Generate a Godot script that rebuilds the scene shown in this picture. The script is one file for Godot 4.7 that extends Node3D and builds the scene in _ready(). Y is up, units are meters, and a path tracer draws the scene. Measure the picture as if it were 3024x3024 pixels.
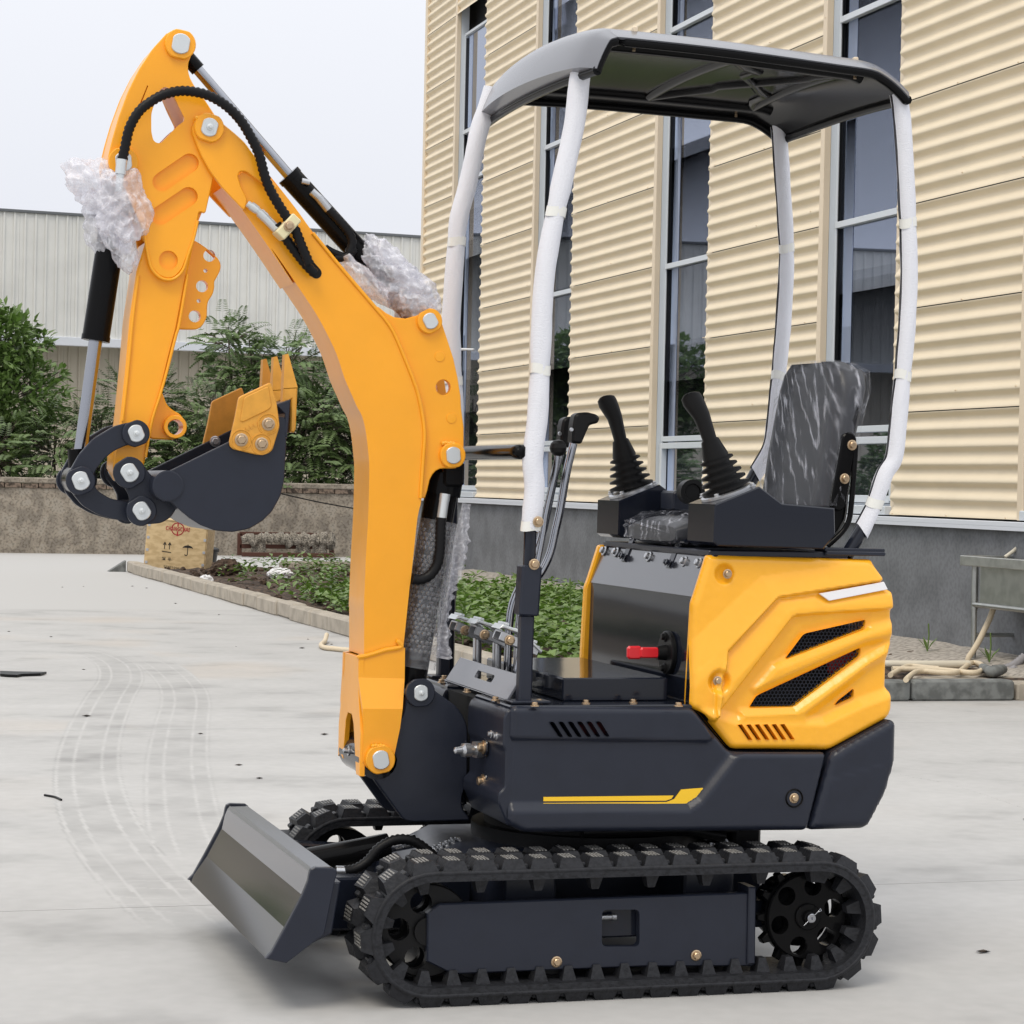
extends Node3D

# ---------------------------------------------------------------- geometry collector
class Geo:
	var v := PackedVector3Array()
	var n := PackedVector3Array()
	var uv := PackedVector2Array()
	var col := PackedColorArray()
	var xf := Transform3D()
	var c := Color(1, 1, 1)
	var soft := 0.78   # edges of an outline that turn less than this cosine are shaded round
	func put(A: Vector3, N: Vector3, U := Vector2.ZERO) -> void:
		v.append(A); n.append(N); uv.append(U); col.append(c)
	func tri(a: Vector3, b: Vector3, d: Vector3) -> void:
		var A := xf * a
		var B := xf * b
		var D := xf * d
		var g := (D - A).cross(B - A)
		if g.length_squared() < 1e-16:
			return
		g = g.normalized()
		put(A, g); put(B, g); put(D, g)
	func quad(a: Vector3, b: Vector3, d: Vector3, e: Vector3) -> void:
		tri(a, b, d); tri(a, d, e)
	func trin(a: Vector3, b: Vector3, d: Vector3, na: Vector3, nb: Vector3, nd: Vector3, ua := Vector2.ZERO, ub := Vector2.ZERO, ud := Vector2.ZERO) -> void:
		var A := xf * a
		var B := xf * b
		var D := xf * d
		var g := (D - A).cross(B - A)
		if g.length_squared() < 1e-18:
			return
		var NA := (xf.basis * na).normalized()
		var NB := (xf.basis * nb).normalized()
		var ND := (xf.basis * nd).normalized()
		if g.dot(NA + NB + ND) < 0.0:
			put(A, NA, ua); put(D, ND, ud); put(B, NB, ub)
		else:
			put(A, NA, ua); put(B, NB, ub); put(D, ND, ud)
	func quadn(a: Vector3, b: Vector3, d: Vector3, e: Vector3, na: Vector3, nb: Vector3, nd: Vector3, ne: Vector3) -> void:
		trin(a, b, d, na, nb, nd); trin(a, d, e, na, nd, ne)
	func mesh() -> ArrayMesh:
		var arr := []
		arr.resize(Mesh.ARRAY_MAX)
		arr[Mesh.ARRAY_VERTEX] = v
		arr[Mesh.ARRAY_NORMAL] = n
		arr[Mesh.ARRAY_TEX_UV] = uv
		arr[Mesh.ARRAY_COLOR] = col
		var m := ArrayMesh.new()
		if v.size() > 0:
			m.add_surface_from_arrays(Mesh.PRIMITIVE_TRIANGLES, arr)
		return m
	# polygon (x, y) pushed along z from z0 to z1; bev chamfers both rims
	func prism(poly: PackedVector2Array, z0: float, z1: float, bev := 0.0, holes := []) -> void:
		if z0 > z1:
			var t := z0
			z0 = z1
			z1 = t
		var P := Geo.ccw(poly)
		if Geometry2D.triangulate_polygon(P).is_empty():
			var fixed := Geometry2D.offset_polygon(P, 0.0004)
			if fixed.size() > 0:
				P = Geo.ccw(fixed[0])
		var q := P
		while bev > 0.0:
			q = Geo.inset(P, bev)
			if not Geometry2D.triangulate_polygon(q).is_empty():
				break
			bev *= 0.6
			if bev < 0.0004:
				bev = 0.0
				q = P
		cap(q, holes, z1, 1.0)
		cap(q, holes, z0, -1.0)
		var k := P.size()
		if bev > 0.0:
			for i in k:
				var j := (i + 1) % k
				quad(Vector3(q[i].x, q[i].y, z1), Vector3(P[i].x, P[i].y, z1 - bev), Vector3(P[j].x, P[j].y, z1 - bev), Vector3(q[j].x, q[j].y, z1))
				quad(Vector3(q[j].x, q[j].y, z0), Vector3(P[j].x, P[j].y, z0 + bev), Vector3(P[i].x, P[i].y, z0 + bev), Vector3(q[i].x, q[i].y, z0))
		wall(P, z0 + bev, z1 - bev)
		for h in holes:
			var H := Geo.ccw(h)
			H.reverse()
			wall(H, z0, z1)
	func wall(P: PackedVector2Array, z0: float, z1: float) -> void:
		var k := P.size()
		var en := PackedVector2Array()
		for i in k:
			var d := (P[(i + 1) % k] - P[i]).normalized()
			en.append(Vector2(d.y, -d.x))
		for i in k:
			var j := (i + 1) % k
			var e := en[i]
			var ni := e
			var nj := e
			var pr := en[(i + k - 1) % k]
			var nx := en[j]
			if pr.dot(e) > soft:
				ni = (pr + e).normalized()
			if nx.dot(e) > soft:
				nj = (nx + e).normalized()
			quadn(Vector3(P[i].x, P[i].y, z1), Vector3(P[i].x, P[i].y, z0), Vector3(P[j].x, P[j].y, z0), Vector3(P[j].x, P[j].y, z1),
				Vector3(ni.x, ni.y, 0), Vector3(ni.x, ni.y, 0), Vector3(nj.x, nj.y, 0), Vector3(nj.x, nj.y, 0))
	func cap(P: PackedVector2Array, holes: Array, z: float, s: float) -> void:
		var K := Geo.keyed(P, holes)
		if not Geometry2D.triangulate_polygon(K).is_empty():
			fill(K, z, s)
			return
		# cut the plate through every hole, so that no piece has one
		var polys := [P]
		for h in holes:
			var ctr := Vector2.ZERO
			for p in h:
				ctr += p / float(h.size())
			var next := []
			for q in polys:
				for side in [-1.0, 1.0]:
					var half := PackedVector2Array([ctr + Vector2(0, -50), ctr + Vector2(50 * side, -50), ctr + Vector2(50 * side, 50), ctr + Vector2(0, 50)])
					for piece in Geometry2D.intersect_polygons(q, half):
						for c in Geometry2D.clip_polygons(piece, h):
							if not Geometry2D.is_polygon_clockwise(c):
								next.append(c)
			polys = next
		for q in polys:
			fill(q, z, s)
	func fill(K: PackedVector2Array, z: float, s: float) -> void:
		var t := Geometry2D.triangulate_polygon(K)
		for i in range(0, t.size(), 3):
			var a := Vector3(K[t[i]].x, K[t[i]].y, z)
			var b := Vector3(K[t[i + 1]].x, K[t[i + 1]].y, z)
			var d := Vector3(K[t[i + 2]].x, K[t[i + 2]].y, z)
			trin(a, b, d, Vector3(0, 0, s), Vector3(0, 0, s), Vector3(0, 0, s))
	static func area(P: PackedVector2Array) -> float:
		var a := 0.0
		for i in P.size():
			a += P[i].cross(P[(i + 1) % P.size()])
		return a * 0.5
	static func ccw(P: PackedVector2Array) -> PackedVector2Array:
		var q := PackedVector2Array()
		for p in P:
			if q.is_empty() or p.distance_to(q[q.size() - 1]) > 1e-5:
				q.append(p)
		if q.size() > 1 and q[0].distance_to(q[q.size() - 1]) < 1e-5:
			q.remove_at(q.size() - 1)
		if area(q) < 0.0:
			q.reverse()
		return q
	static func inset(P: PackedVector2Array, d: float) -> PackedVector2Array:
		var q := PackedVector2Array()
		var k := P.size()
		for i in k:
			var a := (P[i] - P[(i + k - 1) % k]).normalized()
			var b := (P[(i + 1) % k] - P[i]).normalized()
			var na := Vector2(-a.y, a.x)
			var nb := Vector2(-b.y, b.x)
			var m := na + nb
			var l := m.length()
			m = na if l < 0.2 else m / l
			q.append(P[i] + m * minf(d / maxf(m.dot(na), 0.4), d * 2.0))
		return q
	static func keyed(P: PackedVector2Array, holes: Array) -> PackedVector2Array:
		var out := P.duplicate()
		var rest := []
		for h in holes:
			var H := ccw(h)
			H.reverse()
			rest.append(H)
		while rest.size() > 0:
			var best := 1e9
			var bi := 0
			var bj := 0
			var bh := 0
			for q in rest.size():
				for j in rest[q].size():
					for i in out.size():
						var d: float = out[i].distance_squared_to(rest[q][j])
						if d < best:
							best = d
							bi = i
							bj = j
							bh = q
			var H: PackedVector2Array = rest[bh]
			rest.remove_at(bh)
			var dir := (H[bj] - out[bi]).normalized()
			var off := Vector2(-dir.y, dir.x) * 2e-5
			var res := PackedVector2Array()
			for i in bi:
				res.append(out[i])
			res.append(out[bi] + off)
			res.append(H[bj] + off)
			for k in range(1, H.size()):
				res.append(H[(bj + k) % H.size()])
			res.append(H[bj] - off)
			res.append(out[bi] - off)
			for i in range(bi + 1, out.size()):
				res.append(out[i])
			var alt := PackedVector2Array()
			if Geometry2D.triangulate_polygon(res).is_empty():
				for i in res.size():
					alt.append(res[i])
				alt[bi] = out[bi] - off
				alt[bi + 1] = H[bj] - off
				alt[bi + H.size() + 1] = H[bj] + off
				alt[bi + H.size() + 2] = out[bi] + off
				if not Geometry2D.triangulate_polygon(alt).is_empty():
					res = alt
			out = res
		return out
	func box(ctr: Vector3, s: Vector3, b := 0.0) -> void:
		var x := s.x * 0.5
		var y := s.y * 0.5
		var keep := xf
		xf = xf * Transform3D(Basis(), ctr)
		var P: PackedVector2Array
		if b > 0.0:
			P = PackedVector2Array([Vector2(-x + b, -y), Vector2(x - b, -y), Vector2(x, -y + b), Vector2(x, y - b), Vector2(x - b, y), Vector2(-x + b, y), Vector2(-x, y - b), Vector2(-x, -y + b)])
		else:
			P = PackedVector2Array([Vector2(-x, -y), Vector2(x, -y), Vector2(x, y), Vector2(-x, y)])
		prism(P, -s.z * 0.5, s.z * 0.5, b * 0.7)
		xf = keep
	# straight bar of rectangular section from a to b
	func bar(a: Vector3, b: Vector3, w: float, h: float, bev := 0.0, up := Vector3.UP) -> void:
		var keep := xf
		var z := (b - a).normalized()
		var x := up.cross(z)
		if x.length() < 0.01:
			x = Vector3.RIGHT
		x = x.normalized()
		var y := z.cross(x)
		xf = xf * Transform3D(Basis(x, y, z), (a + b) * 0.5)
		box(Vector3.ZERO, Vector3(w, h, a.distance_to(b)), bev)
		xf = keep
	func tube(pts: PackedVector3Array, r, seg := 12, caps := true) -> void:
		var k := pts.size()
		var rings := []
		var nrm := []
		var up := Vector3.UP
		var t0 := (pts[1] - pts[0]).normalized()
		if absf(t0.dot(up)) > 0.9:
			up = Vector3.RIGHT
		var x := up.cross(t0).normalized()
		for i in k:
			var t: Vector3
			if i == 0:
				t = (pts[1] - pts[0]).normalized()
			elif i == k - 1:
				t = (pts[k - 1] - pts[k - 2]).normalized()
			else:
				t = ((pts[i + 1] - pts[i]).normalized() + (pts[i] - pts[i - 1]).normalized()).normalized()
			x = (x - t * x.dot(t)).normalized()
			var y := t.cross(x)
			var rr: float = r if (r is float or r is int) else r[i]
			var ring := PackedVector3Array()
			var nn := PackedVector3Array()
			for j in seg:
				var a := TAU * j / seg
				var d := x * cos(a) + y * sin(a)
				ring.append(pts[i] + d * rr)
				nn.append(d)
			rings.append(ring)
			nrm.append(nn)
		for i in k - 1:
			for j in seg:
				var m := (j + 1) % seg
				quadn(rings[i][j], rings[i][m], rings[i + 1][m], rings[i + 1][j], nrm[i][j], nrm[i][m], nrm[i + 1][m], nrm[i + 1][j])
		if caps:
			for e in [0, k - 1]:
				for j in range(1, seg - 1):
					tri(rings[e][0], rings[e][j], rings[e][j + 1])
	# profile of (along, radius) turned about the axis o + d*along
	func lathe(o: Vector3, d: Vector3, prof: Array, seg := 20) -> void:
		d = d.normalized()
		var up := Vector3.UP if absf(d.y) < 0.9 else Vector3.RIGHT
		var x := up.cross(d).normalized()
		var y := d.cross(x)
		for i in prof.size() - 1:
			var p: Vector2 = prof[i]
			var q: Vector2 = prof[i + 1]
			var dd := (q - p)
			if dd.length() < 1e-6:
				continue
			dd = dd.normalized()
			for j in seg:
				var a := TAU * j / seg
				var b := TAU * (j + 1) / seg
				var ra := x * cos(a) + y * sin(a)
				var rb := x * cos(b) + y * sin(b)
				var na := ra * dd.x - d * dd.y
				var nb := rb * dd.x - d * dd.y
				quadn(o + d * p.x + ra * p.y, o + d * p.x + rb * p.y, o + d * q.x + rb * q.y, o + d * q.x + ra * q.y, na, nb, nb, na)
	func bolt(o: Vector3, d: Vector3, r: float) -> void:
		lathe(o, d, [Vector2(0, r * 1.45), Vector2(r * 0.3, r * 1.45), Vector2(r * 0.42, r * 1.2), Vector2(r * 0.42, 0)], 12)
		lathe(o, d, [Vector2(r * 0.4, r), Vector2(r * 1.1, r), Vector2(r * 1.3, r * 0.8), Vector2(r * 1.3, 0)], 6)
	# closed grid of points (rows x cols), smooth
	func sheet(rows: Array, closed := false, flat := false) -> void:
		var R := rows.size()
		var K: int = rows[0].size()
		var N := []
		for i in R:
			var nn := PackedVector3Array()
			for j in K:
				var a: Vector3 = rows[maxi(i - 1, 0)][j]
				var b: Vector3 = rows[mini(i + 1, R - 1)][j]
				var cc: Vector3 = rows[i][(j + K - 1) % K] if closed else rows[i][maxi(j - 1, 0)]
				var d: Vector3 = rows[i][(j + 1) % K] if closed else rows[i][mini(j + 1, K - 1)]
				var g := (b - a).cross(d - cc)
				nn.append(g.normalized() if g.length() > 1e-12 else Vector3.UP)
			N.append(nn)
		for i in R - 1:
			for j in (K if closed else K - 1):
				var m := (j + 1) % K
				if flat:
					quad(rows[i][j], rows[i][m], rows[i + 1][m], rows[i + 1][j])
				else:
					quadn(rows[i][j], rows[i][m], rows[i + 1][m], rows[i + 1][j], N[i][j], N[i][m], N[i + 1][m], N[i + 1][j])


func p2(a: Array) -> PackedVector2Array:
	var o := PackedVector2Array()
	for i in range(0, a.size(), 2):
		o.append(Vector2(a[i], a[i + 1]))
	return o

func p3(a: Array) -> PackedVector3Array:
	var o := PackedVector3Array()
	for i in range(0, a.size(), 3):
		o.append(Vector3(a[i], a[i + 1], a[i + 2]))
	return o

# two alike plates, one on each side of the middle plane
func twin(called: String, P: PackedVector2Array, z0: float, z1: float, bev: float, m: Material, parent: Node3D, holes := []) -> MeshInstance3D:
	var g := Geo.new()
	g.prism(P, z0, z1, bev, holes)
	var first := obj(called, g, m, parent)
	g = Geo.new()
	g.prism(P, -z1, -z0, bev, holes)
	obj(called, g, m, parent)
	return first

# rounds every corner of a polygon
func rnd(P: PackedVector2Array, r: float, k := 4) -> PackedVector2Array:
	var o := PackedVector2Array()
	var m := P.size()
	for i in m:
		var a := P[(i + m - 1) % m]
		var b := P[i]
		var d := P[(i + 1) % m]
		var u := (a - b)
		var w := (d - b)
		var t := minf(r, minf(u.length(), w.length()) * 0.45)
		var s := b + u.normalized() * t
		var e := b + w.normalized() * t
		for j in k + 1:
			var f := float(j) / k
			o.append(s.lerp(b, f).lerp(b.lerp(e, f), f))
	return o

func smooth2(P: PackedVector2Array, sub := 4) -> PackedVector2Array:
	var o := PackedVector2Array()
	var m := P.size()
	for i in m:
		for j in sub:
			o.append(P[i].cubic_interpolate(P[(i + 1) % m], P[(i + m - 1) % m], P[(i + 2) % m], float(j) / sub))
	return o

func curve3(P: PackedVector3Array, sub := 6) -> PackedVector3Array:
	var o := PackedVector3Array()
	var m := P.size()
	for i in m - 1:
		for j in sub:
			o.append(P[i].cubic_interpolate(P[i + 1], P[maxi(i - 1, 0)], P[mini(i + 2, m - 1)], float(j) / sub))
	o.append(P[m - 1])
	return o

func smooth_line(P: PackedVector2Array, sub := 3) -> PackedVector2Array:
	var o := PackedVector2Array()
	var m := P.size()
	for i in m - 1:
		for j in sub:
			o.append(P[i].cubic_interpolate(P[i + 1], P[maxi(i - 1, 0)], P[mini(i + 2, m - 1)], float(j) / sub))
	o.append(P[m - 1])
	return o

func circle(ctr: Vector2, r: float, k := 20) -> PackedVector2Array:
	var o := PackedVector2Array()
	for i in k:
		o.append(ctr + Vector2.from_angle(TAU * i / k) * r)
	return o

func stadium(a: Vector2, b: Vector2, r: float, k := 8) -> PackedVector2Array:
	var o := PackedVector2Array()
	var t := (b - a).angle()
	for i in k + 1:
		o.append(b + Vector2.from_angle(t - PI / 2 + PI * i / k) * r)
	for i in k + 1:
		o.append(a + Vector2.from_angle(t + PI / 2 + PI * i / k) * r)
	return o

# ---------------------------------------------------------------- naming
var taken := {}

func numbered(called: String) -> String:
	var k: int = taken.get(called, 0)
	taken[called] = k + 1
	return called if k == 0 else "%s_%03d" % [called, k]

func obj(called: String, g, m: Material, parent: Node3D = null, label := "") -> MeshInstance3D:
	var o := MeshInstance3D.new()
	o.mesh = g.mesh() if g is Geo else g
	o.material_override = m
	if parent == null:
		o.name = numbered(called)
		add_child(o)
	else:
		o.name = called
		parent.add_child(o, true)
	if label:
		o.set_meta("label", label)
	return o

func thing(called: String, label: String, category: String, at := Vector3.ZERO, group := "") -> Node3D:
	var o := Node3D.new()
	o.name = numbered(called)
	o.position = at
	add_child(o)
	tag(o, label, category, group)
	return o

func tag(o: Node, label: String, category: String, group := "") -> void:
	o.set_meta("label", label)
	o.set_meta("category", category)
	if group:
		o.set_meta("group", group)

func struct(called: String, g, m: Material, label := "") -> MeshInstance3D:
	var o := obj(called, g, m)
	o.set_meta("kind", "structure")
	if label:
		o.set_meta("label", label)
	return o

func stuff(o: Node) -> Node:
	o.set_meta("kind", "stuff")
	return o

# ---------------------------------------------------------------- materials
var M := {}
var tex := {}

func noise_tex(seed_: int, freq: float, oct := 4, size := 256, ramp: Gradient = null, normal := false, strength := 4.0, type := FastNoiseLite.TYPE_SIMPLEX_SMOOTH) -> NoiseTexture2D:
	var f := FastNoiseLite.new()
	f.seed = seed_
	f.noise_type = type
	f.frequency = freq
	f.fractal_octaves = oct
	var t := NoiseTexture2D.new()
	t.width = size
	t.height = size
	t.seamless = true
	t.noise = f
	if ramp:
		t.color_ramp = ramp
	t.as_normal_map = normal
	t.bump_strength = strength
	return t

func ramp(cols: Array, offs: Array) -> Gradient:
	var g := Gradient.new()
	g.offsets = PackedFloat32Array(offs)
	g.colors = PackedColorArray(cols)
	return g

func lin(r: float, g: float, b: float) -> Color:
	return Color(r, g, b).linear_to_srgb()

func mat(key: String, c: Color, rough: float, metal := 0.0, spec := 0.5) -> StandardMaterial3D:
	var m := StandardMaterial3D.new()
	m.albedo_color = c
	m.roughness = rough
	m.metallic = metal
	m.metallic_specular = spec
	m.resource_name = key
	M[key] = m
	return m

func mottle(m: StandardMaterial3D, seed_: int, scale: float, lo: float, hi: float, freq := 0.02) -> void:
	m.albedo_texture = noise_tex(seed_, freq, 5, 512, ramp([Color(lo, lo, lo), Color(hi, hi, hi)], [0.25, 0.75]))
	m.uv1_triplanar = true
	m.uv1_world_triplanar = true
	m.uv1_scale = Vector3.ONE * scale

func materials() -> void:
	var peel := noise_tex(5, 0.05, 3, 256, null, true, 1.2)
	var grain := noise_tex(6, 0.12, 3, 256, null, true, 3.0)
	var y := mat("yellow_paint", lin(0.97, 0.405, 0.014), 0.28, 0.0, 0.5)
	mottle(y, 61, 0.6, 0.985, 1.0)
	y.normal_enabled = true
	y.normal_texture = peel
	y.normal_scale = 0.12
	var yp := mat("yellow_plastic", lin(0.97, 0.455, 0.02), 0.24, 0.0, 0.55)
	mottle(yp, 62, 1.0, 0.99, 1.0)
	yp.normal_enabled = true
	yp.normal_texture = grain
	yp.normal_scale = 0.07
	mat("weld_yellow", lin(0.95, 0.40, 0.014), 0.3)
	var yt := mat("tooth_yellow", lin(0.74, 0.35, 0.045), 0.42, 0.15)
	mottle(yt, 63, 3.0, 0.95, 1.0)
	var nv := mat("navy_paint", lin(0.016, 0.0195, 0.032), 0.32, 0.0, 0.42)
	mottle(nv, 64, 1.2, 0.97, 1.03)
	nv.normal_enabled = true
	nv.normal_texture = peel
	nv.normal_scale = 0.1
	var ng := mat("navy_gloss", lin(0.011, 0.0135, 0.022), 0.1, 0.0, 0.42)
	var nl := mat("navy_sky_sheen", lin(0.03, 0.032, 0.042), 0.2, 0.0, 0.9)  # lighter, glossier navy: sky sheen of the sloping bulkhead half put into the colour
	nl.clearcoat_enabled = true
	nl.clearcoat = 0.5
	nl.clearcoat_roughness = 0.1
	ng.normal_enabled = true
	ng.normal_texture = noise_tex(7, 0.01, 2, 256, null, true, 1.5)
	ng.normal_scale = 0.05
	ng.uv1_triplanar = true
	ng.uv1_world_triplanar = true
	var bl := mat("blade_paint", lin(0.24, 0.245, 0.27), 0.07, 0.9, 0.6)
	var rg := mat("roof_grey", lin(0.14, 0.145, 0.165), 0.2, 0.0, 0.9)
	rg.rim_enabled = false
	mat("grey_gloss", lin(0.15, 0.153, 0.175), 0.16, 0.0, 1.0)
	mat("reflection_strip", lin(0.36, 0.44, 0.62), 0.15, 0.2)  # pale blue of the reflected jamb, laid on the panes as colour
	mat("black_gloss", lin(0.006, 0.006, 0.0065), 0.16, 0.0, 0.22)
	mat("black_plastic", lin(0.008, 0.008, 0.0085), 0.4, 0.0, 0.3)
	mat("black_void", lin(0.004, 0.004, 0.004), 0.9)
	var rb := mat("rubber", lin(0.021, 0.022, 0.026), 0.5, 0.0, 0.35)
	mottle(rb, 65, 3.0, 0.8, 1.2, 0.03)
	rb.normal_enabled = true
	rb.normal_texture = grain
	rb.normal_scale = 0.3
	var rw := mat("rubber_worn", lin(0.42, 0.41, 0.39), 0.75)
	mottle(rw, 66, 12.0, 0.35, 1.2, 0.03)
	mat("hose", lin(0.008, 0.008, 0.009), 0.42, 0.0, 0.3)
	mat("zinc", lin(0.5, 0.51, 0.53), 0.3, 0.85)
	mat("zinc_bright", lin(0.66, 0.69, 0.7), 0.35, 0.6)
	mat("chrome", lin(0.6, 0.6, 0.62), 0.1, 1.0)
	mat("steel_rod", lin(0.36, 0.37, 0.4), 0.16, 1.0)
	mat("brass_bolt", lin(0.5, 0.37, 0.24), 0.32, 0.9)
	var fo := mat("foam", lin(0.74, 0.75, 0.8), 0.95, 0.0, 0.2)
	fo.rim_enabled = true
	fo.rim = 0.3
	fo.rim_tint = 0.5
	fo.normal_enabled = true
	fo.normal_texture = grain
	fo.normal_scale = 0.6
	fo.uv1_triplanar = true
	fo.uv1_world_triplanar = true
	fo.uv1_scale = Vector3.ONE * 7.0
	mat("tape", lin(0.78, 0.78, 0.74), 0.25)
	mat("cream_plastic", lin(0.75, 0.68, 0.42), 0.45)
	mat("decal_white", lin(0.85, 0.84, 0.86), 0.3)
	mat("decal_yellow", lin(0.9, 0.55, 0.02), 0.25)
	mat("red_plastic", lin(0.75, 0.02, 0.03), 0.3)
	mat("red_part", lin(0.3, 0.01, 0.01), 0.5)
	var vy := mat("vinyl", lin(0.018, 0.02, 0.026), 0.45)
	vy.normal_enabled = true
	vy.normal_texture = grain
	vy.normal_scale = 0.3
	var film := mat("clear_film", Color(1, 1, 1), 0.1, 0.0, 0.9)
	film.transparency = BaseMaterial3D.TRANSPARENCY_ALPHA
	var fnz := noise_tex(91, 0.011, 3, 512, ramp([Color(0.8, 0.81, 0.85, 0.03), Color(0.8, 0.81, 0.85, 0.05), Color(0.9, 0.9, 0.94, 0.7)], [0.0, 0.72, 0.97]))  # pale streaks are painted highlights of the creased film
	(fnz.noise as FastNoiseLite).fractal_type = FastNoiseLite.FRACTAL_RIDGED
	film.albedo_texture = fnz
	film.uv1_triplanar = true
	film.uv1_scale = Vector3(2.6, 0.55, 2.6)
	var wrap := mat("bubble_film", Color(1, 1, 1), 0.22, 0.0, 0.9)
	wrap.transparency = BaseMaterial3D.TRANSPARENCY_ALPHA
	var wnz := noise_tex(93, 0.016, 4, 512, ramp([Color(0.92, 0.92, 0.95, 0.3), Color(0.93, 0.93, 0.96, 0.45), Color(0.98, 0.98, 1.0, 0.9)], [0.0, 0.6, 0.95]))
	(wnz.noise as FastNoiseLite).fractal_type = FastNoiseLite.FRACTAL_RIDGED
	wrap.albedo_texture = wnz
	wrap.uv1_triplanar = true
	wrap.uv1_scale = Vector3(3.5, 3.5, 3.5)
	wrap.backlight_enabled = true
	wrap.backlight = Color(0.5, 0.5, 0.52)
	var wrap2 := mat("bubble_film_tight", lin(0.8, 0.81, 0.86), 0.16, 0.0, 0.9)
	wrap2.transparency = BaseMaterial3D.TRANSPARENCY_ALPHA
	wrap2.albedo_color.a = 0.09
	# setting
	var sd := mat("siding_cream", lin(0.8, 0.69, 0.515), 0.5, 0.0, 0.3)
	mottle(sd, 70, 0.2, 0.975, 1.0)
	mat("trim_cream", lin(0.74, 0.62, 0.46), 0.5)
	mat("frame_white", lin(0.62, 0.66, 0.7), 0.35)
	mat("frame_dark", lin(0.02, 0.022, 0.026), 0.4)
	var gl := mat("window_glass", lin(0.285, 0.325, 0.42), 0.015, 0.95, 0.5)
	gl.normal_enabled = true
	gl.normal_texture = noise_tex(77, 0.004, 1, 128, null, true, 0.6)
	gl.normal_scale = 0.02
	gl.uv1_triplanar = true
	gl.uv1_world_triplanar = true
	gl.uv1_scale = Vector3.ONE * 0.4
	var pl := mat("plinth_grey", lin(0.185, 0.193, 0.205), 0.85)
	mottle(pl, 71, 0.35, 0.9, 1.03, 0.012)
	pl.detail_enabled = true
	pl.detail_blend_mode = BaseMaterial3D.BLEND_MODE_MUL
	pl.detail_albedo = noise_tex(72, 0.06, 5, 512, ramp([Color(0.92, 0.92, 0.92), Color(1, 1, 1)], [0.3, 0.6]))
	pl.uv2_triplanar = true
	pl.uv2_world_triplanar = true
	pl.uv2_scale = Vector3(0.8, 0.8, 0.8)
	pl.detail_uv_layer = BaseMaterial3D.DETAIL_UV_2
	mat("drip_white", lin(0.66, 0.69, 0.74), 0.45)
	var sh := mat("shed_white", lin(0.72, 0.72, 0.69), 0.55)
	mottle(sh, 73, 0.12, 0.96, 1.0)
	mat("shed_beige", lin(0.5, 0.45, 0.36), 0.6)
	mat("shed_roof", lin(0.12, 0.13, 0.14), 0.5)
	var gw := mat("old_plaster", lin(0.34, 0.305, 0.255), 0.95)
	gw.albedo_texture = noise_tex(74, 0.012, 6, 512, ramp([Color(0.84, 0.835, 0.83), Color(0.95, 0.94, 0.93), Color(1.04, 1.03, 1.02)], [0.28, 0.5, 0.75]))
	gw.uv1_triplanar = true
	gw.uv1_world_triplanar = true
	gw.uv1_scale = Vector3.ONE * 0.55
	gw.detail_enabled = true
	gw.detail_blend_mode = BaseMaterial3D.BLEND_MODE_MUL
	gw.detail_albedo = noise_tex(75, 0.05, 5, 512, ramp([Color(0.82, 0.81, 0.8), Color(1, 1, 1)], [0.28, 0.5]))
	gw.uv2_triplanar = true
	gw.uv2_world_triplanar = true
	gw.uv2_scale = Vector3.ONE * 0.8
	gw.detail_uv_layer = BaseMaterial3D.DETAIL_UV_2
	var cap := mat("wall_cap", lin(0.2, 0.15, 0.115), 0.95)
	mottle(cap, 76, 1.2, 0.5, 1.2)
	var soil := mat("soil", lin(0.095, 0.062, 0.042), 1.0)
	mottle(soil, 78, 0.9, 0.45, 1.3, 0.03)
	var sand := mat("sand", lin(0.42, 0.38, 0.33), 1.0)
	mottle(sand, 79, 1.2, 0.75, 1.1, 0.03)
	var kb := mat("kerb_concrete", lin(0.42, 0.375, 0.31), 0.9)
	mottle(kb, 80, 0.5, 0.88, 1.03, 0.02)
	var kg := mat("kerb_grey", lin(0.2, 0.21, 0.205), 0.9)
	mottle(kg, 81, 0.9, 0.78, 1.08, 0.02)
	var ply := mat("plywood", lin(0.66, 0.5, 0.28), 0.75)
	ply.albedo_texture = noise_tex(82, 0.02, 5, 512, ramp([Color(0.9, 0.88, 0.85), Color(1, 1, 1)], [0.3, 0.65]))
	ply.uv1_triplanar = true
	ply.uv1_world_triplanar = true
	ply.uv1_scale = Vector3(0.8, 1.6, 0.8)
	mat("ink_black", lin(0.02, 0.018, 0.015), 0.8)
	mat("ink_red", lin(0.4, 0.03, 0.04), 0.8)
	mat("pallet_wood", lin(0.13, 0.06, 0.035), 0.9)
	mat("rust", lin(0.075, 0.03, 0.02), 0.9)
	var rag := mat("rag", lin(0.4, 0.36, 0.3), 1.0)
	mottle(rag, 83, 2.5, 0.45, 1.1, 0.03)
	var ss := mat("stainless", lin(0.46, 0.47, 0.45), 0.36, 0.85)
	mottle(ss, 84, 0.5, 0.92, 1.02, 0.03)
	mat("layflat_hose", lin(0.64, 0.54, 0.39), 0.7)
	mat("pvc_pipe", lin(0.66, 0.61, 0.5), 0.5)
	mat("rock", lin(0.3, 0.29, 0.3), 0.9)
	mat("plastic_bag", lin(0.75, 0.75, 0.76), 0.4)
	mat("bark", lin(0.09, 0.07, 0.055), 0.95)
	mat("joint_dirt", lin(0.05, 0.045, 0.04), 1.0)
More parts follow.
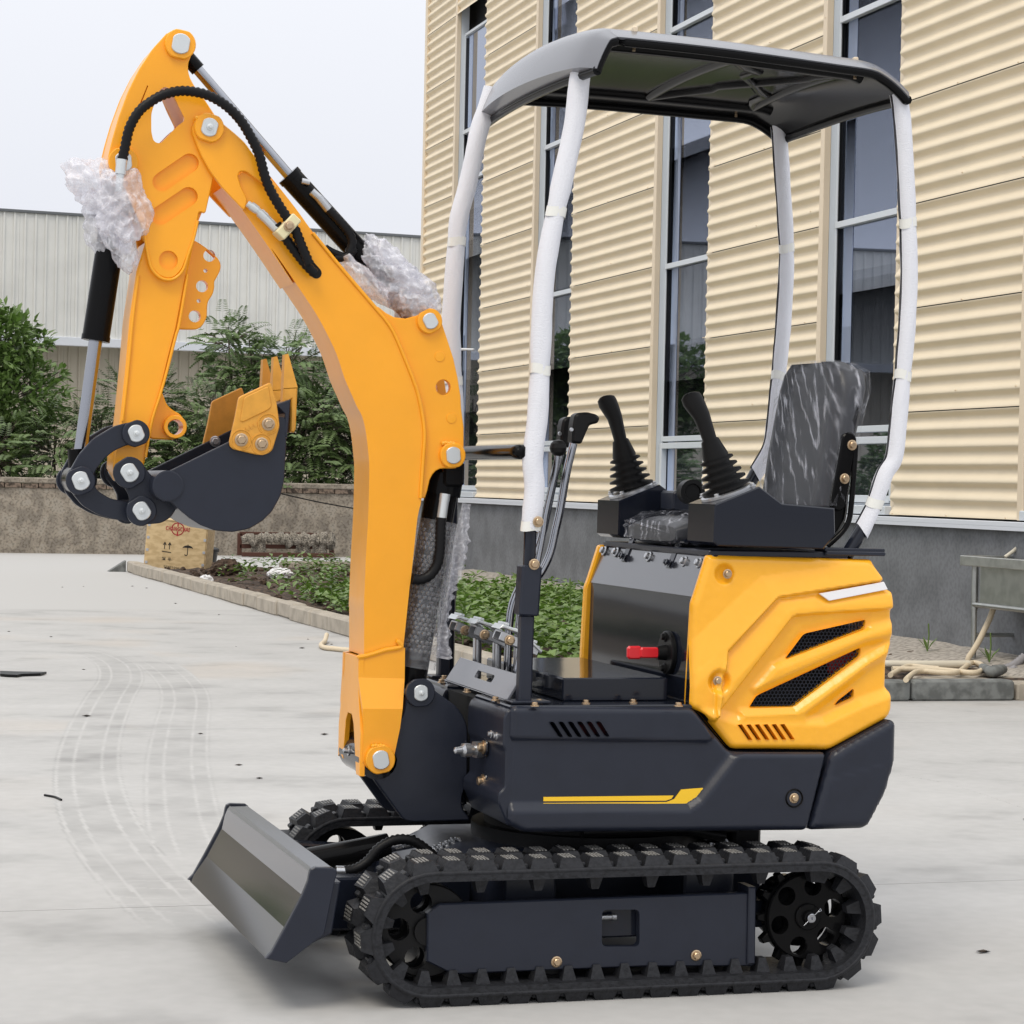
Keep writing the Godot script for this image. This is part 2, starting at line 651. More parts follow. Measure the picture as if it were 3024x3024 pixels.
	for lf in [["leaf_dark", 0.12, 0.18, 0.06], ["leaf_mid", 0.15, 0.23, 0.07], ["leaf_light", 0.13, 0.2, 0.065], ["leaf_weed", 0.17, 0.26, 0.07], ["grass_blade", 0.06, 0.11, 0.025]]:
		var m := mat(lf[0], lin(lf[1], lf[2], lf[3]), 0.45)
		m.vertex_color_use_as_albedo = true
		m.backlight_enabled = true
		m.backlight = lin(lf[1] * 1.5, lf[2] * 1.5, lf[3])
	M["leaf_dark"].vertex_color_use_as_albedo = true

func ground_texture() -> StandardMaterial3D:
	# stains, streaks and tyre prints of the concrete yard; covers x -6..6.5, z -14.5..7 (u, v = 0..1)
	var W := 1536
	var H := 2048
	var a := FastNoiseLite.new()
	a.seed = 11
	a.frequency = 1.3
	a.fractal_octaves = 5
	var b := FastNoiseLite.new()
	b.seed = 12
	b.frequency = 0.4
	b.fractal_octaves = 3
	var c := FastNoiseLite.new()
	c.seed = 13
	c.frequency = 14.0
	c.fractal_octaves = 3
	var im := Image.create(W, H, false, Image.FORMAT_RGB8)
	for j in H:
		var z := -14.5 + 21.5 * (j + 0.5) / H
		for i in W:
			var x := -6.0 + 12.5 * (i + 0.5) / W
			var s := a.get_noise_2d(x, z * 1.3)
			var t := b.get_noise_2d(x, z * 0.9)
			var k := 0.965 + 0.04 * s + 0.03 * t
			if s < -0.25:
				k -= 0.16 * (-0.25 - s)
			var red := maxf(0.0, t - 0.1) * 0.12 * clampf((-z - 1.0) / 6.0, 0.0, 1.0)
			k += 0.022 * c.get_noise_2d(x, z)
			k = clampf(k, 0.5, 1.0)
			im.set_pixel(i, j, Color(k, k * (1.0 - red * 0.5), k * (1.0 - red)))
	# two prints of ribbed tyres that curve off to the left
	for tr in [[p2([-0.772,-0.349,-0.809,-0.95,-0.816,-1.677,-0.774,-2.576,-0.662,-3.726,-0.474,-5.037,-0.222,-6.505,0.004,-7.742,0.113,-8.858,0.055,-9.803,-0.199,-10.564]), 0.13], [p2([-0.621,-1.355,-0.54,-2.177,-0.418,-3.073,-0.273,-4.028,-0.067,-5.224,0.155,-6.482,0.286,-7.561,0.349,-8.855,0.273,-9.943]), 0.1]]:
		var P: PackedVector2Array = tr[0]
		var done := {}
		var Q := PackedVector3Array()
		for p in P:
			Q.append(Vector3(p.x, 0, p.y))
		var C := curve3(Q, 60)
		for i in C.size() - 1:
			var d := (C[i + 1] - C[i])
			var len := d.length()
			d = d.normalized()
			var sidev := Vector3(-d.z, 0, d.x)
			var steps := maxi(1, int(len / 0.006))
			for st in steps:
				var cpos := C[i].lerp(C[i + 1], float(st) / steps)
				for w in range(-22, 23):
					var p := cpos + sidev * (w * 0.0056)
					var u := int((p.x + 6.0) / 12.5 * W)
					var vv := int((p.z + 14.5) / 21.5 * H)
					if u < 0 or vv < 0 or u >= W or vv >= H:
						continue
					if done.has(vv * W + u):
						continue
					done[vv * W + u] = true
					var groove := absi(w) % 11 >= 9
					var c0 := im.get_pixel(u, vv)
					var fade := sst(0.0, 0.12, float(i) / C.size()) * (1.0 - sst(0.75, 1.0, float(i) / C.size()))
					var worn := clampf(0.55 + 0.9 * a.get_noise_2d(p.x * 2.5, p.z * 2.5 + 30.0), 0.15, 1.0)
					var kk := c0.r + (0.035 if groove else -float(tr[1]) * 0.55) * fade * worn
					kk = clampf(kk, 0.0, 1.0)
					im.set_pixel(u, vv, Color(kk, kk, kk))
	var m := mat("yard_concrete", lin(0.475, 0.47, 0.46), 0.82, 0.0, 0.35)
	m.albedo_texture = ImageTexture.create_from_image(im)
	m.texture_repeat = false
	return m

# ---------------------------------------------------------------- scene
func _ready() -> void:
	var cam := Camera3D.new()
	cam.name = "camera"
	cam.position = Vector3(-1.77503, 1.10633, 5.32451)
	cam.basis = Basis(Vector3(0.95617, 0.021766, 0.292003), Vector3(-0.017447, 0.999697, -0.017389), Vector3(-0.292293, 0.011533, 0.956259)).orthonormalized()
	cam.fov = 24.2515
	cam.near = 0.05
	cam.far = 900.0
	add_child(cam)
	cam.current = true
	var env := Environment.new()
	env.background_mode = Environment.BG_SKY
	var sm := ProceduralSkyMaterial.new()
	sm.sky_top_color = lin(1.62, 1.64, 1.68)
	sm.sky_horizon_color = lin(0.68, 0.7, 0.76)
	sm.sky_curve = 0.8
	sm.sky_energy_multiplier = 1.0
	sm.ground_bottom_color = Color(0.5, 0.5, 0.49)
	sm.ground_horizon_color = Color(0.85, 0.86, 0.88)
	sm.sun_angle_max = 1.0
	var sky := Sky.new()
	sky.sky_material = sm
	env.sky = sky
	env.tonemap_mode = Environment.TONE_MAPPER_LINEAR
	env.tonemap_exposure = 1.1
	env.sdfgi_enabled = true
	env.ssao_enabled = true
	env.ssil_enabled = true
	var we := WorldEnvironment.new()
	we.name = "world_environment"
	we.environment = env
	add_child(we)
	var sun := DirectionalLight3D.new()
	sun.name = "sun"
	sun.light_energy = 0.45
	sun.light_angular_distance = 25.0
	sun.light_color = Color(1.0, 0.97, 0.92)
	sun.shadow_enabled = true
	sun.look_at_from_position(Vector3(-5, 11, 5.5), Vector3.ZERO)
	add_child(sun)

	materials()
	yard()
	cream_building()
	white_shed()
	garden_wall()
	trees()
	planter()
	small_things()
	excavator()

# ---------------------------------------------------------------- yard
func uvq(g: Geo, x0: float, x1: float, z0: float, z1: float, y: float) -> void:
	var P := [Vector3(x0, y, z0), Vector3(x1, y, z0), Vector3(x1, y, z1), Vector3(x0, y, z1)]
	var U := []
	for p in P:
		U.append(Vector2((p.x + 6.0) / 12.5, (p.z + 14.5) / 21.5))
	g.trin(P[0], P[1], P[2], Vector3.UP, Vector3.UP, Vector3.UP, U[0], U[1], U[2])
	g.trin(P[0], P[2], P[3], Vector3.UP, Vector3.UP, Vector3.UP, U[0], U[2], U[3])

func yard() -> void:
	var gm := ground_texture()
	var base := Geo.new()
	base.quad(Vector3(-400, -0.03, -400), Vector3(400, -0.03, -400), Vector3(400, -0.03, 400), Vector3(-400, -0.03, 400))
	struct("ground", base, M.joint_dirt, "earth under the concrete yard, seen only in the slab joints")
	# concrete slabs with open joints between them
	var y := struct("concrete_pavement", Geo.new(), gm, "pale grey concrete yard with tyre prints and stains")
	var xs := [-60.0, -6.0, 6.5, 60.0]
	var zs := [-60.0, -26.0, -14.5, -5.09, -0.79, 7.0, 60.0]
	var plainm: StandardMaterial3D = gm.duplicate()
	plainm.albedo_texture = null
	plainm.albedo_color = lin(0.46, 0.455, 0.445)
	plainm.resource_name = "plain_concrete"
	for i in xs.size() - 1:
		for j in zs.size() - 1:
			var g := Geo.new()
			var q := 0.0022
			var x0: float = xs[i] + q
			var x1: float = xs[i + 1] - q
			var z0: float = zs[j] + q
			var z1: float = zs[j + 1] - q
			uvq(g, x0, x1, z0, z1, 0.0)
			g.quad(Vector3(x0, -0.028, z1), Vector3(x0, 0, z1), Vector3(x1, 0, z1), Vector3(x1, -0.028, z1))
			g.quad(Vector3(x0, -0.028, z0), Vector3(x0, 0, z0), Vector3(x1, 0, z0), Vector3(x1, -0.028, z0))
			g.quad(Vector3(x1, -0.028, z0), Vector3(x1, 0, z0), Vector3(x1, 0, z1), Vector3(x1, -0.028, z1))
			g.quad(Vector3(x0, -0.028, z0), Vector3(x0, 0, z0), Vector3(x0, 0, z1), Vector3(x0, -0.028, z1))
			obj("slab", g, gm if i == 1 and j >= 2 and j <= 4 else plainm, y)
	# dead leaves, grit
	var r := RandomNumberGenerator.new()
	r.seed = 5
	var lit := Geo.new()
	for i in 160:
		var x := r.randf_range(-7, 8)
		var z := r.randf_range(-19, 3.5)
		if x > 1.9 and z < -5.9:
			continue
		var s := r.randf_range(0.004, 0.016)
		lit.xf = Transform3D(Basis(Vector3.UP, r.randf() * TAU).scaled(Vector3(1.6, 0.4, 0.8) * s), Vector3(x, s * 0.3, z))
		lit.c = Color(1, 1, 1) * r.randf_range(0.5, 1.4)
		lit.sheet([p3([-1, 0, 0, -1, 0, 0, -1, 0, 0, -1, 0, 0]), p3([0, 0, -1, 0, 0.9, 0, 0, 0, 1, 0, -0.6, 0]), p3([1, 0, 0, 1, 0, 0, 1, 0, 0, 1, 0, 0])], true)
	var lm := mat("litter", lin(0.07, 0.055, 0.045), 0.9)
	lm.vertex_color_use_as_albedo = true
	var lo := obj("grit", lit, lm)
	stuff(lo)
	lo.set_meta("label", "scattered grit and leaf scraps on the yard")
	# hairline crack that runs off to the right
	var cr := Geo.new()
	var CR := curve3(p3([2.435,0.002,-3.214,2.447,0.002,-3.062,2.49,0.002,-2.89,2.481,0.002,-2.709,2.467,0.002,-2.499,2.432,0.002,-2.176]), 10)
	for i in CR.size() - 1:
		var wob := Vector3(0, 0, 0.012 * sin(i * 2.3))
		var wob2 := Vector3(0, 0, 0.012 * sin((i + 1) * 2.3))
		cr.quad(CR[i] + wob + Vector3(0, 0, -0.0025), CR[i + 1] + wob2 + Vector3(0, 0, -0.0025), CR[i + 1] + wob2 + Vector3(0, 0, 0.0025), CR[i] + wob + Vector3(0, 0, 0.0025))
	obj("crack", cr, M.joint_dirt, y)
	# a flat strip of black rubber lying on the left
	var st := Geo.new()
	var S := p2([-0.616,-8.08,-0.52,-8.036,-0.369,-8.007,-0.412,-7.91,-0.515,-7.873,-0.547,-7.81,-0.597,-7.836,-0.633,-7.877])
	var S3 := PackedVector2Array()
	for p in S:
		S3.append(Vector2(p.x, -p.y))
	st.xf = Transform3D(Basis(Vector3.RIGHT, -PI / 2), Vector3.ZERO)
	st.prism(S3, 0.004, 0.016)
	var so := obj("rubber_strip", st, M.black_plastic)
	tag(so, "flat black rubber strip lying on the concrete at the left edge", "rubber strip")

# ---------------------------------------------------------------- cream building
func corrugated(s0: float, s1: float, y0: float, y1: float, per: float, z0: float) -> Geo:
	var g := Geo.new()
	var k := int(round((y1 - y0) / per * 12.0))
	var prev := Vector2()
	var pn := Vector2()
	for i in k + 1:
		var y := y1 - (y1 - y0) * i / k
		var ph := TAU * (y1 - y) / per
		var u := fposmod((y1 - y) / per, 1.0)
		var e := 0.37
		var w := u / e * 0.5 if u < e else 0.5 + (u - e) / (1.0 - e) * 0.5
		var f := 0.5 + 0.5 * cos(TAU * w)
		var slope := 0.5 * sin(TAU * w) * TAU * (0.5 / e if u < e else 0.5 / (1.0 - e)) / per   # df/dy
		var z := z0 + 0.036 * f
		var nn := Vector2(-slope * 0.036, 1.0).normalized()   # (y, z)
		if i > 0:
			g.quadn(Vector3(s0, prev.x, prev.y), Vector3(s1, prev.x, prev.y), Vector3(s1, y, z), Vector3(s0, y, z),
				Vector3(0, pn.x, pn.y), Vector3(0, pn.x, pn.y), Vector3(0, nn.x, nn.y), Vector3(0, nn.x, nn.y))
		prev = Vector2(y, z)
		pn = nn
	return g

func window(b: Node3D, s0: float, s1: float, y0: float, y1: float, bars: Array) -> void:
	var w := Geo.new()
	var d := -0.075    # frames stand back in the opening
	# jambs, head and sill of the opening
	var fr := 0.032
	for s in [s0 + fr * 0.5, s1 - fr * 0.5]:
		w.box(Vector3(s, (y0 + y1) * 0.5, d), Vector3(fr, y1 - y0, 0.05), 0.004)
	w.box(Vector3((s0 + s1) * 0.5, y1 - fr * 0.5, d), Vector3(s1 - s0 - 2 * fr, fr, 0.05), 0.004)
	w.box(Vector3((s0 + s1) * 0.5, y0 + fr * 0.5, d), Vector3(s1 - s0 - 2 * fr, fr, 0.05), 0.004)
	var o := obj("window", w, M.frame_white, b)
	var cuts := [y0 + fr]
	for c in bars:
		var g := Geo.new()
		g.box(Vector3((s0 + s1) * 0.5, c, d + 0.012), Vector3(s1 - s0 - 2 * fr - 0.002, 0.045, 0.05), 0.004)
		obj("mullion", g, M.frame_white, o)
		cuts.append(c)
	cuts.append(y1 - fr)
	for i in cuts.size() - 1:
		var g := Geo.new()
		g.box(Vector3((s0 + s1) * 0.5, (cuts[i] + cuts[i + 1]) * 0.5, d - 0.01), Vector3(s1 - s0 - 2 * fr + 0.004, cuts[i + 1] - cuts[i], 0.01))
		obj("pane", g, M.window_glass, o)
		# dark gasket
		var k := Geo.new()
		k.box(Vector3(s0 + fr + 0.008, (cuts[i] + cuts[i + 1]) * 0.5, d + 0.001), Vector3(0.016, cuts[i + 1] - cuts[i] - 0.05, 0.03))
		obj("gasket", k, M.frame_dark, o)
		k = Geo.new()
		k.box(Vector3(s1 - fr - 0.005, (cuts[i] + cuts[i + 1]) * 0.5, d + 0.001), Vector3(0.01, cuts[i + 1] - cuts[i] - 0.05, 0.03))
		obj("gasket", k, M.frame_dark, o)
		# pale strip laid on the pane, painting in the reflection of the jamb
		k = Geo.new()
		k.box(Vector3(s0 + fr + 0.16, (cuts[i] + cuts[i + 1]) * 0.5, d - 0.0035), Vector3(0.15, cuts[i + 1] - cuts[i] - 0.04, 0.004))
		obj("jamb_reflection_strip", k, M.reflection_strip, o)

func cream_building() -> void:
	var b := thing("factory_building", "factory building clad in cream corrugated sheets with tall tinted windows", "building", Vector3(5.42, 0, -9.0))
	b.rotation.y = -PI / 2 - 0.01274
	var wins := [[-12.15, -11.03, 6.28, [4.57, 5.135, 1.5]], [-8.9, -7.72, 8.0, [5.12, 4.54, 6.9, 3.02, 1.53]], [-5.2, -4.02, 8.0, [3.03, 5.08, 6.6, 1.53]], [-1.585, -0.43, 8.0, [3.035, 4.52, 6.1, 1.55]], [1.5, 2.66, 8.0, [3.03, 4.52, 1.55]]]
	var left := -13.64
	var right := 4.6
	var y0 := 0.955
	var top := 8.0
	# bays of sheets between the windows
	var bays := []
	var a := left
	for w in wins:
		bays.append([a, w[0], top])
		a = w[1]
	bays.append([a, right, top])
	var seams := [0.955, 1.645, 2.335, 3.03, 3.73, 4.42, 5.11, 5.8, 6.49, 7.18, 7.87]
	var sg := Geo.new()
	sg.lathe(Vector3.ZERO, Vector3(0, 0, 1), [Vector2(-0.01, 0.0045), Vector2(0.003, 0.0045), Vector2(0.004, 0.003), Vector2(0.004, 0)], 6)
	var screw := sg.mesh()
	for i in bays.size():
		var s0: float = bays[i][0] + 0.075
		var s1: float = bays[i][1] - 0.06
		for k in seams.size() - 1:
			var sh := obj("siding_sheet", corrugated(s0, s1, seams[k] + 0.004, seams[k + 1] - 0.003, (seams[k + 1] - seams[k] - 0.007) / 6.0, 0.006), M.siding_cream, b)
			if k > 7:
				continue
			var per: float = (seams[k + 1] - seams[k] - 0.007) / 6.0
			var n_sc := 3 if i > 0 else 2
			for q in n_sc:
				var o := MeshInstance3D.new()
				o.mesh = screw
				o.material_override = M.trim_cream
				o.name = "screw"
				o.position = Vector3(lerpf(s0 + 0.1, s1 - 0.1, (q + 0.12 * sin(i * 3.0 + k)) / maxf(n_sc - 1.0, 1.0)), seams[k] + 0.012 + per * (k % 2), 0.046)
				sh.add_child(o, true)
	# cladding over the first window, which ends lower than the others
	for k in [8, 9]:
		obj("siding_sheet", corrugated(wins[0][0] - 0.06, wins[0][1] + 0.075, seams[k] + 0.004, seams[k + 1] - 0.003, (seams[k + 1] - seams[k] - 0.007) / 6.0, 0.0075), M.siding_cream, b)
	# trims: flat flange right of each window, box flange left of it
	for w in wins:
		var g := Geo.new()
		g.box(Vector3(w[1] + 0.055, (y0 + top) * 0.5, -0.004), Vector3(0.11, top - y0, 0.012), 0.002)
		obj("trim", g, M.trim_cream, b)
		g = Geo.new()
		g.box(Vector3(w[0] - 0.036, (y0 + top) * 0.5, 0.018), Vector3(0.07, top - y0, 0.052), 0.004)
		obj("trim", g, M.trim_cream, b)
		for q in [w[0] - 0.01, w[1] + 0.009]:
			g = Geo.new()
			g.box(Vector3(q, (y0 + top) * 0.5, -0.056), Vector3(0.018, top - y0, 0.092), 0.002)
			obj("jamb", g, M.frame_white, b)
		window(b, w[0], w[1], 1.0, w[2], w[3])
		# lower opening light: a second, heavier sash
		g = Geo.new()
		var c0: float = w[0] + 0.034
		var c1: float = w[1] - 0.034
		for sv in [c0 + 0.03, c1 - 0.03]:
			g.box(Vector3(sv, 1.27, -0.05), Vector3(0.05, 0.44, 0.05), 0.004)
		for yv in [1.06, 1.47]:
			g.box(Vector3((c0 + c1) * 0.5, yv, -0.05), Vector3(c1 - c0 - 0.11, 0.05, 0.05), 0.004)
		obj("sash", g, M.frame_white, b)
		g = Geo.new()
		g.box(Vector3((w[0] + w[1]) * 0.5, 0.985, 0.0), Vector3(w[1] - w[0] + 0.04, 0.06, 0.11), 0.006)
		obj("sill", g, M.frame_white, b)
	var ct := Geo.new()
	ct.box(Vector3(left + 0.03, (y0 + top) * 0.5, 0.018), Vector3(0.1, top - y0, 0.056), 0.004)
	ct.box(Vector3(left - 0.01, (y0 + top) * 0.5, -1.0), Vector3(0.02, top - y0, 2.0), 0.0)
	obj("corner_trim", ct, M.trim_cream, b)
	var dr := Geo.new()
	dr.box(Vector3((left + right) * 0.5, 0.93, 0.03), Vector3(right - left, 0.032, 0.1), 0.005)
	dr.box(Vector3((left + right) * 0.5, 0.917, 0.076), Vector3(right - left, 0.05, 0.006), 0.0)
	obj("drip_trim", dr, M.drip_white, b)
	var pl := Geo.new()
	pl.box(Vector3((left + right) * 0.5, 0.4, -0.12), Vector3(right - left, 1.02, 0.3), 0.0)
	obj("plinth", pl, M.plinth_grey, b)
	# core of the building behind the sheets, with the rooms dark
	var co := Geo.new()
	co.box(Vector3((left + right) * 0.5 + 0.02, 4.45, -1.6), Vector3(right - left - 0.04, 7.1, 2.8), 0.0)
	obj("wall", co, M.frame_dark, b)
	# floodlight on a bracket beside the first window
	var lp := Geo.new()
	lp.tube(p3([-11.62, 2.62, 0.0, -11.62, 2.62, 0.34]), 0.016, 8)
	lp.box(Vector3(-11.62, 2.7, 0.38), Vector3(0.17, 0.15, 0.12), 0.015)
	lp.tube(p3([-11.62, 2.62, 0.34, -11.2, 2.6, 0.02]), 0.012, 8)
	var lo := obj("floodlight", lp, M.plastic_bag, b)
	lo.set_meta("label", "small white floodlight on a bracket")

# ---------------------------------------------------------------- white shed far behind
func white_shed() -> void:
	var b := thing("white_shed", "long white ribbed metal shed behind the garden wall", "building", Vector3(1.0, 0, -36.0))
	b.rotation.y = 0.10
	var s0 := -26.0
	var s1 := 16.0
	# upper ribbed sheets, one per 0.9 m
	var s := s0
	while s < s1 - 0.01:
		var g := Geo.new()
		g.box(Vector3(s + 0.45, 4.52, 0.0), Vector3(0.896, 2.1, 0.02))
		for k in 5:
			g.box(Vector3(s + 0.09 + 0.18 * k, 4.52, 0.022), Vector3(0.035, 2.1, 0.026), 0.008)
		obj("wall_sheet", g, M.shed_white, b)
		var h := Geo.new()
		h.box(Vector3(s + 0.45, 1.7, -0.5), Vector3(0.896, 3.4, 0.02))
		for k in 5:
			h.box(Vector3(s + 0.09 + 0.18 * k, 1.7, -0.478), Vector3(0.03, 3.4, 0.024), 0.007)
		obj("lower_sheet", h, M.shed_beige, b)
		s += 0.9
	var e := Geo.new()
	e.box(Vector3((s0 + s1) * 0.5, 3.4, 0.03), Vector3(s1 - s0, 0.15, 0.16), 0.01)
	obj("ledge", e, M.drip_white, b)
	var f := Geo.new()
	f.box(Vector3((s0 + s1) * 0.5, 5.585, -0.02), Vector3(s1 - s0 + 0.2, 0.05, 0.16), 0.01)
	f.prism(p2([-0.1, 5.6, 7.0, 6.1, 7.0, 6.0, -0.1, 5.5]), s0, s1)
	var rf := Geo.new()
	rf.xf = Transform3D(Basis(Vector3.UP, PI / 2), Vector3.ZERO)
	rf.prism(p2([0.1, 5.59, 8.0, 6.0, 8.0, 5.9, 0.1, 5.5]), s0, s1)
	e = Geo.new()
	e.box(Vector3((s0 + s1) * 0.5, 5.585, 0.0), Vector3(s1 - s0 + 0.2, 0.05, 0.12), 0.01)
	obj("eave_flashing", e, M.shed_roof, b)
	obj("roof", rf, M.shed_white, b)

func garden_wall() -> void:
	var b := thing("garden_wall", "stained old plaster wall with a brick capping behind the yard", "wall", Vector3(0, 0, -28.5))
	var g := Geo.new()
	g.box(Vector3(-2, 0.42, -0.15), Vector3(34, 0.98, 0.3), 0.0)
	obj("plaster_wall", g, M.old_plaster, b)
	var r := RandomNumberGenerator.new()
	r.seed = 8
	var x := -12.0
	while x < 14.6:
		var w := 0.235
		var k := Geo.new()
		k.box(Vector3(x + w * 0.5, 0.945 + r.randf_range(-0.003, 0.004), -0.15 + r.randf_range(-0.006, 0.006)), Vector3(w - 0.012, 0.065, 0.35), 0.006)
		obj("brick", k, M.wall_cap, b)
		x += w
	var c := Geo.new()
	c.box(Vector3(-2, 1.02, -0.15), Vector3(34, 0.08, 0.36), 0.02)
	obj("cap", c, M.old_plaster, b)
	# sagging cable along the wall
	var cb := Geo.new()
	cb.tube(curve3(p3([5.014,0.908,-28.3,5.315,0.846,-28.3,5.64,0.784,-28.3,6.136,0.706,-28.3]), 4), 0.01, 6)
	var co := obj("wall_cable", cb, M.black_plastic)
	tag(co, "thin dark cable sagging along the old plaster wall", "cable")

# ---------------------------------------------------------------- trees
func leaf(g: Geo, p: Vector3, dir: Vector3, up: Vector3, l: float, w: float) -> void:
	var s := dir.cross(up).normalized() * w * 0.5
	var m := p + dir * l * 0.45
	var t := p + dir * l - up * l * 0.12
	var fold := up * w * 0.18
	g.tri(p, m + s + fold, m)
	g.tri(m, m + s + fold, t)
	g.tri(p, m, m - s + fold)
	g.tri(m, t, m - s + fold)

func rdir(r: RandomNumberGenerator) -> Vector3:
	var v := Vector3(r.randfn(), r.randfn(), r.randfn())
	return v.normalized() if v.length() > 0.01 else Vector3.UP

# kind 0: broad leaves; kind 1: feathery compound leaves
func tree(called: String, label: String, at: Vector3, blobs: Array, n: int, kind: int, lmat: String, seed_: int, group := "") -> void:
	var t := thing(called, label, "tree" if called.ends_with("tree") else "shrub", at, group)
	var r := RandomNumberGenerator.new()
	r.seed = seed_
	var g := Geo.new()
	var tr := Geo.new()
	var vol := 0.0
	for b in blobs:
		vol += b[3] * b[3]
	for b in blobs:
		var ctr := Vector3(b[0], b[1], b[2])
		var rad: float = b[3]
		var k := int(n * rad * rad / vol)
		var base := Vector3(r.randf_range(-0.1, 0.1), 0, r.randf_range(-0.1, 0.1))
		tr.tube(curve3(PackedVector3Array([base, base.lerp(ctr, 0.4) + rdir(r) * 0.08, base.lerp(ctr, 0.8) + rdir(r) * 0.06, ctr + Vector3(0, rad * 0.5, 0)]), 3), [0.035, 0.033, 0.03, 0.027, 0.024, 0.021, 0.018, 0.015, 0.012, 0.008], 6)
		# twigs, each with a spray of leaves
		var sprays := k / (7 if kind == 0 else 9)
		for i in sprays:
			var d := rdir(r)
			d.y = d.y * 0.85 + 0.1
			var q := pow(r.randf(), 0.5)
			var p := ctr + d * rad * (0.35 + 0.68 * q)
			if p.y < 0.05:
				continue
			var o := (d + rdir(r) * 0.5 + Vector3(0, 0.1, 0)).normalized()
			var tone := r.randf_range(0.6, 1.7)
			if i % 5 == 0:
				tr.tube(PackedVector3Array([ctr.lerp(p, 0.2), p]), 0.007, 4, false)
			if kind == 0:
				for j in 7:
					var ld := (o + rdir(r) * 0.8).normalized()
					g.c = Color(1, 1, 1) * tone * r.randf_range(0.8, 1.25)
					leaf(g, p + rdir(r) * 0.07, ld, (Vector3.UP + rdir(r) * 0.7).normalized(), r.randf_range(0.07, 0.22), r.randf_range(0.04, 0.1))
			else:
				# drooping pinnate leaf
				var l := r.randf_range(0.22, 0.4)
				var sd := o.cross(Vector3.UP).normalized()
				for j in 8:
					var f := (j + 1) / 8.0
					var pp := p + o * l * f - Vector3(0, 0.25 * l * f * f, 0)
					g.c = Color(1, 1, 1) * tone * r.randf_range(0.85, 1.2)
					for s in [-1.0, 1.0]:
						leaf(g, pp, (sd * s + o * 0.4 + Vector3(0, -0.15, 0)).normalized(), (Vector3.UP + d * 0.6).normalized(), l * 0.34 * (1.1 - 0.5 * f), 0.048)
	obj("trunk", tr, M.bark, t)
	stuff(obj("crown", g, M[lmat], t))

func trees() -> void:
	tree("leafy_tree", "round leafy tree at the left edge rising above the garden wall", Vector3(0.75, 0, -31.0), [[0, 2.8, 0, 1.0], [-0.7, 2.0, 0.2, 0.9], [0.7, 2.2, 0.1, 0.8], [0.1, 1.6, 0.4, 0.9], [-0.2, 3.3, -0.2, 0.7], [-1.2, 2.8, 0, 0.8], [0.6, 3.0, 0.1, 0.6]], 12500, 0, "leaf_mid", 21)
	tree("bush", "low dark bush under the leafy tree, beside the black cylinder", Vector3(2.0, 0, -30.0), [[0, 1.4, 0, 0.75], [-0.9, 1.3, 0.1, 0.8], [-1.8, 1.2, 0, 0.8], [0.7, 1.6, -0.2, 0.6]], 6000, 1, "leaf_dark", 22)
	tree("feathery_bush", "feathery bush seen between the yellow arm and the bucket", Vector3(3.7, 0, -30.0), [[0, 1.5, 0, 0.8], [0.6, 2.0, 0.1, 0.65], [-0.5, 2.1, 0, 0.6], [0.2, 1.1, 0.3, 0.7], [-0.9, 1.3, 0.2, 0.75]], 7000, 1, "leaf_dark", 23)
	tree("feathery_tree", "tall pale feathery shrub showing above the bucket teeth", Vector3(5.0, 0, -30.4), [[0, 2.6, 0, 0.7], [-0.4, 3.15, 0, 0.5], [0.5, 2.8, 0.2, 0.6], [0.0, 1.9, 0, 0.75], [0.9, 2.3, 0, 0.7]], 6500, 1, "leaf_light", 24)
	tree("dense_bush", "dense dark green bush behind the bucket teeth", Vector3(5.6, 0, -29.6), [[0, 1.5, 0, 0.9], [0.8, 1.4, 0.1, 0.85], [-0.7, 1.3, 0.1, 0.8], [0.3, 2.0, 0, 0.7], [1.4, 1.7, -0.2, 0.85]], 9500, 1, "leaf_dark", 25)
	tree("yellow_green_bush", "yellow green bush against the wall behind the curved boom", Vector3(7.6, 0, -29.8), [[0, 1.4, 0, 0.95], [-0.8, 1.8, 0, 0.8], [0.8, 1.9, 0.1, 0.9], [0.2, 2.3, 0, 0.7]], 7000, 1, "leaf_mid", 26)
	# further along, seen in the window panes
	for k in 5:
		tree("roadside_tree", ["round tree beyond the left edge, nearest the leafy tree", "second tree beyond the left edge", "third tree beyond the left edge", "fourth tree beyond the left edge", "last tree beyond the left edge"][k], Vector3(-2.0 - 2.4 * k, 0, -30.6), [[0, 1.3, 0, 0.8], [0.7, 0.9, 0.2, 0.6], [-0.8, 1.0, 0.1, 0.7], [0.1, 1.7, 0, 0.6]], 3500, 0, "leaf_dark", 40 + k)

# ---------------------------------------------------------------- excavator helpers
func both(g: Geo, P: PackedVector2Array, z0: float, z1: float, bev := 0.0, holes := []) -> void:
	g.prism(P, z0, z1, bev, holes)
	g.prism(P, -z1, -z0, bev, holes)

func dd(ctr: Vector2, r: float, flat: float, ang := 0.0) -> PackedVector2Array:
	var o := PackedVector2Array()
	for i in 28:
		var v := Vector2.from_angle(TAU * i / 28.0) * r
		v.x = clampf(v.x, -r * flat, r * flat)
		o.append(ctr + v.rotated(ang))
	return o

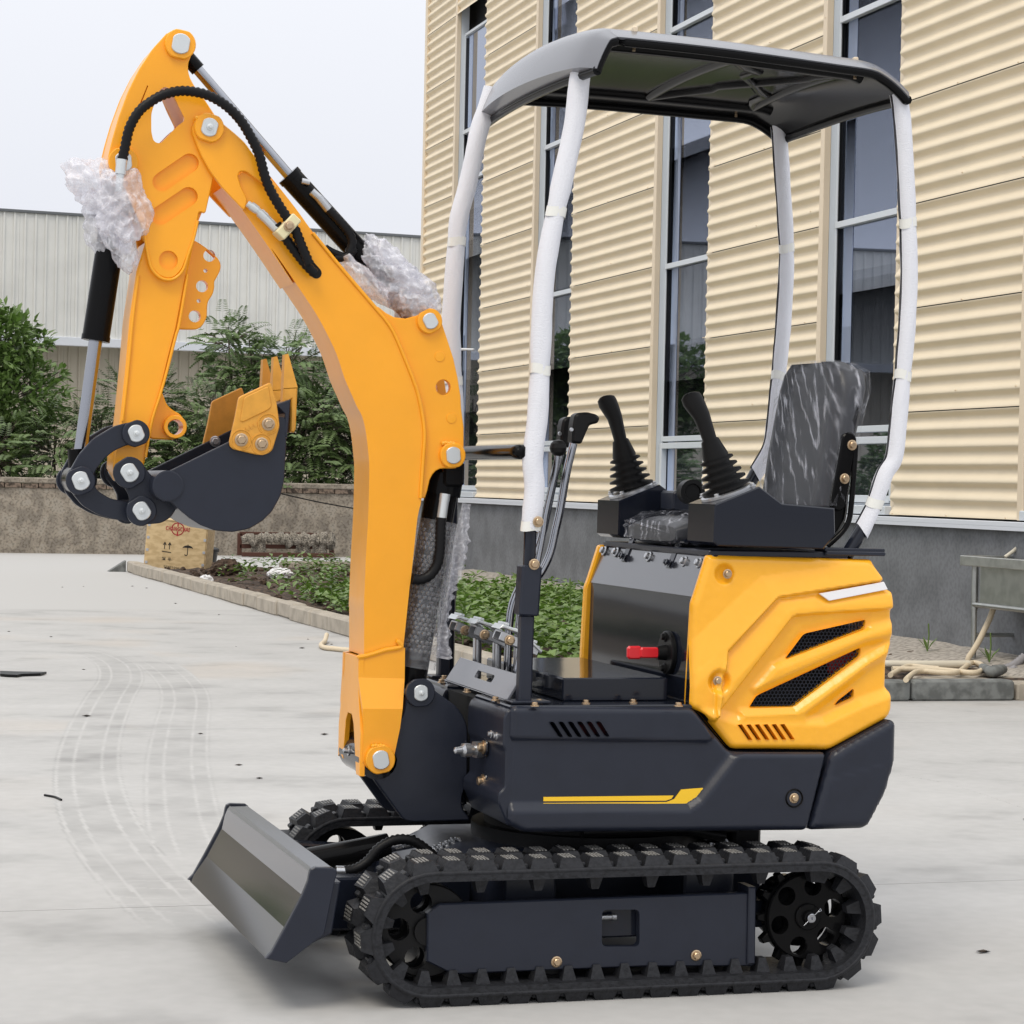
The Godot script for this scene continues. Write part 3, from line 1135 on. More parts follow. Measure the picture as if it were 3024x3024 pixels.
# pivot pin seen end on: flatted silver head in a raised boss, grease nipple where wanted
func pin(e: Node3D, c: Vector2, z: float, r: float, boss: float, bm: Material, nipple: bool, ang := 0.0, far := true) -> void:
	var g := Geo.new()
	g.prism(dd(c, boss, 0.92, ang + PI / 2), z - 0.002, z + 0.011, 0.002)
	var o := obj("pin_boss", g, bm, e)
	if far:
		g = Geo.new()
		g.prism(dd(c, boss, 0.92, ang + PI / 2), -z - 0.011, -z + 0.002, 0.002)
		obj("pin_boss", g, bm, e)
	var p := Geo.new()
	p.prism(dd(c, r, 0.84, ang), -z - 0.016, z + 0.016, 0.0015)
	if nipple:
		p.lathe(Vector3(c.x, c.y, z + 0.016), Vector3(0, 0, 1), [Vector2(-0.002, r * 0.62), Vector2(0.0005, r * 0.6), Vector2(0.0005, r * 0.36), Vector2(0.004, r * 0.36), Vector2(0.005, r * 0.2), Vector2(0.011, r * 0.16), Vector2(0.011, 0)], 12)
	obj("pin", p, M.zinc_bright, o)

func seg_dist(p: Vector2, P: PackedVector2Array) -> float:
	var best := 1e9
	var k := P.size()
	for i in k:
		best = minf(best, Geometry2D.get_closest_point_to_segment(p, P[i], P[(i + 1) % k]).distance_squared_to(p))
	best = sqrt(best)
	return best if Geometry2D.is_point_in_polygon(p, P) else -best

func sst(a: float, b: float, x: float) -> float:
	var t := clampf((x - a) / (b - a), 0.0, 1.0)
	return t * t * (3.0 - 2.0 * t)

# moulded panel: layers of [polygon, height, ramp width]; rim rolls back round the outline
func relief(p: Vector2, out: PackedVector2Array, layers: Array, roll: float) -> float:
	var h := 0.0
	for l in layers:
		var P: PackedVector2Array = l[0]
		var w: float = l[2]
		var s := seg_dist(p, P) if w < 0.5 else 0.0
		if l.size() > 3:
			# a facet that rises steadily from one edge of its outline
			if s > -0.004:
				var E: PackedVector2Array = l[3]
				var d := 1e9
				for i in E.size() - 1:
					d = minf(d, Geometry2D.get_closest_point_to_segment(p, E[i], E[i + 1]).distance_to(p))
				h += float(l[1]) * clampf(d / w, 0.0, 1.0) * sst(-0.004, 0.004, s)
			continue
		h += float(l[1]) * sst(-w * 0.5, w * 0.5, s)
	if roll > 0.0:
		var s := clampf(seg_dist(p, out) / roll, 0.0, 1.0)
		h -= roll * (1.0 - sqrt(maxf(0.0, 1.0 - (1.0 - s) * (1.0 - s))))
	return h

func moulded(g: Geo, outline: PackedVector2Array, holes: Array, layers: Array, z0: float, cell: float, roll: float, depth: float, hole_depth := 0.02) -> void:
	var O := Geo.ccw(outline)
	var lo := O[0]
	var hi := O[0]
	for p in O:
		lo = lo.min(p)
		hi = hi.max(p)
	var nx := int((hi.x - lo.x) / cell) + 1
	var ny := int((hi.y - lo.y) / cell) + 1
	var cache := {}
	for i in nx:
		for j in ny:
			var a := lo + Vector2(i, j) * cell
			var q := PackedVector2Array([a, a + Vector2(cell, 0), a + Vector2(cell, cell), a + Vector2(0, cell)])
			var mid := a + Vector2(cell, cell) * 0.5
			var polys := [q]
			if absf(seg_dist(mid, O)) < cell * 0.8:
				polys = Geometry2D.intersect_polygons(q, O)
			elif not Geometry2D.is_point_in_polygon(mid, O):
				continue
			for h in holes:
				if absf(seg_dist(mid, h)) < cell * 0.8:
					var rest := []
					for pq in polys:
						for c in Geometry2D.clip_polygons(pq, h):
							if not Geometry2D.is_polygon_clockwise(c):
								rest.append(c)
					polys = rest
				elif Geometry2D.is_point_in_polygon(mid, h):
					polys = []
			for pq in polys:
				var t := Geometry2D.triangulate_polygon(pq)
				var P := []
				var N := []
				for p in pq:
					var key := Vector2i(roundi(p.x * 20000.0), roundi(p.y * 20000.0))
					if not cache.has(key):
						var h0 := relief(p, O, layers, roll)
						var e := 0.0015
						var hx := relief(p + Vector2(e, 0), O, layers, roll) - relief(p - Vector2(e, 0), O, layers, roll)
						var hy := relief(p + Vector2(0, e), O, layers, roll) - relief(p - Vector2(0, e), O, layers, roll)
						cache[key] = [h0, Vector3(-hx / (2 * e), -hy / (2 * e), 1.0).limit_length(1e6).normalized()]
					P.append(Vector3(p.x, p.y, z0 + cache[key][0]))
					N.append(cache[key][1])
				for k in range(0, t.size(), 3):
					g.trin(P[t[k]], P[t[k + 1]], P[t[k + 2]], N[t[k]], N[t[k + 1]], N[t[k + 2]])
	g.wall(O, z0 - depth, z0 - roll + 0.0015)
	for h in holes:
		var H := Geo.ccw(h)
		H.reverse()
		var ref := relief(H[0], O, layers, roll)
		g.wall(H, z0 + ref - hole_depth, z0 + ref + 0.004)

# length of ribbed rubber hose
func ribbed(P: PackedVector3Array, r: float, pitch := 0.011) -> Geo:
	var g := Geo.new()
	var pts := PackedVector3Array()
	var rad := []
	var left := 0.0
	var k := 0
	for i in P.size() - 1:
		var L := P[i].distance_to(P[i + 1])
		var s := left
		while s < L:
			pts.append(P[i].lerp(P[i + 1], s / L))
			rad.append(r * [1.0, 1.06, 0.98, 0.86][k % 4])
			k += 1
			s += pitch * 0.25
		left = s - L
	g.tube(pts, rad, 10)
	return g

func crumple(ctr: Vector3, rad: Vector3, seed_: int, rough: float, rot := 0.0) -> Geo:
	var g := Geo.new()
	var f := FastNoiseLite.new()
	f.seed = seed_
	f.frequency = 11.0
	f.fractal_type = FastNoiseLite.FRACTAL_RIDGED
	f.fractal_octaves = 2
	var f2 := FastNoiseLite.new()
	f2.seed = seed_ + 1
	f2.frequency = 6.0
	var rows := []
	for i in 57:
		var th := PI * i / 56.0
		var row := PackedVector3Array()
		for j in 80:
			var ph := TAU * j / 80.0
			var d := Vector3(sin(th) * cos(ph), cos(th), sin(th) * sin(ph))
			var q := d * rad
			var k := 1.0 + rough * 0.55 * f2.get_noise_3dv(q * 2.4 + d * 0.03)
			var p := q * k + d * 0.011 * (f.get_noise_3dv(q * 1.5) - 0.2)
			row.append(ctr + p.rotated(Vector3(0, 0, 1), rot))
		rows.append(row)
	g.sheet(rows, true)
	return g

# ---------------------------------------------------------------- excavator
func excavator() -> void:
	var e := thing("mini_excavator", "yellow and dark grey mini excavator on rubber tracks, its posts wrapped in white foam", "excavator")
	undercarriage(e)
	blade(e)
	house(e)
	hood(e)
	cab(e)
	canopy(e)
	boom(e)
	arm(e)
	bucket(e)

func stadium_loop(x0: float, x1: float, y: float, r: float, k := 20) -> PackedVector2Array:
	var o := PackedVector2Array()
	for i in 13:
		o.append(Vector2(lerpf(x0, x1, i / 12.0), y - r))
	for i in range(1, k):
		o.append(Vector2(x1, y) + Vector2.from_angle(-PI / 2 + PI * i / k) * r)
	for i in 13:
		o.append(Vector2(lerpf(x1, x0, i / 12.0), y + r))
	for i in range(1, k):
		o.append(Vector2(x0, y) + Vector2.from_angle(PI / 2 + PI * i / k) * r)
	return o

func undercarriage(e: Node3D) -> void:
	var xf := -0.452
	var xr := 0.432
	var yc := 0.1545
	var R := 0.129
	# rubber lug, trapezoid with a hooked side
	var lg := Geo.new()
	var zb := 0.046
	var pts := [Vector3(-0.026, 0, -zb), Vector3(0.026, 0, -zb), Vector3(0.03, 0, zb), Vector3(-0.03, 0, zb), Vector3(-0.015, 0.0245, -zb + 0.012), Vector3(0.015, 0.0245, -zb + 0.012), Vector3(0.02, 0.0255, zb - 0.01), Vector3(-0.02, 0.0255, zb - 0.01)]
	for f in [[0, 1, 5, 4], [1, 2, 6, 5], [2, 3, 7, 6], [3, 0, 4, 7]]:
		lg.quad(pts[f[0]], pts[f[1]], pts[f[2]], pts[f[3]])
	lg.quad(pts[4], pts[5], pts[6], pts[7])
	lg.box(Vector3(0.024, 0.008, 0.02), Vector3(0.022, 0.014, 0.03), 0.003)
	var lug := lg.mesh()
	var tp := Geo.new()
	for k in 4:
		tp.box(Vector3(-0.011 + 0.0072 * k, 0.0258, 0.006), Vector3(0.0036, 0.0022, 0.05), 0.0)
	var worn := tp.mesh()
	var gl := Geo.new()
	for f in [[Vector3(-0.016, 0, -0.02), Vector3(0.016, 0, -0.02), Vector3(0.016, 0, 0.02), Vector3(-0.016, 0, 0.02)]]:
		var a := [Vector3(-0.008, -0.03, -0.012), Vector3(0.008, -0.03, -0.012), Vector3(0.008, -0.03, 0.012), Vector3(-0.008, -0.03, 0.012)]
		for i in 4:
			gl.quad(f[i], f[(i + 1) % 4], a[(i + 1) % 4], a[i])
		gl.quad(a[0], a[1], a[2], a[3])
	var guide := gl.mesh()
	var total := 2 * (xr - xf) + TAU * R
	for side in [1.0, -1.0]:
		var z0: float = 0.315
		var z1: float = 0.5
		var t := Geo.new()
		var out := stadium_loop(xf, xr, yc, R)
		var inn := stadium_loop(xf, xr, yc, R - 0.017)
		t.prism(out, side * z0, side * z1, 0.002, [inn])
		# rim bead on both edges
		for zz in [z0 + 0.004, z1 - 0.004]:
			var bead := PackedVector3Array()
			for p in out:
				bead.append(Vector3(p.x, p.y, side * zz))
			bead.append(bead[0])
			t.tube(bead, 0.006, 6, false)
		var belt := obj("rubber_track", t, M.rubber, e)
		belt.set_meta("label", "left rubber track" if side > 0 else "right rubber track")
		var n := 40
		for i in n:
			for row in 2:
				var s := total * (i + 0.5 * row) / n
				var w := loop_at(s, xf, xr, yc, R)
				var o := MeshInstance3D.new()
				o.mesh = lug
				o.material_override = M.rubber
				o.name = "lug"
				var nn: Vector2 = w[1]
				var zc: float = side * (z1 - 0.047 if row == 0 else z0 + 0.047)
				var bs := Basis(Vector3(nn.y, -nn.x, 0), Vector3(nn.x, nn.y, 0), Vector3(0, 0, 1))
				if side < 0:
					bs = bs * Basis(Vector3.UP, PI)
				if row == 1:
					bs = bs * Basis(Vector3.UP, PI)
				o.transform = Transform3D(bs, Vector3(w[0].x, w[0].y, zc))
				belt.add_child(o, true)
				if nn.y > -0.3 and i % 1 == 0:
					var ow := MeshInstance3D.new()
					ow.mesh = worn
					ow.material_override = M.rubber_worn
					ow.name = "worn_tread"
					ow.transform = o.transform
					belt.add_child(ow, true)
			var wg := loop_at(total * i / n, xf, xr, yc, R - 0.017)
			if wg[1].y < 0.9 or i % 2 == 0:
				var og := MeshInstance3D.new()
				og.mesh = guide
				og.material_override = M.rubber
				og.name = "guide_lug"
				var n2: Vector2 = wg[1]
				og.transform = Transform3D(Basis(Vector3(n2.y, -n2.x, 0), Vector3(n2.x, n2.y, 0), Vector3(0, 0, 1)), Vector3(wg[0].x, wg[0].y, side * 0.455))
				belt.add_child(og, true)
		# cover plate of the track frame
		var cp := Geo.new()
		var plate := p2([-0.43,0.214,0.029,0.216,0.284,0.217,0.292,0.212,0.297,0.058,0.288,0.054,0.033,0.063,-0.398,0.063,-0.455,0.092,-0.457,0.194])
		var hole := rnd(p2([-0.065,0.19,0.021,0.188,0.023,0.107,-0.064,0.11]), 0.012)
		cp.prism(plate, side * 0.44, side * 0.462, 0.003, [hole])
		var fl := p2([0.274,0.231,0.291,0.23,0.293,0.06,0.275,0.059])
		cp.prism(fl, side * 0.40, side * 0.47, 0.003)
		var top := Geo.new()
		var fp := obj("track_frame_cover", cp, M.navy_paint, e)
		var fr := Geo.new()
		fr.box(Vector3(-0.05, 0.158, side * 0.39), Vector3(0.6, 0.07, 0.09), 0.006)
		fr.box(Vector3(-0.33, 0.155, side * 0.39), Vector3(0.22, 0.05, 0.05), 0.006)
		fr.box(Vector3(0.28, 0.155, side * 0.36), Vector3(0.2, 0.06, 0.06), 0.006)
		obj("track_frame", fr, M.navy_gloss, e)
		var gz := Geo.new()
		gz.lathe(Vector3(-0.061,0.171,0.45), Vector3(1, 0, 0), [Vector2(-0.005, 0), Vector2(-0.005, 0.006), Vector2(0.022, 0.006), Vector2(0.022, 0.0075), Vector2(0.032, 0.0075), Vector2(0.032, 0)], 10)
		obj("grease_nipple", gz, M.zinc, fp)
		for b in [Vector2(-0.167,0.081), Vector2(0.155,0.083)]:
			var bo := Geo.new()
			bo.bolt(Vector3(b.x, b.y, side * 0.462), Vector3(0, 0, side), 0.0085)
			obj("bolt", bo, M.brass_bolt, fp)
		# bottom rollers
		for c in [Vector2(-0.167,0.066), Vector2(0.157,0.07), Vector2(-0.348,0.061)]:
			var ro := Geo.new()
			var rr := 0.054
			ro.lathe(Vector3(c.x, 0.039 + rr, side * 0.36), Vector3(0, 0, side), [Vector2(0, 0), Vector2(0, rr), Vector2(0.03, rr), Vector2(0.035, rr * 0.6), Vector2(0.05, rr * 0.6), Vector2(0.055, rr), Vector2(0.085, rr), Vector2(0.088, rr * 0.85), Vector2(0.082, rr * 0.8), Vector2(0.082, 0)], 26)
			obj("track_roller", ro, M.black_plastic, e)
		# drive sprocket with six holes and teeth
		var sc := Vector2(0.43,0.155)
		var holes := []
		for q in [Vector2(0.379,0.202), Vector2(0.442,0.222), Vector2(0.491,0.172), Vector2(0.476,0.109), Vector2(0.411,0.09), Vector2(0.364,0.138)]:
			holes.append(circle(q, 0.021, 16))
		var teeth := PackedVector2Array()
		for i in 13:
			for w in [[0.0, 0.098], [0.3, 0.098], [0.42, 0.116], [0.62, 0.116], [0.75, 0.098]]:
				teeth.append(sc + Vector2.from_angle(TAU * (i + float(w[0])) / 13.0) * float(w[1]))
		var sp := Geo.new()
		sp.prism(teeth, side * 0.40, side * 0.425, 0.002, holes)
		sp.prism(circle(sc, 0.096, 36), side * 0.426, side * 0.437, 0.003, holes)
		sp.lathe(Vector3(sc.x, sc.y, side * 0.43), Vector3(0, 0, side), [Vector2(0, 0.03), Vector2(0.012, 0.03), Vector2(0.014, 0.028), Vector2(0.014, 0.016), Vector2(0.024, 0.014), Vector2(0.026, 0)], 24)
		var so := obj("drive_sprocket", sp, M.black_gloss, e)
		var hn := Geo.new()
		hn.lathe(Vector3(sc.x, sc.y, side * 0.45), Vector3(0, 0, side), [Vector2(0, 0.0105), Vector2(0.012, 0.0105), Vector2(0.013, 0.009), Vector2(0.013, 0.003), Vector2(0.009, 0)], 16)
		hn.tube(p3([sc.x - 0.018, sc.y - 0.016, side * 0.459, sc.x + 0.016, sc.y + 0.014, side * 0.459, sc.x + 0.021, sc.y + 0.021, side * 0.459, sc.x + 0.024, sc.y + 0.016, side * 0.459, sc.x + 0.016, sc.y + 0.013, side * 0.459]), 0.0014, 5)
		obj("axle_nut", hn, M.steel_rod, so)
		var dm := Geo.new()
		dm.lathe(Vector3(sc.x, sc.y, side * 0.30), Vector3(0, 0, side), [Vector2(0, 0), Vector2(0, 0.075), Vector2(0.09, 0.075), Vector2(0.1, 0.06), Vector2(0.1, 0)], 28)
		obj("track_motor", dm, M.black_gloss, e)
		# front idler: spoked wheel
		var ic := Vector2(xf, yc)
		var ih := []
		for i in 5:
			ih.append(circle(ic + Vector2.from_angle(TAU * i / 5.0 + 0.55) * 0.062, 0.024, 16))
		var id := Geo.new()
		id.prism(circle(ic, 0.1, 36), side * 0.425, side * 0.445, 0.003, ih)
		id.prism(circle(ic, 0.1, 36), side * 0.37, side * 0.39, 0.003, ih)
		id.lathe(Vector3(ic.x, ic.y, side * 0.365), Vector3(0, 0, side), [Vector2(0, 0), Vector2(0, 0.03), Vector2(0.09, 0.03), Vector2(0.09, 0)], 18)
		id.lathe(Vector3(ic.x, ic.y, side * 0.365), Vector3(0, 0, side), [Vector2(0.026, 0.1), Vector2(0.06, 0.1)], 36)
		obj("front_idler", id, M.black_plastic, e)
	# cross frame and slewing ring
	var xfm := Geo.new()
	xfm.prism(p2([-0.42, 0.16, -0.4, 0.23, -0.28, 0.285, 0.34, 0.285, 0.42, 0.22, 0.42, 0.1, -0.42, 0.1]), -0.2, 0.2, 0.006)
	for s in [1.0, -1.0]:
		xfm.box(Vector3(-0.2, 0.2, s * 0.27), Vector3(0.12, 0.11, 0.2), 0.008)
		xfm.box(Vector3(0.22, 0.2, s * 0.27), Vector3(0.12, 0.11, 0.2), 0.008)
	var xo := obj("cross_frame", xfm, M.navy_paint, e)
	var wd := Geo.new()
	for i in 60:
		var f := i / 59.0
		wd.box(Vector3(-0.395 + 0.12 * f, 0.236 + 0.053 * f + 0.003 * sin(i * 1.7), 0.05 + 0.02 * sin(i * 0.9)), Vector3(0.006, 0.006, 0.012), 0.001)
	obj("weld_bead", wd, M.zinc, xo)
	var sr := Geo.new()
	sr.lathe(Vector3(0.06, 0.28, 0), Vector3.UP, [Vector2(0, 0.28), Vector2(0.035, 0.28), Vector2(0.035, 0.25), Vector2(0.09, 0.25), Vector2(0.09, 0)], 40)
	obj("slewing_ring", sr, M.black_plastic, e)
	# underside clutter: pipes and fittings below the deck
	var pf := Geo.new()
	pf.tube(curve3(p3([0.253,0.307,0.25,0.288,0.306,0.25,0.305,0.301,0.25,0.31,0.279,0.25]), 4), 0.006, 8)
	obj("hydraulic_fitting", pf, M.zinc, e)
	pf = Geo.new()
	pf.tube(curve3(p3([-0.134,0.288,0.3,-0.112,0.304,0.3]), 4), 0.007, 8)
	obj("hydraulic_fitting", pf, M.zinc, e)
	pf = Geo.new()
	pf.tube(curve3(p3([0.269,0.28,0.25,0.273,0.296,0.25]), 4), 0.008, 8)
	obj("hydraulic_fitting", pf, M.zinc, e)
	var pk := Geo.new()
	pk.box(Vector3(0.27, 0.345, 0.22), Vector3(0.14, 0.05, 0.08), 0.006)
	obj("valve_block", pk, M.black_plastic, e)
	pk = Geo.new()
	pk.tube(p3([-0.05, 0.33, 0.27, 0.2, 0.33, 0.27, 0.3, 0.31, 0.25]), 0.014, 8)
	obj("travel_pipe", pk, M.black_plastic, e)
	pk = Geo.new()
	pk.box(Vector3(0.36, 0.33, 0.1), Vector3(0.07, 0.1, 0.3), 0.01)
	obj("valve_block", pk, M.black_plastic, e)

# point and outward normal of the track loop at distance s
func loop_at(s: float, x0: float, x1: float, y: float, r: float) -> Array:
	var L := x1 - x0
	var total := 2 * L + TAU * r
	s = fposmod(s, total)
	if s < L:
		return [Vector2(x1 - s, y + r), Vector2(0, 1)]
	s -= L
	if s < PI * r:
		var d := Vector2.from_angle(PI / 2 + s / r)
		return [Vector2(x0, y) + d * r, d]
	s -= PI * r
	if s < L:
		return [Vector2(x0 + s, y - r), Vector2(0, -1)]
	s -= L
	var d2 := Vector2.from_angle(-PI / 2 + s / r)
	return [Vector2(x1, y) + d2 * r, d2]

func blade(e: Node3D) -> void:
	var side := p2([-0.721,0.293,-0.718,0.301,-0.71,0.305,-0.671,0.303,-0.664,0.298,-0.663,0.289,-0.667,0.275,-0.682,0.193,-0.687,0.165,-0.766,0.108,-0.81,0.119,-0.797,0.132,-0.77,0.181,-0.735,0.248,-0.724,0.276])
	var b := Node3D.new()
	b.name = "dozer_blade"
	e.add_child(b, true)
	twin("end_plate", side, 0.484, 0.5, 0.002, M.navy_paint, b)
	# bent front plate, four flats
	var front := p2([-0.713,0.301,-0.718,0.293,-0.732,0.245,-0.767,0.178,-0.806,0.116,-0.801,0.115,-0.762,0.175,-0.726,0.244,-0.712,0.29])
	var m := Geo.new()
	m.soft = 0.9999
	m.prism(front, -0.484, 0.484, 0.001)
	var rail := p2([-0.713,0.301,-0.669,0.3,-0.666,0.289,-0.714,0.29])
	obj("mouldboard", m, M.blade_paint, b)
	m = Geo.new()
	m.prism(rail, -0.4838, 0.4838, 0.006)
	obj("top_rail", m, M.navy_gloss, b)
	var k := Geo.new()
	k.prism(p2([-0.662,0.268,-0.648,0.268,-0.664,0.161,-0.727,0.13,-0.74,0.144,-0.701,0.222]), -0.47, 0.47, 0.003)
	obj("back_box", k, M.navy_paint, b)
	# push arms to the cross frame
	var ar := Geo.new()
	for s in [1.0, -1.0]:
		ar = Geo.new()
		ar.bar(Vector3(-0.66, 0.19, s * 0.26), Vector3(-0.3, 0.17, s * 0.2), 0.06, 0.115, 0.005)
		obj("push_arm", ar, M.navy_gloss, e)
	ar = Geo.new()
	ar.bar(Vector3(-0.63, 0.17, 0.24), Vector3(-0.63, 0.17, -0.24), 0.115, 0.07, 0.005)
	obj("cross_bar", ar, M.navy_gloss, e)
	var cy := Geo.new()
	cy.tube(p3([-0.616,0.237,0,-0.428,0.267,0]), 0.03, 18)
	obj("blade_cylinder", cy, M.black_gloss, e)
	var rd := Geo.new()
	rd.tube(p3([-0.428,0.267,0,-0.364,0.277,0]), 0.016, 14)
	obj("blade_rod", rd, M.chrome, e)
	obj("blade_hose", ribbed(curve3(p3([-0.559,0.232,0.12,-0.533,0.236,0.12,-0.505,0.253,0.12,-0.48,0.281,0.12,-0.447,0.298,0.12,-0.414,0.299,0.12,-0.384,0.286,0.12,-0.351,0.26,0.12]), 6), 0.012), M.hose, e)
	var ft := Geo.new()
	ft.tube(p3([-0.579,0.232,0.12,-0.558,0.231,0.12]), 0.0125, 8)
	obj("hose_fitting", ft, M.zinc, e)

func house(e: Node3D) -> void:
	# boom support plates and the block between them
	var pl := rnd(p2([-0.412,0.641,-0.403,0.655,-0.388,0.659,-0.372,0.653,-0.36,0.64,-0.345,0.629,-0.299,0.597,-0.28,0.57,-0.272,0.547,-0.27,0.422,-0.282,0.397,-0.283,0.365,-0.259,0.337,-0.401,0.336,-0.419,0.341,-0.503,0.451,-0.516,0.473,-0.515,0.499,-0.499,0.511,-0.47,0.517,-0.426,0.577]), 0.012)
	var o := twin("boom_support", pl, 0.072, 0.1, 0.003, M.navy_paint, e)
	var blk := Geo.new()
	blk.prism(p2([-0.459,0.506,-0.432,0.509,-0.399,0.518,-0.298,0.517,-0.261,0.37,-0.375,0.34,-0.443,0.422]), -0.07, 0.07, 0.004)
	blk.lathe(Vector3(-0.482, 0.478, -0.1), Vector3(0, 0, 1), [Vector2(0, 0), Vector2(0, 0.045), Vector2(0.2, 0.045), Vector2(0.2, 0)], 20)
	obj("swing_post", blk, M.navy_gloss, o)
	pin(e, Vector2(-0.388,0.63), 0.1, 0.0185, 0.034, M.navy_paint, true, 0.05)
	var gn := Geo.new()
	gn.lathe(Vector3(-0.516,0.487,0), Vector3(-1, 0.1, 0), [Vector2(0, 0.012), Vector2(0.012, 0.012), Vector2(0.012, 0.007), Vector2(0.022, 0.006), Vector2(0.026, 0)], 10)
	obj("grease_nipple", gn, M.zinc, o)
	# core of the deck with the front fascia
	var core := Geo.new()
	core.prism(p2([-0.262, 0.618, -0.262, 0.375, 0.45, 0.372, 0.62, 0.375, 0.62, 0.5, 0.45, 0.6, 0.16, 0.618]), -0.345, 0.345, 0.004)
	obj("deck_core", core, M.black_void, e)
	var fa := Geo.new()
	var prof := rnd(p2([-0.255, 0.621, -0.268, 0.617, -0.276, 0.6, -0.276, 0.54, -0.270, 0.528, -0.270, 0.45, -0.284, 0.437, -0.284, 0.415, -0.262, 0.366, -0.2, 0.366, -0.2, 0.6]), 0.006, 3)
	var fo := twin("front_fascia", prof, 0.11, 0.393, 0.006, M.navy_paint, e)
	# bolts and cable glands on the fascia
	for q in [[Vector3(-0.276,0.521,0.248), 0.011], [Vector3(-0.272,0.444,0.235), 0.011]]:
		var b := Geo.new()
		b.lathe(q[0], Vector3(-1, 0, 0), [Vector2(-0.002, 0.022), Vector2(0.001, 0.021), Vector2(0.001, 0)], 18)
		obj("washer", b, M.navy_gloss, fo)
		b = Geo.new()
		b.bolt(q[0], Vector3(-1, 0, 0), q[1])
		obj("bolt", b, M.brass_bolt, fo)
	for q in [Vector3(-0.276,0.556,0.301), Vector3(-0.276,0.556,0.344)]:
		var b := Geo.new()
		b.bolt(q, Vector3(-1, 0, 0), 0.006)
		obj("bolt", b, M.zinc, fo)
	var gd := Geo.new()
	gd.lathe(Vector3(-0.276,0.513,0.221), Vector3(-1, 0, 0.25), [Vector2(-0.01, 0.02), Vector2(0.016, 0.02), Vector2(0.016, 0.012), Vector2(0.03, 0.012), Vector2(0.03, 0.017), Vector2(0.045, 0.017), Vector2(0.05, 0.01), Vector2(0.066, 0.008), Vector2(0.07, 0)], 6)
	obj("hose_nipple", gd, M.zinc, fo)
	# moulded side skirts
	var outl := rnd(p2([-0.262,0.62,-0.253,0.626,0.157,0.62,0.176,0.603,0.253,0.521,0.483,0.518,0.44,0.343,-0.231,0.353,-0.264,0.371,-0.263,0.549]), 0.012, 3)
	var up := p2([-0.292,0.641,0.172,0.639,0.178,0.603,0.208,0.553,0.196,0.545,-0.29,0.556])
	var low := p2([-0.286,0.409,0.151,0.401,0.178,0.417,0.259,0.515,0.279,0.531,0.537,0.528,0.49,0.313,-0.285,0.331])
	var slots := []
	for k in 6:
		slots.append(rnd(p2([-0.178,0.593,-0.167,0.593,-0.144,0.559,-0.153,0.559]), 0.004, 2))
		for i in slots[k].size():
			slots[k][i] += Vector2(0.0214 * k, 0)
	var sk := Geo.new()
	moulded(sk, outl, slots, [[up, 0.01, 0.012], [low, 0.016, 0.026]], 0.395, 0.006, 0.014, 0.05, 0.03)
	sk.xf = Transform3D(Basis.from_scale(Vector3(1, 1, -1)), Vector3.ZERO)
	sk.prism(outl, 0.345, 0.40, 0.01)
	var so := obj("side_skirt", sk, M.navy_paint, e)
	# yellow stripes stuck on the skirt
	var dc := Geo.new()
	dc.prism(p2([-0.183,0.428,0.119,0.426,0.114,0.419,0.101,0.415,-0.183,0.419]), 0.3945, 0.3975)
	obj("stripe", dc, M.decal_yellow, so)
	dc = Geo.new()
	dc.prism(p2([-0.183,0.415,0.103,0.412,0.121,0.418,0.137,0.439,0.207,0.443,0.195,0.418,0.191,0.414,0.174,0.406,0.158,0.403,-0.183,0.407]), 0.3945, 0.3975)
	obj("stripe", dc, M.decal_yellow, so)
	var rp := Geo.new()
	rp.box(Vector3(-0.06, 0.57, 0.37), Vector3(0.075, 0.03, 0.012), 0.003)
	obj("red_hose_end", rp, M.red_part, so)
	var sb := Geo.new()
	var bc := Vector3(0.403,0.417,0.412)
	sb.lathe(bc, Vector3(0, 0, 1), [Vector2(-0.006, 0.024), Vector2(0.0035, 0.02), Vector2(-0.004, 0.016), Vector2(-0.004, 0)], 22)
	obj("bolt_recess", sb, M.black_plastic, so)
	sb = Geo.new()
	sb.bolt(bc + Vector3(0, 0, -0.003), Vector3(0, 0, 1), 0.008)
	obj("bolt", sb, M.brass_bolt, so)
	# counterweight at the tail
	var cw := rnd(p2([0.494,0.517,0.641,0.591,0.654,0.583,0.654,0.491,0.639,0.445,0.635,0.428,0.594,0.352,0.579,0.344,0.443,0.343]), 0.012, 3)
	var cg := Geo.new()
	moulded(cg, cw, [], [[p2([0.459,0.535,0.524,0.518,0.668,0.587,0.67,0.503,0.487,0.457]), -0.001, 0.01]], 0.412, 0.009, 0.02, 0.81)
	obj("counterweight", cg, M.navy_paint, e)
	# deck plate and the raised floor box
	var dk := Geo.new()
	dk.xf = Transform3D(Basis(Vector3.RIGHT, -PI / 2), Vector3.ZERO)
	dk.prism(p2([-0.262, -0.39, 0.16, -0.39, 0.16, 0.39, -0.262, 0.39, -0.262, 0.12, -0.16, 0.08, -0.16, -0.08, -0.262, -0.12]), 0.615, 0.627, 0.003)
	obj("deck_plate", dk, M.navy_gloss, e)
	var fb := Geo.new()
	fb.box(Vector3(0.012, 0.653, 0.0), Vector3(0.25, 0.052, 0.6), 0.004)
	obj("floor_box", fb, M.navy_gloss, e)
	for q in [Vector3(-0.269,0.632,0.074), Vector3(-0.26,0.632,0.273), Vector3(-0.211,0.632,0.408), Vector3(-0.179,0.632,0.338), Vector3(0.036,0.632,0.351), Vector3(-0.078,0.632,0.361), Vector3(0.111,0.632,0.435), Vector3(-0.259,0.632,-0.183), Vector3(-0.222,0.632,-0.294)]:
		var b := Geo.new()
		b.bolt(Vector3(q.x, 0.627, q.z), Vector3.UP, 0.007)
		obj("bolt", b, M.brass_bolt, e)
	# toe guard: sloping plate with a hand slot
	var a := Vector3(-0.235,0.63,-0.225)
	var b2 := Vector3(-0.243,0.63,0.31)
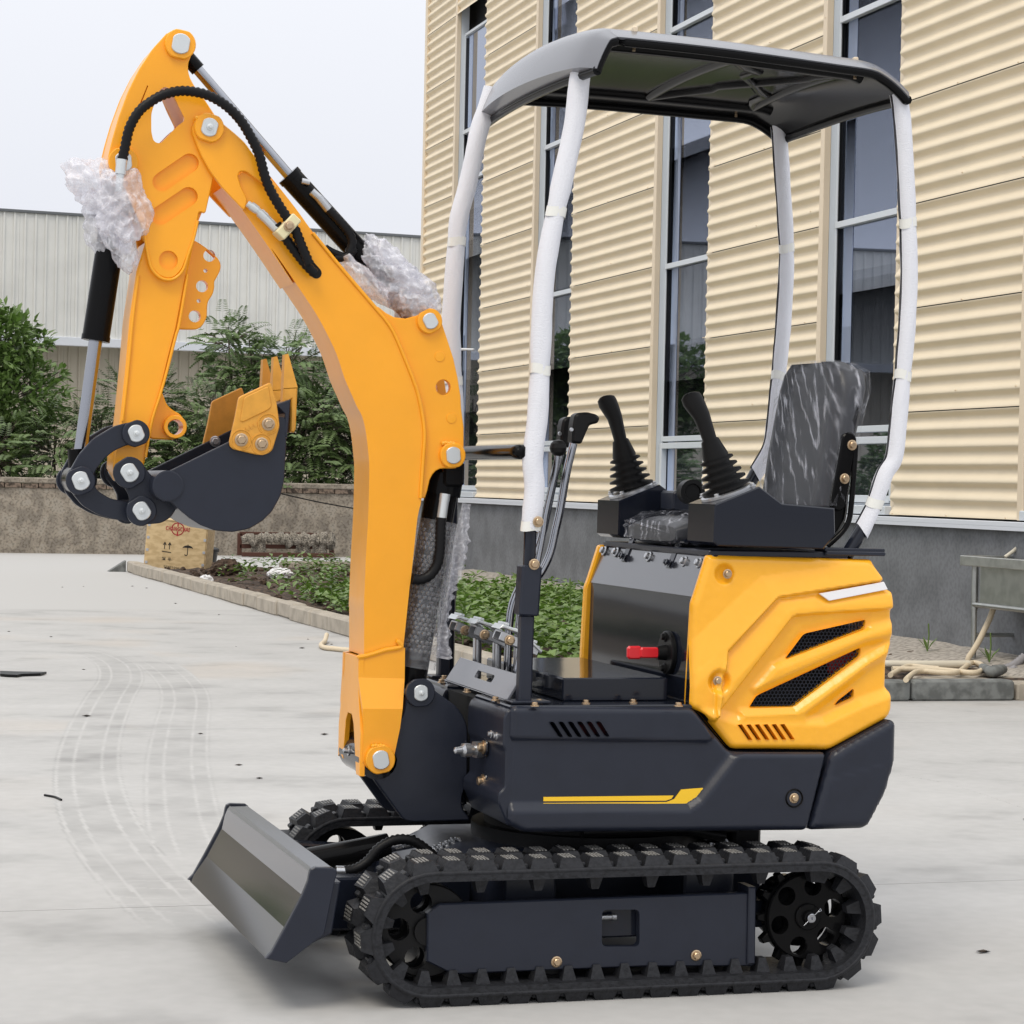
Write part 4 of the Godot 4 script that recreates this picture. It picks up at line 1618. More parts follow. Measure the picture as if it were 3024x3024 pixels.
	var lean := Vector3(0.03, 0.056, 0)
	var tg := Geo.new()
	var L := a.distance_to(b2)
	var xx := (b2 - a).normalized()
	var yy := (lean - xx * lean.dot(xx))
	var H := yy.length()
	yy = yy.normalized()
	tg.xf = Transform3D(Basis(xx, yy, xx.cross(yy)), a)
	tg.prism(p2([0, 0, L, 0, L + 0.012, H, 0.02, H]), -0.003, 0.003, 0.001, [rnd(p2([L * 0.4, H * 0.42, L * 0.68, H * 0.42, L * 0.68, H * 0.72, L * 0.4, H * 0.72]), 0.01)])
	tg.prism(p2([-0.02, -0.002, L + 0.01, -0.002, L + 0.01, 0.001, -0.02, 0.001]), -0.02, 0.0)
	obj("toe_guard", tg, M.grey_gloss, e)

func hood(e: Node3D) -> void:
	# dark body behind the yellow panels
	var co := Geo.new()
	co.prism(p2([0.221,0.952,0.602,0.948,0.631,0.907,0.653,0.872,0.656,0.756,0.646,0.744,0.648,0.654,0.653,0.605,0.507,0.526,0.277,0.529,0.208,0.608,0.177,0.621,0.185,0.712,0.187,0.85]), -0.36, 0.312, 0.004)
	obj("engine_bay", co, M.black_void, e)
	# moulded side panel
	var outl := rnd(p2([0.199,0.957,0.209,0.959,0.599,0.953,0.604,0.949,0.625,0.915,0.626,0.906,0.634,0.89,0.652,0.88,0.653,0.874,0.654,0.762,0.645,0.745,0.644,0.661,0.653,0.65,0.652,0.61,0.643,0.592,0.5,0.521,0.26,0.526,0.187,0.609,0.157,0.619,0.16,0.715,0.165,0.852,0.172,0.87]), 0.012, 3)
	var bandB := p2([0.147,0.746,0.176,0.78,0.326,0.914,0.564,0.948,0.581,0.95,0.606,0.937,0.631,0.908,0.625,0.905,0.368,0.866,0.359,0.86,0.246,0.744,0.218,0.59,0.151,0.59])
	var bandC := p2([0.245,0.743,0.363,0.857,0.373,0.863,0.459,0.873,0.488,0.858,0.635,0.884,0.664,0.88,0.665,0.838,0.654,0.845,0.412,0.828,0.396,0.822,0.227,0.608,0.184,0.584,0.151,0.59,0.149,0.668])
	var edgeB := p2([0.147,0.754,0.176,0.78,0.326,0.914,0.564,0.948,0.606,0.955])
	var edgeC := p2([0.208,0.705,0.245,0.743,0.363,0.857,0.373,0.863,0.459,0.873,0.488,0.858,0.635,0.884,0.663,0.889])
	var bandC2 := p2([0.245,0.743,0.363,0.857,0.373,0.863,0.459,0.873,0.488,0.858,0.635,0.884,0.664,0.88,0.665,0.838,0.654,0.842,0.412,0.826,0.398,0.819,0.224,0.605,0.211,0.596,0.214,0.677])
	var dip := p2([0.654,0.833,0.436,0.796,0.42,0.789,0.271,0.608,0.285,0.602,0.407,0.606,0.441,0.62,0.657,0.727])
	var rib1 := p2([0.314,0.66,0.36,0.711,0.589,0.792,0.658,0.813,0.659,0.778,0.583,0.762,0.317,0.655])
	var rib2 := p2([0.285,0.607,0.41,0.612,0.587,0.727,0.646,0.762,0.646,0.737,0.598,0.711,0.435,0.593,0.285,0.594])
	var foot := p2([0.224,0.607,0.272,0.591,0.431,0.59,0.483,0.588,0.576,0.628,0.662,0.655,0.664,0.586,0.501,0.508,0.253,0.511,0.184,0.609])
	var dipA := p2([0.43,0.797,0.595,0.829,0.596,0.797,0.589,0.795,0.363,0.718])
	var grilles := [
		rnd(p2([0.39,0.73,0.43,0.781,0.437,0.785,0.583,0.816,0.585,0.813,0.583,0.799,0.578,0.795,0.394,0.728]), 0.006, 2),
		rnd(p2([0.305,0.621,0.319,0.643,0.328,0.648,0.569,0.751,0.574,0.751,0.573,0.737,0.568,0.73,0.415,0.62,0.407,0.619,0.307,0.619]), 0.006, 2),
		rnd(p2([0.513,0.623,0.52,0.632,0.557,0.659,0.56,0.656,0.559,0.641,0.554,0.637,0.517,0.622]), 0.004, 2)]
	var holes := grilles.duplicate()
	for k in 6:
		var s := p2([0.271,0.581,0.281,0.582,0.307,0.547,0.298,0.546])
		for i in s.size():
			s[i] += Vector2(0.0205 * k, 0.0)
		holes.append(s)
	var g := Geo.new()
	moulded(g, outl, holes, [[bandB, 0.019, 0.062, edgeB], [bandC2, 0.018, 0.055, edgeC], [bandC, 0.006, 0.03], [rib1, 0.014, 0.026], [rib2, 0.018, 0.03], [foot, 0.017, 0.03], [dipA, -0.004, 0.02],
		[circle(Vector2(0.239,0.917), 0.02, 18), -0.012, 0.014], [circle(Vector2(0.224,0.677), 0.024, 18), -0.014, 0.016]], 0.372, 0.0042, 0.016, 0.022, 0.02)
	var sp := obj("side_panel", g, M.yellow_plastic, e)
	g = Geo.new()
	g.prism(outl, -0.395, -0.372, 0.008)
	obj("side_panel", g, M.yellow_plastic, e)
	var rr := Geo.new()
	rr.prism(p2([0.602,0.948,0.619,0.946,0.639,0.911,0.66,0.872,0.663,0.756,0.653,0.744,0.655,0.653,0.663,0.605,0.646,0.596,0.631,0.615,0.625,0.872]), -0.34, 0.33, 0.01)
	obj("tail_panel", rr, M.yellow_plastic, e)
	# hexagon mesh behind the openings
	for gi in 3:
		var G: PackedVector2Array = grilles[gi]
		var lo := G[0]
		var hi := G[0]
		for p in G:
			lo = lo.min(p)
			hi = hi.max(p)
		var h := Geo.new()
		var a := 0.0052
		for i in int((hi.x - lo.x) / (a * 1.732)) + 3:
			for j in int((hi.y - lo.y) / (a * 1.5)) + 3:
				var c := lo + Vector2((i - 1 + 0.5 * (j % 2)) * a * 1.732, (j - 1) * a * 1.5)
				if seg_dist(c, G) < -0.008:
					continue
				for k in 3:
					var q := c + Vector2.from_angle(PI / 6 + TAU * k / 6) * a
					var w := c + Vector2.from_angle(PI / 6 + TAU * (k + 1) / 6) * a
					h.bar(Vector3(q.x, q.y, 0.366), Vector3(w.x, w.y, 0.366), 0.0016, 0.0016)
		obj("grille_mesh", h, M.navy_paint, sp)
	var en := Geo.new()
	var rq := Vector3(0.559,0.713,0.322)
	en.box(rq, Vector3(0.085, 0.05, 0.012), 0.006)
	obj("red_fan_shroud", en, M.red_part, e)
	var rd := Geo.new()
	for i in 9:
		rd.box(Vector3(0.567,0.797,0.322) + Vector3(i * 0.008, 0.0, 0.0), Vector3(0.003, 0.03, 0.01))
	obj("radiator_fin", rd, M.zinc, e)
	# white reflector band, hood screws
	var wb := Geo.new()
	wb.prism(p2([0.465,0.875,0.625,0.903,0.635,0.886,0.49,0.859]), 0.376, 0.384, 0.001)
	obj("white_band", wb, M.decal_white, sp)
	for q in [Vector3(0.245,0.917,0.38), Vector3(0.22,0.679,0.39)]:
		var b := Geo.new()
		b.bolt(Vector3(q.x, q.y, 0.372 if q.y > 0.8 else 0.39), Vector3(0, 0, 1), 0.0075)
		obj("bolt", b, M.brass_bolt, sp)
	# front bulkhead: sloping upper half, upright lower half
	var fp := Geo.new()
	fp.prism(p2([0.172, 0.62, 0.177, 0.862, 0.214, 0.958, 0.226, 0.958, 0.196, 0.86, 0.192, 0.62]), -0.368, 0.366, 0.003)
	var fo := obj("front_bulkhead", fp, M.navy_gloss, e)
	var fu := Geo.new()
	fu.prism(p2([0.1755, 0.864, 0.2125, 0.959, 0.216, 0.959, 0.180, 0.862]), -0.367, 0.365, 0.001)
	obj("upper_plate", fu, M.navy_sky_sheen, fo)
	var bd := Vector3(-0.93, 0.37, 0)
	for q in [Vector3(0.207,0.944,-0.348), Vector3(0.207,0.944,-0.257), Vector3(0.207,0.941,-0.023), Vector3(0.207,0.938,0.212), Vector3(0.207,0.938,0.304)]:
		var b := Geo.new()
		b.bolt(Vector3(q.x - 0.002, q.y, q.z), bd, 0.009)
		obj("bolt", b, M.zinc, fo)
	for q in [Vector3(0.208,0.953,-0.182), Vector3(0.208,0.949,0.13)]:
		var h := Geo.new()
		h.bar(q + Vector3(-0.01, -0.03, 0), q + Vector3(0.014, 0.03, 0), 0.03, 0.006, 0.001, Vector3(-1, 0.3, 0))
		h.tube(p3([q.x + 0.012, q.y + 0.034, q.z - 0.035, q.x + 0.012, q.y + 0.034, q.z + 0.05]), 0.006, 8)
		for s in [-0.008, 0.008]:
			h.bolt(q + Vector3(-0.014, -0.016, s), bd, 0.006)
		obj("hinge", h, M.navy_gloss, fo)
	# red battery switch on a round black plate
	var c := Vector3(0.172,0.729,0.21)
	var ks := Geo.new()
	ks.lathe(c, Vector3(-1, 0, 0), [Vector2(0, 0.05), Vector2(0.008, 0.05), Vector2(0.01, 0.047), Vector2(0.01, 0.018), Vector2(0.03, 0.016), Vector2(0.03, 0)], 30)
	for s in [-1.0, 1.0]:
		ks.bolt(c + Vector3(-0.01, s * 0.036, 0), Vector3(-1, 0, 0), 0.008)
	obj("switch_plate", ks, M.black_plastic, fo)
	var rk := Geo.new()
	rk.box(c + Vector3(-0.05, 0, 0), Vector3(0.045, 0.024, 0.02), 0.004)
	rk.box(c + Vector3(-0.085, 0, 0), Vector3(0.035, 0.03, 0.012), 0.005)
	obj("switch_key", rk, M.red_plastic, fo)
	# seat base plate on top
	var tp := Geo.new()
	tp.box(Vector3(0.375, 0.962, 0), Vector3(0.34, 0.014, 0.72), 0.003)
	tp.box(Vector3(0.56, 0.966, 0), Vector3(0.15, 0.01, 0.74), 0.003)
	obj("top_plate", tp, M.navy_paint, e)

func joystick(e: Node3D, base: Vector3, tip: Vector3) -> void:
	var g := Geo.new()
	# base ring tilts forward with the console top
	var up := Vector3(-0.37, 1.0, 0).normalized()
	g.lathe(base, up, [Vector2(-0.006, 0.06), Vector2(0.0, 0.062), Vector2(0.006, 0.062), Vector2(0.008, 0.057), Vector2(0.008, 0)], 24)
	for k in 4:
		var a := PI / 4 + PI / 2 * k
		g.bolt(base + Vector3(cos(a) * 0.06, 0.004 + cos(a) * 0.018, sin(a) * 0.06), up, 0.006)
	var o := obj("joystick", g, M.zinc, e)
	# bellows
	var b := Geo.new()
	var ax := (tip - base)
	var mid := base + up * 0.008
	var topp := base + ax * 0.38
	var pts := PackedVector3Array()
	var rad := []
	var n := 5
	for i in n * 4 + 1:
		var f := float(i) / (n * 4)
		pts.append(mid.lerp(topp, f))
		var r := lerpf(0.056, 0.035, f)
		rad.append(r * [0.7, 1.03, 1.03, 0.7][i % 4])
	b.tube(pts, rad, 20)
	obj("bellows", b, M.black_plastic, o)
	var h := Geo.new()
	var d := ax.normalized()
	var L := ax.length()
	var p2_ := PackedVector3Array()
	var r2 := []
	for w in [[0.36, 0.029], [0.375, 0.0305], [0.52, 0.0215], [0.535, 0.0205], [0.545, 0.0165], [0.66, 0.0175], [0.78, 0.0195], [0.87, 0.0228], [0.93, 0.0245], [0.975, 0.0225], [1.0, 0.014], [1.008, 0.004]]:
		var fwd := Vector3(-0.012, 0, 0) * sst(0.75, 1.0, w[0])
		p2_.append(base + d * L * w[0] + fwd)
		r2.append(w[1])
	h.tube(p2_, r2, 18)
	obj("grip", h, M.black_plastic, o)

func cab(e: Node3D) -> void:
	# side consoles
	for s in [1.0, -1.0]:
		var g := Geo.new()
		var side := p2([0.201,1.072,0.307,1.114,0.362,1.077,0.491,1.069,0.494,1.009,0.466,0.976,0.211,0.98,0.2,0.988])
		var back := 0.235
		g.prism(side, s * back, s * 0.40, 0.003)
		obj("console", g, M.navy_gloss, e)
	joystick(e, Vector3(0.265,1.097,0.315), Vector3(0.179,1.319,0.315))
	var jb := Vector3(0.265,1.097,0.315)
	joystick(e, Vector3(jb.x, jb.y, -0.315), Vector3(0.198,1.332,-0.315))
	# black wheel of the seat slide seen past the cushion
	var kn := Geo.new()
	kn.lathe(Vector3(0.298,1.098,0), Vector3(-0.1, 0, 1), [Vector2(-0.02, 0), Vector2(-0.02, 0.03), Vector2(0.02, 0.03), Vector2(0.02, 0.02), Vector2(0.014, 0.018), Vector2(0.014, 0)], 24)
	obj("armrest_knob", kn, M.black_plastic, e)
	var br := Geo.new()
	br.box(Vector3(0.4, 1.075, -0.14), Vector3(0.22, 0.05, 0.09), 0.006)
	obj("belt_housing", br, M.navy_paint, e)
	# seat
	var seat := Node3D.new()
	seat.name = "seat"
	e.add_child(seat, true)
	var fn := FastNoiseLite.new()
	fn.seed = 4
	fn.frequency = 14.0
	fn.fractal_type = FastNoiseLite.FRACTAL_RIDGED
	for lay in 2:
		var cu := Geo.new()
		var rows := []
		for i in 22:
			var f := i / 21.0
			var x := lerpf(0.20 - 0.006 * lay, 0.5, f)
			var sc := pow(sst(-0.12, 0.2, f), 0.6)
			var row := PackedVector3Array()
			for j in 44:
				var a := TAU * j / 44.0
				var zz := cos(a)
				var yy := sin(a)
				var p := Vector3(x, 1.0 + 0.012 * f + signf(yy) * pow(absf(yy), 0.55) * (0.036 + 0.005 * lay) * sc, signf(zz) * pow(absf(zz), 0.35) * (0.17 + 0.008 * lay) * lerpf(0.9, 1.0, sc))
				if lay == 1:
					p.y += 0.016 * maxf(0, fn.get_noise_3d(p.x * 1.2, p.y, p.z * 2.5)) * (1.0 if yy > 0 else 0.2)
					p.x -= 0.012 * absf(fn.get_noise_2d(p.z * 2.0, p.y * 2.0)) * (1.0 - f)
				row.append(p)
			rows.append(row)
		cu.sheet(rows, true)
		for j in range(1, 43):
			cu.tri(rows[0][0], rows[0][j], rows[0][j + 1])
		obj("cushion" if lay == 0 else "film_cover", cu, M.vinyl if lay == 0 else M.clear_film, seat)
	var rows := []
	# backrest: padded shell, near side profile x forward, widths by height
	var bk := Geo.new()
	var fm := Geo.new()
	rows = []
	var film := []
	# front line at z=.19 from top to bottom
	var F := p2([0.589,1.412,0.586,1.391,0.583,1.35,0.576,1.281,0.566,1.206,0.556,1.125,0.546,1.07])
	F[0].y += 0.004
	for i in F.size():
		var hw: float = [0.115, 0.168, 0.19, 0.2, 0.205, 0.205, 0.205][i]
		var dep: float = [0.06, 0.1, 0.098, 0.085, 0.075, 0.07, 0.07][i]
		var row := PackedVector3Array()
		var fr := PackedVector3Array()
		for j in 36:
			var a := TAU * j / 36.0
			var zz := cos(a)
			var xx := sin(a)
			var ex := signf(xx) * pow(absf(xx), 0.6)
			var ez := signf(zz) * pow(absf(zz), 0.45)
			var x := F[i].x + dep * 0.5 + ex * dep * 0.5
			# hollow of the back
			if ex < 0.0 and absf(ez) < 0.72:
				x += 0.016
			row.append(Vector3(x, F[i].y, ez * hw))
			var wr := 0.005 + 0.009 * absf(fn.get_noise_3d(F[i].x * 2.0, F[i].y * 0.8, ez * hw * 2.0))
			fr.append(Vector3(F[i].x + dep * 0.5 + ex * (dep * 0.5 + wr), F[i].y + 0.003, ez * (hw + wr)))
		rows.append(row)
		film.append(fr)
	bk.sheet(rows, true)
	for i in range(1, 35):
		bk.tri(rows[0][0], rows[0][i], rows[0][i + 1])
	var bo := obj("backrest", bk, M.vinyl, seat)
	# finer film with creases
	var fine := []
	for i in range(0, (film.size() - 1) * 8 + 1):
		var q := i / 8
		var f := (i % 8) / 8.0
		var row := PackedVector3Array()
		var up: PackedVector3Array = film[q]
		var dn: PackedVector3Array = film[mini(q + 1, film.size() - 1)]
		for j in 36:
			for h in 3:
				var pa := up[j].lerp(up[(j + 1) % 36], h / 3.0)
				var pb := dn[j].lerp(dn[(j + 1) % 36], h / 3.0)
				var p := pa.lerp(pb, f)
				var out := Vector3(p.x - 0.46, 0, p.z).normalized()
				var w := fn.get_noise_3d(p.z * 2.2 + p.y * 0.9, p.y * 0.5, p.x * 1.5)
				row.append(p + out * 0.006 * maxf(w, 0.0))
		fine.append(row)
	fm.sheet(fine, true)
	for i in range(1, 107):
		fm.tri(fine[0][0], fine[0][i], fine[0][i + 1])
	var tilt := Basis(Vector3(1, 0, 0), -0.55)
	for i in fm.v.size():
		fm.v[i] = tilt.inverse() * fm.v[i]
		fm.n[i] = tilt.inverse() * fm.n[i]
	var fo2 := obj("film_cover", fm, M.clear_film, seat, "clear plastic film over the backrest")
	fo2.basis = tilt
	# steel back frame with two bolts
	var bf := Geo.new()
	var shell := p2([0.641,1.317,0.646,1.294,0.631,1.219,0.622,1.121,0.619,1.063,0.615,1.04,0.598,1.011,0.568,0.982,0.552,0.987,0.572,1.068,0.594,1.192,0.609,1.267])
	bf.prism(shell, -0.2, 0.2, 0.008)
	var strap := stadium(Vector2(0.609,1.227), Vector2(0.585,1.08), 0.019)
	bf.prism(strap, 0.2, 0.216, 0.003)
	bf.tube(curve3(p3([0.627,1.216,0.212,0.623,1.135,0.212,0.619,1.077,0.212,0.614,1.04,0.212,0.597,1.011,0.212,0.561,0.979,0.212]), 4), 0.007, 8)
	var fo := obj("back_frame", bf, M.black_gloss, seat)
	for q in [Vector3(0.615,1.216,0.216), Vector3(0.598,1.137,0.216)]:
		var b := Geo.new()
		b.bolt(Vector3(q.x, q.y, 0.216), Vector3(0, 0, 1), 0.0085)
		obj("bolt", b, M.brass_bolt, fo)
	# travel levers with moulded grips
	for v in [[p3([-0.015,1.205,0.045,-0.031,1.133,0.045,-0.044,1.05,0.045,-0.054,1.004,0.045,-0.066,0.949,0.045,-0.086,0.906,0.045,-0.111,0.872,0.045]), 0.0], [p3([-0.014,1.197,-0.045,-0.03,1.133,-0.045,-0.044,1.06,-0.045,-0.056,0.999,-0.045,-0.069,0.952,-0.045,-0.086,0.902,-0.045,-0.107,0.873,-0.045]), 1.0]]:
		var g := Geo.new()
		var P: PackedVector3Array = v[0]
		var zz: float = P[0].z
		P.append(Vector3(P[6].x - 0.025, P[6].y - 0.07, zz))
		P.append(Vector3(P[6].x - 0.03, 0.66, zz))
		g.tube(curve3(P, 4), 0.0098, 12)
		var lo := obj("travel_lever", g, M.steel_rod, e)
		var h := Geo.new()
		var d := Vector2(P[0].x, P[0].y) - Vector2(-0.015,1.205)
		var prof := rnd(p2([-0.025,1.206,-0.001,1.204,0.018,1.249,0.039,1.254,0.043,1.267,0.035,1.274,0.012,1.279,-0.009,1.277,-0.019,1.271,-0.023,1.248]), 0.006, 3)
		for i in prof.size():
			prof[i] += d
		h.prism(prof, zz - 0.02, zz + 0.02, 0.009)
		obj("grip", h, M.black_plastic, lo)
		var sc := Geo.new()
		sc.lathe(Vector3(prof[0].x - 0.002, prof[0].y + 0.025, zz + 0.018), Vector3(0, 0, 1), [Vector2(0, 0.005), Vector2(0.004, 0.004), Vector2(0.004, 0)], 10)
		obj("screw", sc, M.zinc, lo)
	var bl := Geo.new()
	var bc := Vector3(-0.067,1.193,0.09)
	bl.lathe(bc - Vector3(0, 0.02, 0), Vector3.UP, [Vector2(0, 0.004), Vector2(0.003, 0.011), Vector2(0.01, 0.0175), Vector2(0.02, 0.02), Vector2(0.03, 0.0175), Vector2(0.037, 0.011), Vector2(0.04, 0)], 20)
	var bo2 := obj("blade_lever", bl, M.black_plastic, e)
	bl = Geo.new()
	bl.tube(curve3(PackedVector3Array([bc, Vector3(-0.074,1.132,0.09), Vector3(-0.093,1.041,0.09), Vector3(-0.103,0.97,0.09), Vector3(-0.16, 0.66, 0.09)]), 4), 0.007, 10)
	obj("lever_rod", bl, M.steel_rod, bo2)
	# pedals of bent plate on short posts
	for q in [[Vector3(-0.201,0.752,-0.15), 0.0], [Vector3(-0.176,0.747,-0.07), 0.02], [Vector3(-0.166,0.746,0.1), 0.0]]:
		var c: Vector3 = q[0]
		var g := Geo.new()
		g.xf = Transform3D(Basis(Vector3(0, 0, 1), -0.38), c)
		g.prism(p2([-0.055, 0.012, -0.05, 0.025, 0.0, 0.028, 0.062, 0.004, 0.06, -0.002, 0.0, 0.02, -0.045, 0.018]), -0.035, 0.035, 0.002)
		for k in 4:
			g.box(Vector3(-0.04 + 0.026 * k, 0.029 - 0.004 * k, 0), Vector3(0.008, 0.006, 0.066), 0.001)
		var po := obj("pedal", g, M.zinc_bright, e)
		g = Geo.new()
		g.xf = Transform3D(Basis(Vector3(0, 0, 1), -0.38), c)
		g.box(Vector3(0.005, 0.0, 0.026), Vector3(0.1, 0.022, 0.005), 0.002)
		g.box(Vector3(0.005, 0.0, -0.026), Vector3(0.1, 0.022, 0.005), 0.002)
		g.box(Vector3(0.005, 0.009, 0.0), Vector3(0.1, 0.004, 0.05), 0.001)
		obj("bracket", g, M.zinc, po)
		g = Geo.new()
		g.bolt(c + Vector3(-0.02, 0.005, 0.029), Vector3(0, 0, 1), 0.0085)
		obj("bolt", g, M.brass_bolt, po)
		g = Geo.new()
		g.tube(PackedVector3Array([c + Vector3(0.02, -0.01, 0), Vector3(c.x + 0.02, 0.64, c.z)]), 0.011, 12)
		obj("post", g, M.zinc, po)

func wrapped_post(e: Node3D, P: PackedVector3Array, r: float, tapes: Array, label: String, base_r: float, base: Vector3, slit := false) -> void:
	var C := curve3(P, 6)
	var inner := Geo.new()
	var full := C.duplicate()
	full.append(base)
	inner.tube(full, base_r, 14)
	var o := obj("canopy_post", inner, M.navy_gloss, e)
	o.set_meta("label", label)
	# foam sleeve: uneven, open at the foot
	var f := FastNoiseLite.new()
	f.seed = int(P[0].x * 1000.0) + int(P[0].z * 100.0)
	f.frequency = 3.0
	var seg := 20
	var rows := []
	var open_from := 0.5 if slit else 0.0
	for i in C.size():
		var t := (C[mini(i + 1, C.size() - 1)] - C[maxi(i - 1, 0)]).normalized()
		var x := Vector3(0, 0, 1).cross(t).normalized()
		var y := t.cross(x)
		var row := PackedVector3Array()
		var pinch := 1.0
		for tp in tapes:
			var d := absf(C[i].y - float(tp))
			pinch = minf(pinch, 0.9 + 0.1 * clampf(d / 0.05, 0.0, 1.0))
		for j in seg:
			var a := TAU * j / seg if not slit else 0.25 + (PI if P[0].z > 0.0 else PI) + (TAU - open_from) * j / (seg - 1.0)
			var w := 1.0 + 0.10 * f.get_noise_3d(cos(a) * 0.4, C[i].y * 3.0, sin(a) * 0.4)
			var p := C[i] + (x * cos(a) + y * sin(a)) * r * w * pinch
			if i == C.size() - 1:
				p += t * 0.012 * sin(a * 1.0 + 1.0)
			row.append(p)
		rows.append(row)
	var g := Geo.new()
	g.sheet(rows, not slit)
	obj("foam_sleeve", g, M.foam, o)
	for tp in tapes:
		var k := 0
		for i in C.size():
			if C[i].y > float(tp):
				k = i
		k = clampi(k, 1, C.size() - 2)
		var ctr := C[k].lerp(C[k + 1], clampf((C[k].y - float(tp)) / maxf(C[k].y - C[k + 1].y, 0.001), 0.0, 1.0))
		var t := (C[k + 1] - C[k]).normalized()
		var x := Vector3(0, 0, 1).cross(t).normalized()
		var y := t.cross(x)
		var rw := []
		for i in 5:
			var row := PackedVector3Array()
			for j in seg:
				var a := TAU * j / seg
				row.append(ctr + t * ((i - 2) * 0.0055 + 0.003 * sin(a * 2.0 + float(tp) * 9.0)) + (x * cos(a) + y * sin(a)) * (r * 0.985 + 0.0012 * sin(a * 3.0)))
			rw.append(row)
		g = Geo.new()
		g.sheet(rw, true)
		obj("tape", g, M.tape, o)

func canopy(e: Node3D) -> void:
	wrapped_post(e, p3([-0.108,2.048,0.335,-0.116,1.997,0.335,-0.127,1.897,0.335,-0.155,1.757,0.335,-0.181,1.614,0.335,-0.19,1.502,0.335,-0.193,1.353,0.335,-0.196,1.259,0.335,-0.205,1.164,0.335,-0.2,1.097,0.335,-0.207,1.016,0.335]), 0.0228, [1.706, 1.36, 1.0], "left front canopy post in a foam sleeve", 0.014, Vector3(-0.21,0.63,0.335))
	wrapped_post(e, p3([-0.119,2.082,-0.335,-0.131,2.041,-0.335,-0.154,1.965,-0.335,-0.176,1.85,-0.335,-0.199,1.749,-0.335,-0.208,1.607,-0.335,-0.212,1.486,-0.335,-0.205,1.379,-0.335,-0.198,1.254,-0.335,-0.199,1.187,-0.335]), 0.0228, [1.7, 1.36], "right front canopy post in a foam sleeve", 0.014, Vector3(-0.2, 0.63, -0.335))
	wrapped_post(e, p3([0.656,2.022,0.335,0.666,1.966,0.335,0.676,1.874,0.335,0.686,1.734,0.335,0.693,1.618,0.335,0.691,1.501,0.335,0.682,1.368,0.335,0.674,1.267,0.335,0.666,1.188,0.335,0.643,1.147,0.335,0.615,1.071,0.335,0.589,1.019,0.335]), 0.0205, [1.727, 1.377, 1.08], "left rear canopy post in a foam sleeve", 0.0165, Vector3(0.551,0.96,0.335), true)
	wrapped_post(e, p3([0.644,2.063,-0.335,0.652,1.99,-0.335,0.661,1.897,-0.335,0.673,1.774,-0.335,0.677,1.67,-0.335,0.672,1.531,-0.335,0.663,1.409,-0.335,0.653,1.269,-0.335,0.64,1.208,-0.335,0.604,1.147,-0.335]), 0.0205, [1.727, 1.4], "right rear canopy post in a foam sleeve", 0.0165, Vector3(0.5, 0.965, -0.335), true)
	# bracket tubes at the front feet
	var g := Geo.new()
	var bo: MeshInstance3D
	for s in [-1.0, 1.0]:
		g = Geo.new()
		g.bar(Vector3(-0.207, 0.93, s * 0.335), Vector3(-0.212, 0.82, s * 0.335), 0.046, 0.046, 0.005, Vector3(0, 0, 1))
		g.bar(Vector3(-0.212, 0.82, s * 0.335), Vector3(-0.214, 0.628, s * 0.335), 0.03, 0.03, 0.004, Vector3(0, 0, 1))
		g.box(Vector3(-0.205, 0.631, s * 0.335), Vector3(0.09, 0.006, 0.06), 0.002)
		bo = obj("post_bracket", g, M.navy_paint, e)
	for q in [Vector3(-0.204,0.933,0.358), Vector3(-0.197,1.026,0.358)]:
		var b := Geo.new()
		b.bolt(Vector3(q.x, q.y, 0.358), Vector3(0, 0, 1), 0.0085)
		obj("bolt", b, M.brass_bolt, bo)
	g = Geo.new()
	g.box(Vector3(0.56, 0.974, 0.335), Vector3(0.15, 0.008, 0.06), 0.002)
	obj("rear_foot", g, M.navy_paint, e)
	# glossy handrail across the front
	g = Geo.new()
	var ra := Vector3(-0.216,1.178,0.335)
	g.tube(curve3(PackedVector3Array([ra + Vector3(0, 0, 0.0), ra + Vector3(-0.016, 0, -0.02), ra + Vector3(-0.02, 0.0, -0.06), Vector3(ra.x - 0.02, ra.y, -0.3), Vector3(ra.x, ra.y, -0.335)]), 6), 0.0165, 16)
	obj("handrail", g, M.black_gloss, e)
	# roof tray: side profile, drooping at both ends, domed across
	var T := p2([-0.135,2.015,-0.127,2.037,-0.113,2.068,-0.099,2.089,-0.078,2.099])
	T.append_array(p2([-0.047,2.102]))
	T.append_array(p2([0.158,2.101]))
	T.append_array(p2([0.326,2.096]))
	T.append_array(p2([0.482,2.09]))
	T.append_array(p2([0.57,2.086,0.614,2.072]))
	T.append_array(p2([0.653,2.049,0.681,2.026]))
	var T3 := PackedVector3Array()
	for p in T:
		T3.append(Vector3(p.x, p.y, 0))
	T3 = curve3(T3, 3)
	T.clear()
	for p in T3:
		T.append(Vector2(p.x, p.y))
	var mid_i := T.size() / 2
	var nz := 20
	var th := 0.026
	g = Geo.new()
	var rows := []
	var low := []
	for i in T.size():
		var row := PackedVector3Array()
		var rl := PackedVector3Array()
		var nx := (T[mini(i + 1, T.size() - 1)] - T[maxi(i - 1, 0)]).normalized()
		var nn := Vector2(-nx.y, nx.x)
		for j in nz + 1:
			var w := lerpf(-1.0, 1.0, float(j) / nz)
			var crown := 0.036 * (1.0 - w * w)
			var edge := 0.022 * pow(absf(w), 14.0)
			var zz := w * clampf(lerpf(0.445, 0.372, (T[i].x - T[12].x) / (T[T.size() - 1].x - T[12].x)), 0.37, 0.445)
			var p := T[i] + nn * (crown - edge)
			row.append(Vector3(p.x, p.y, zz))
			var q := T[i] - nn * th + nn * crown * 0.5
			rl.append(Vector3(q.x, q.y, zz * 0.985))
		rows.append(row)
		low.append(rl)
	g.sheet(rows)
	for rowpair in [[0, 0], [T.size() - 1, 0]]:
		var i: int = rowpair[0]
		for j in nz:
			g.quad(rows[i][j], rows[i][j + 1], low[i][j + 1], low[i][j])
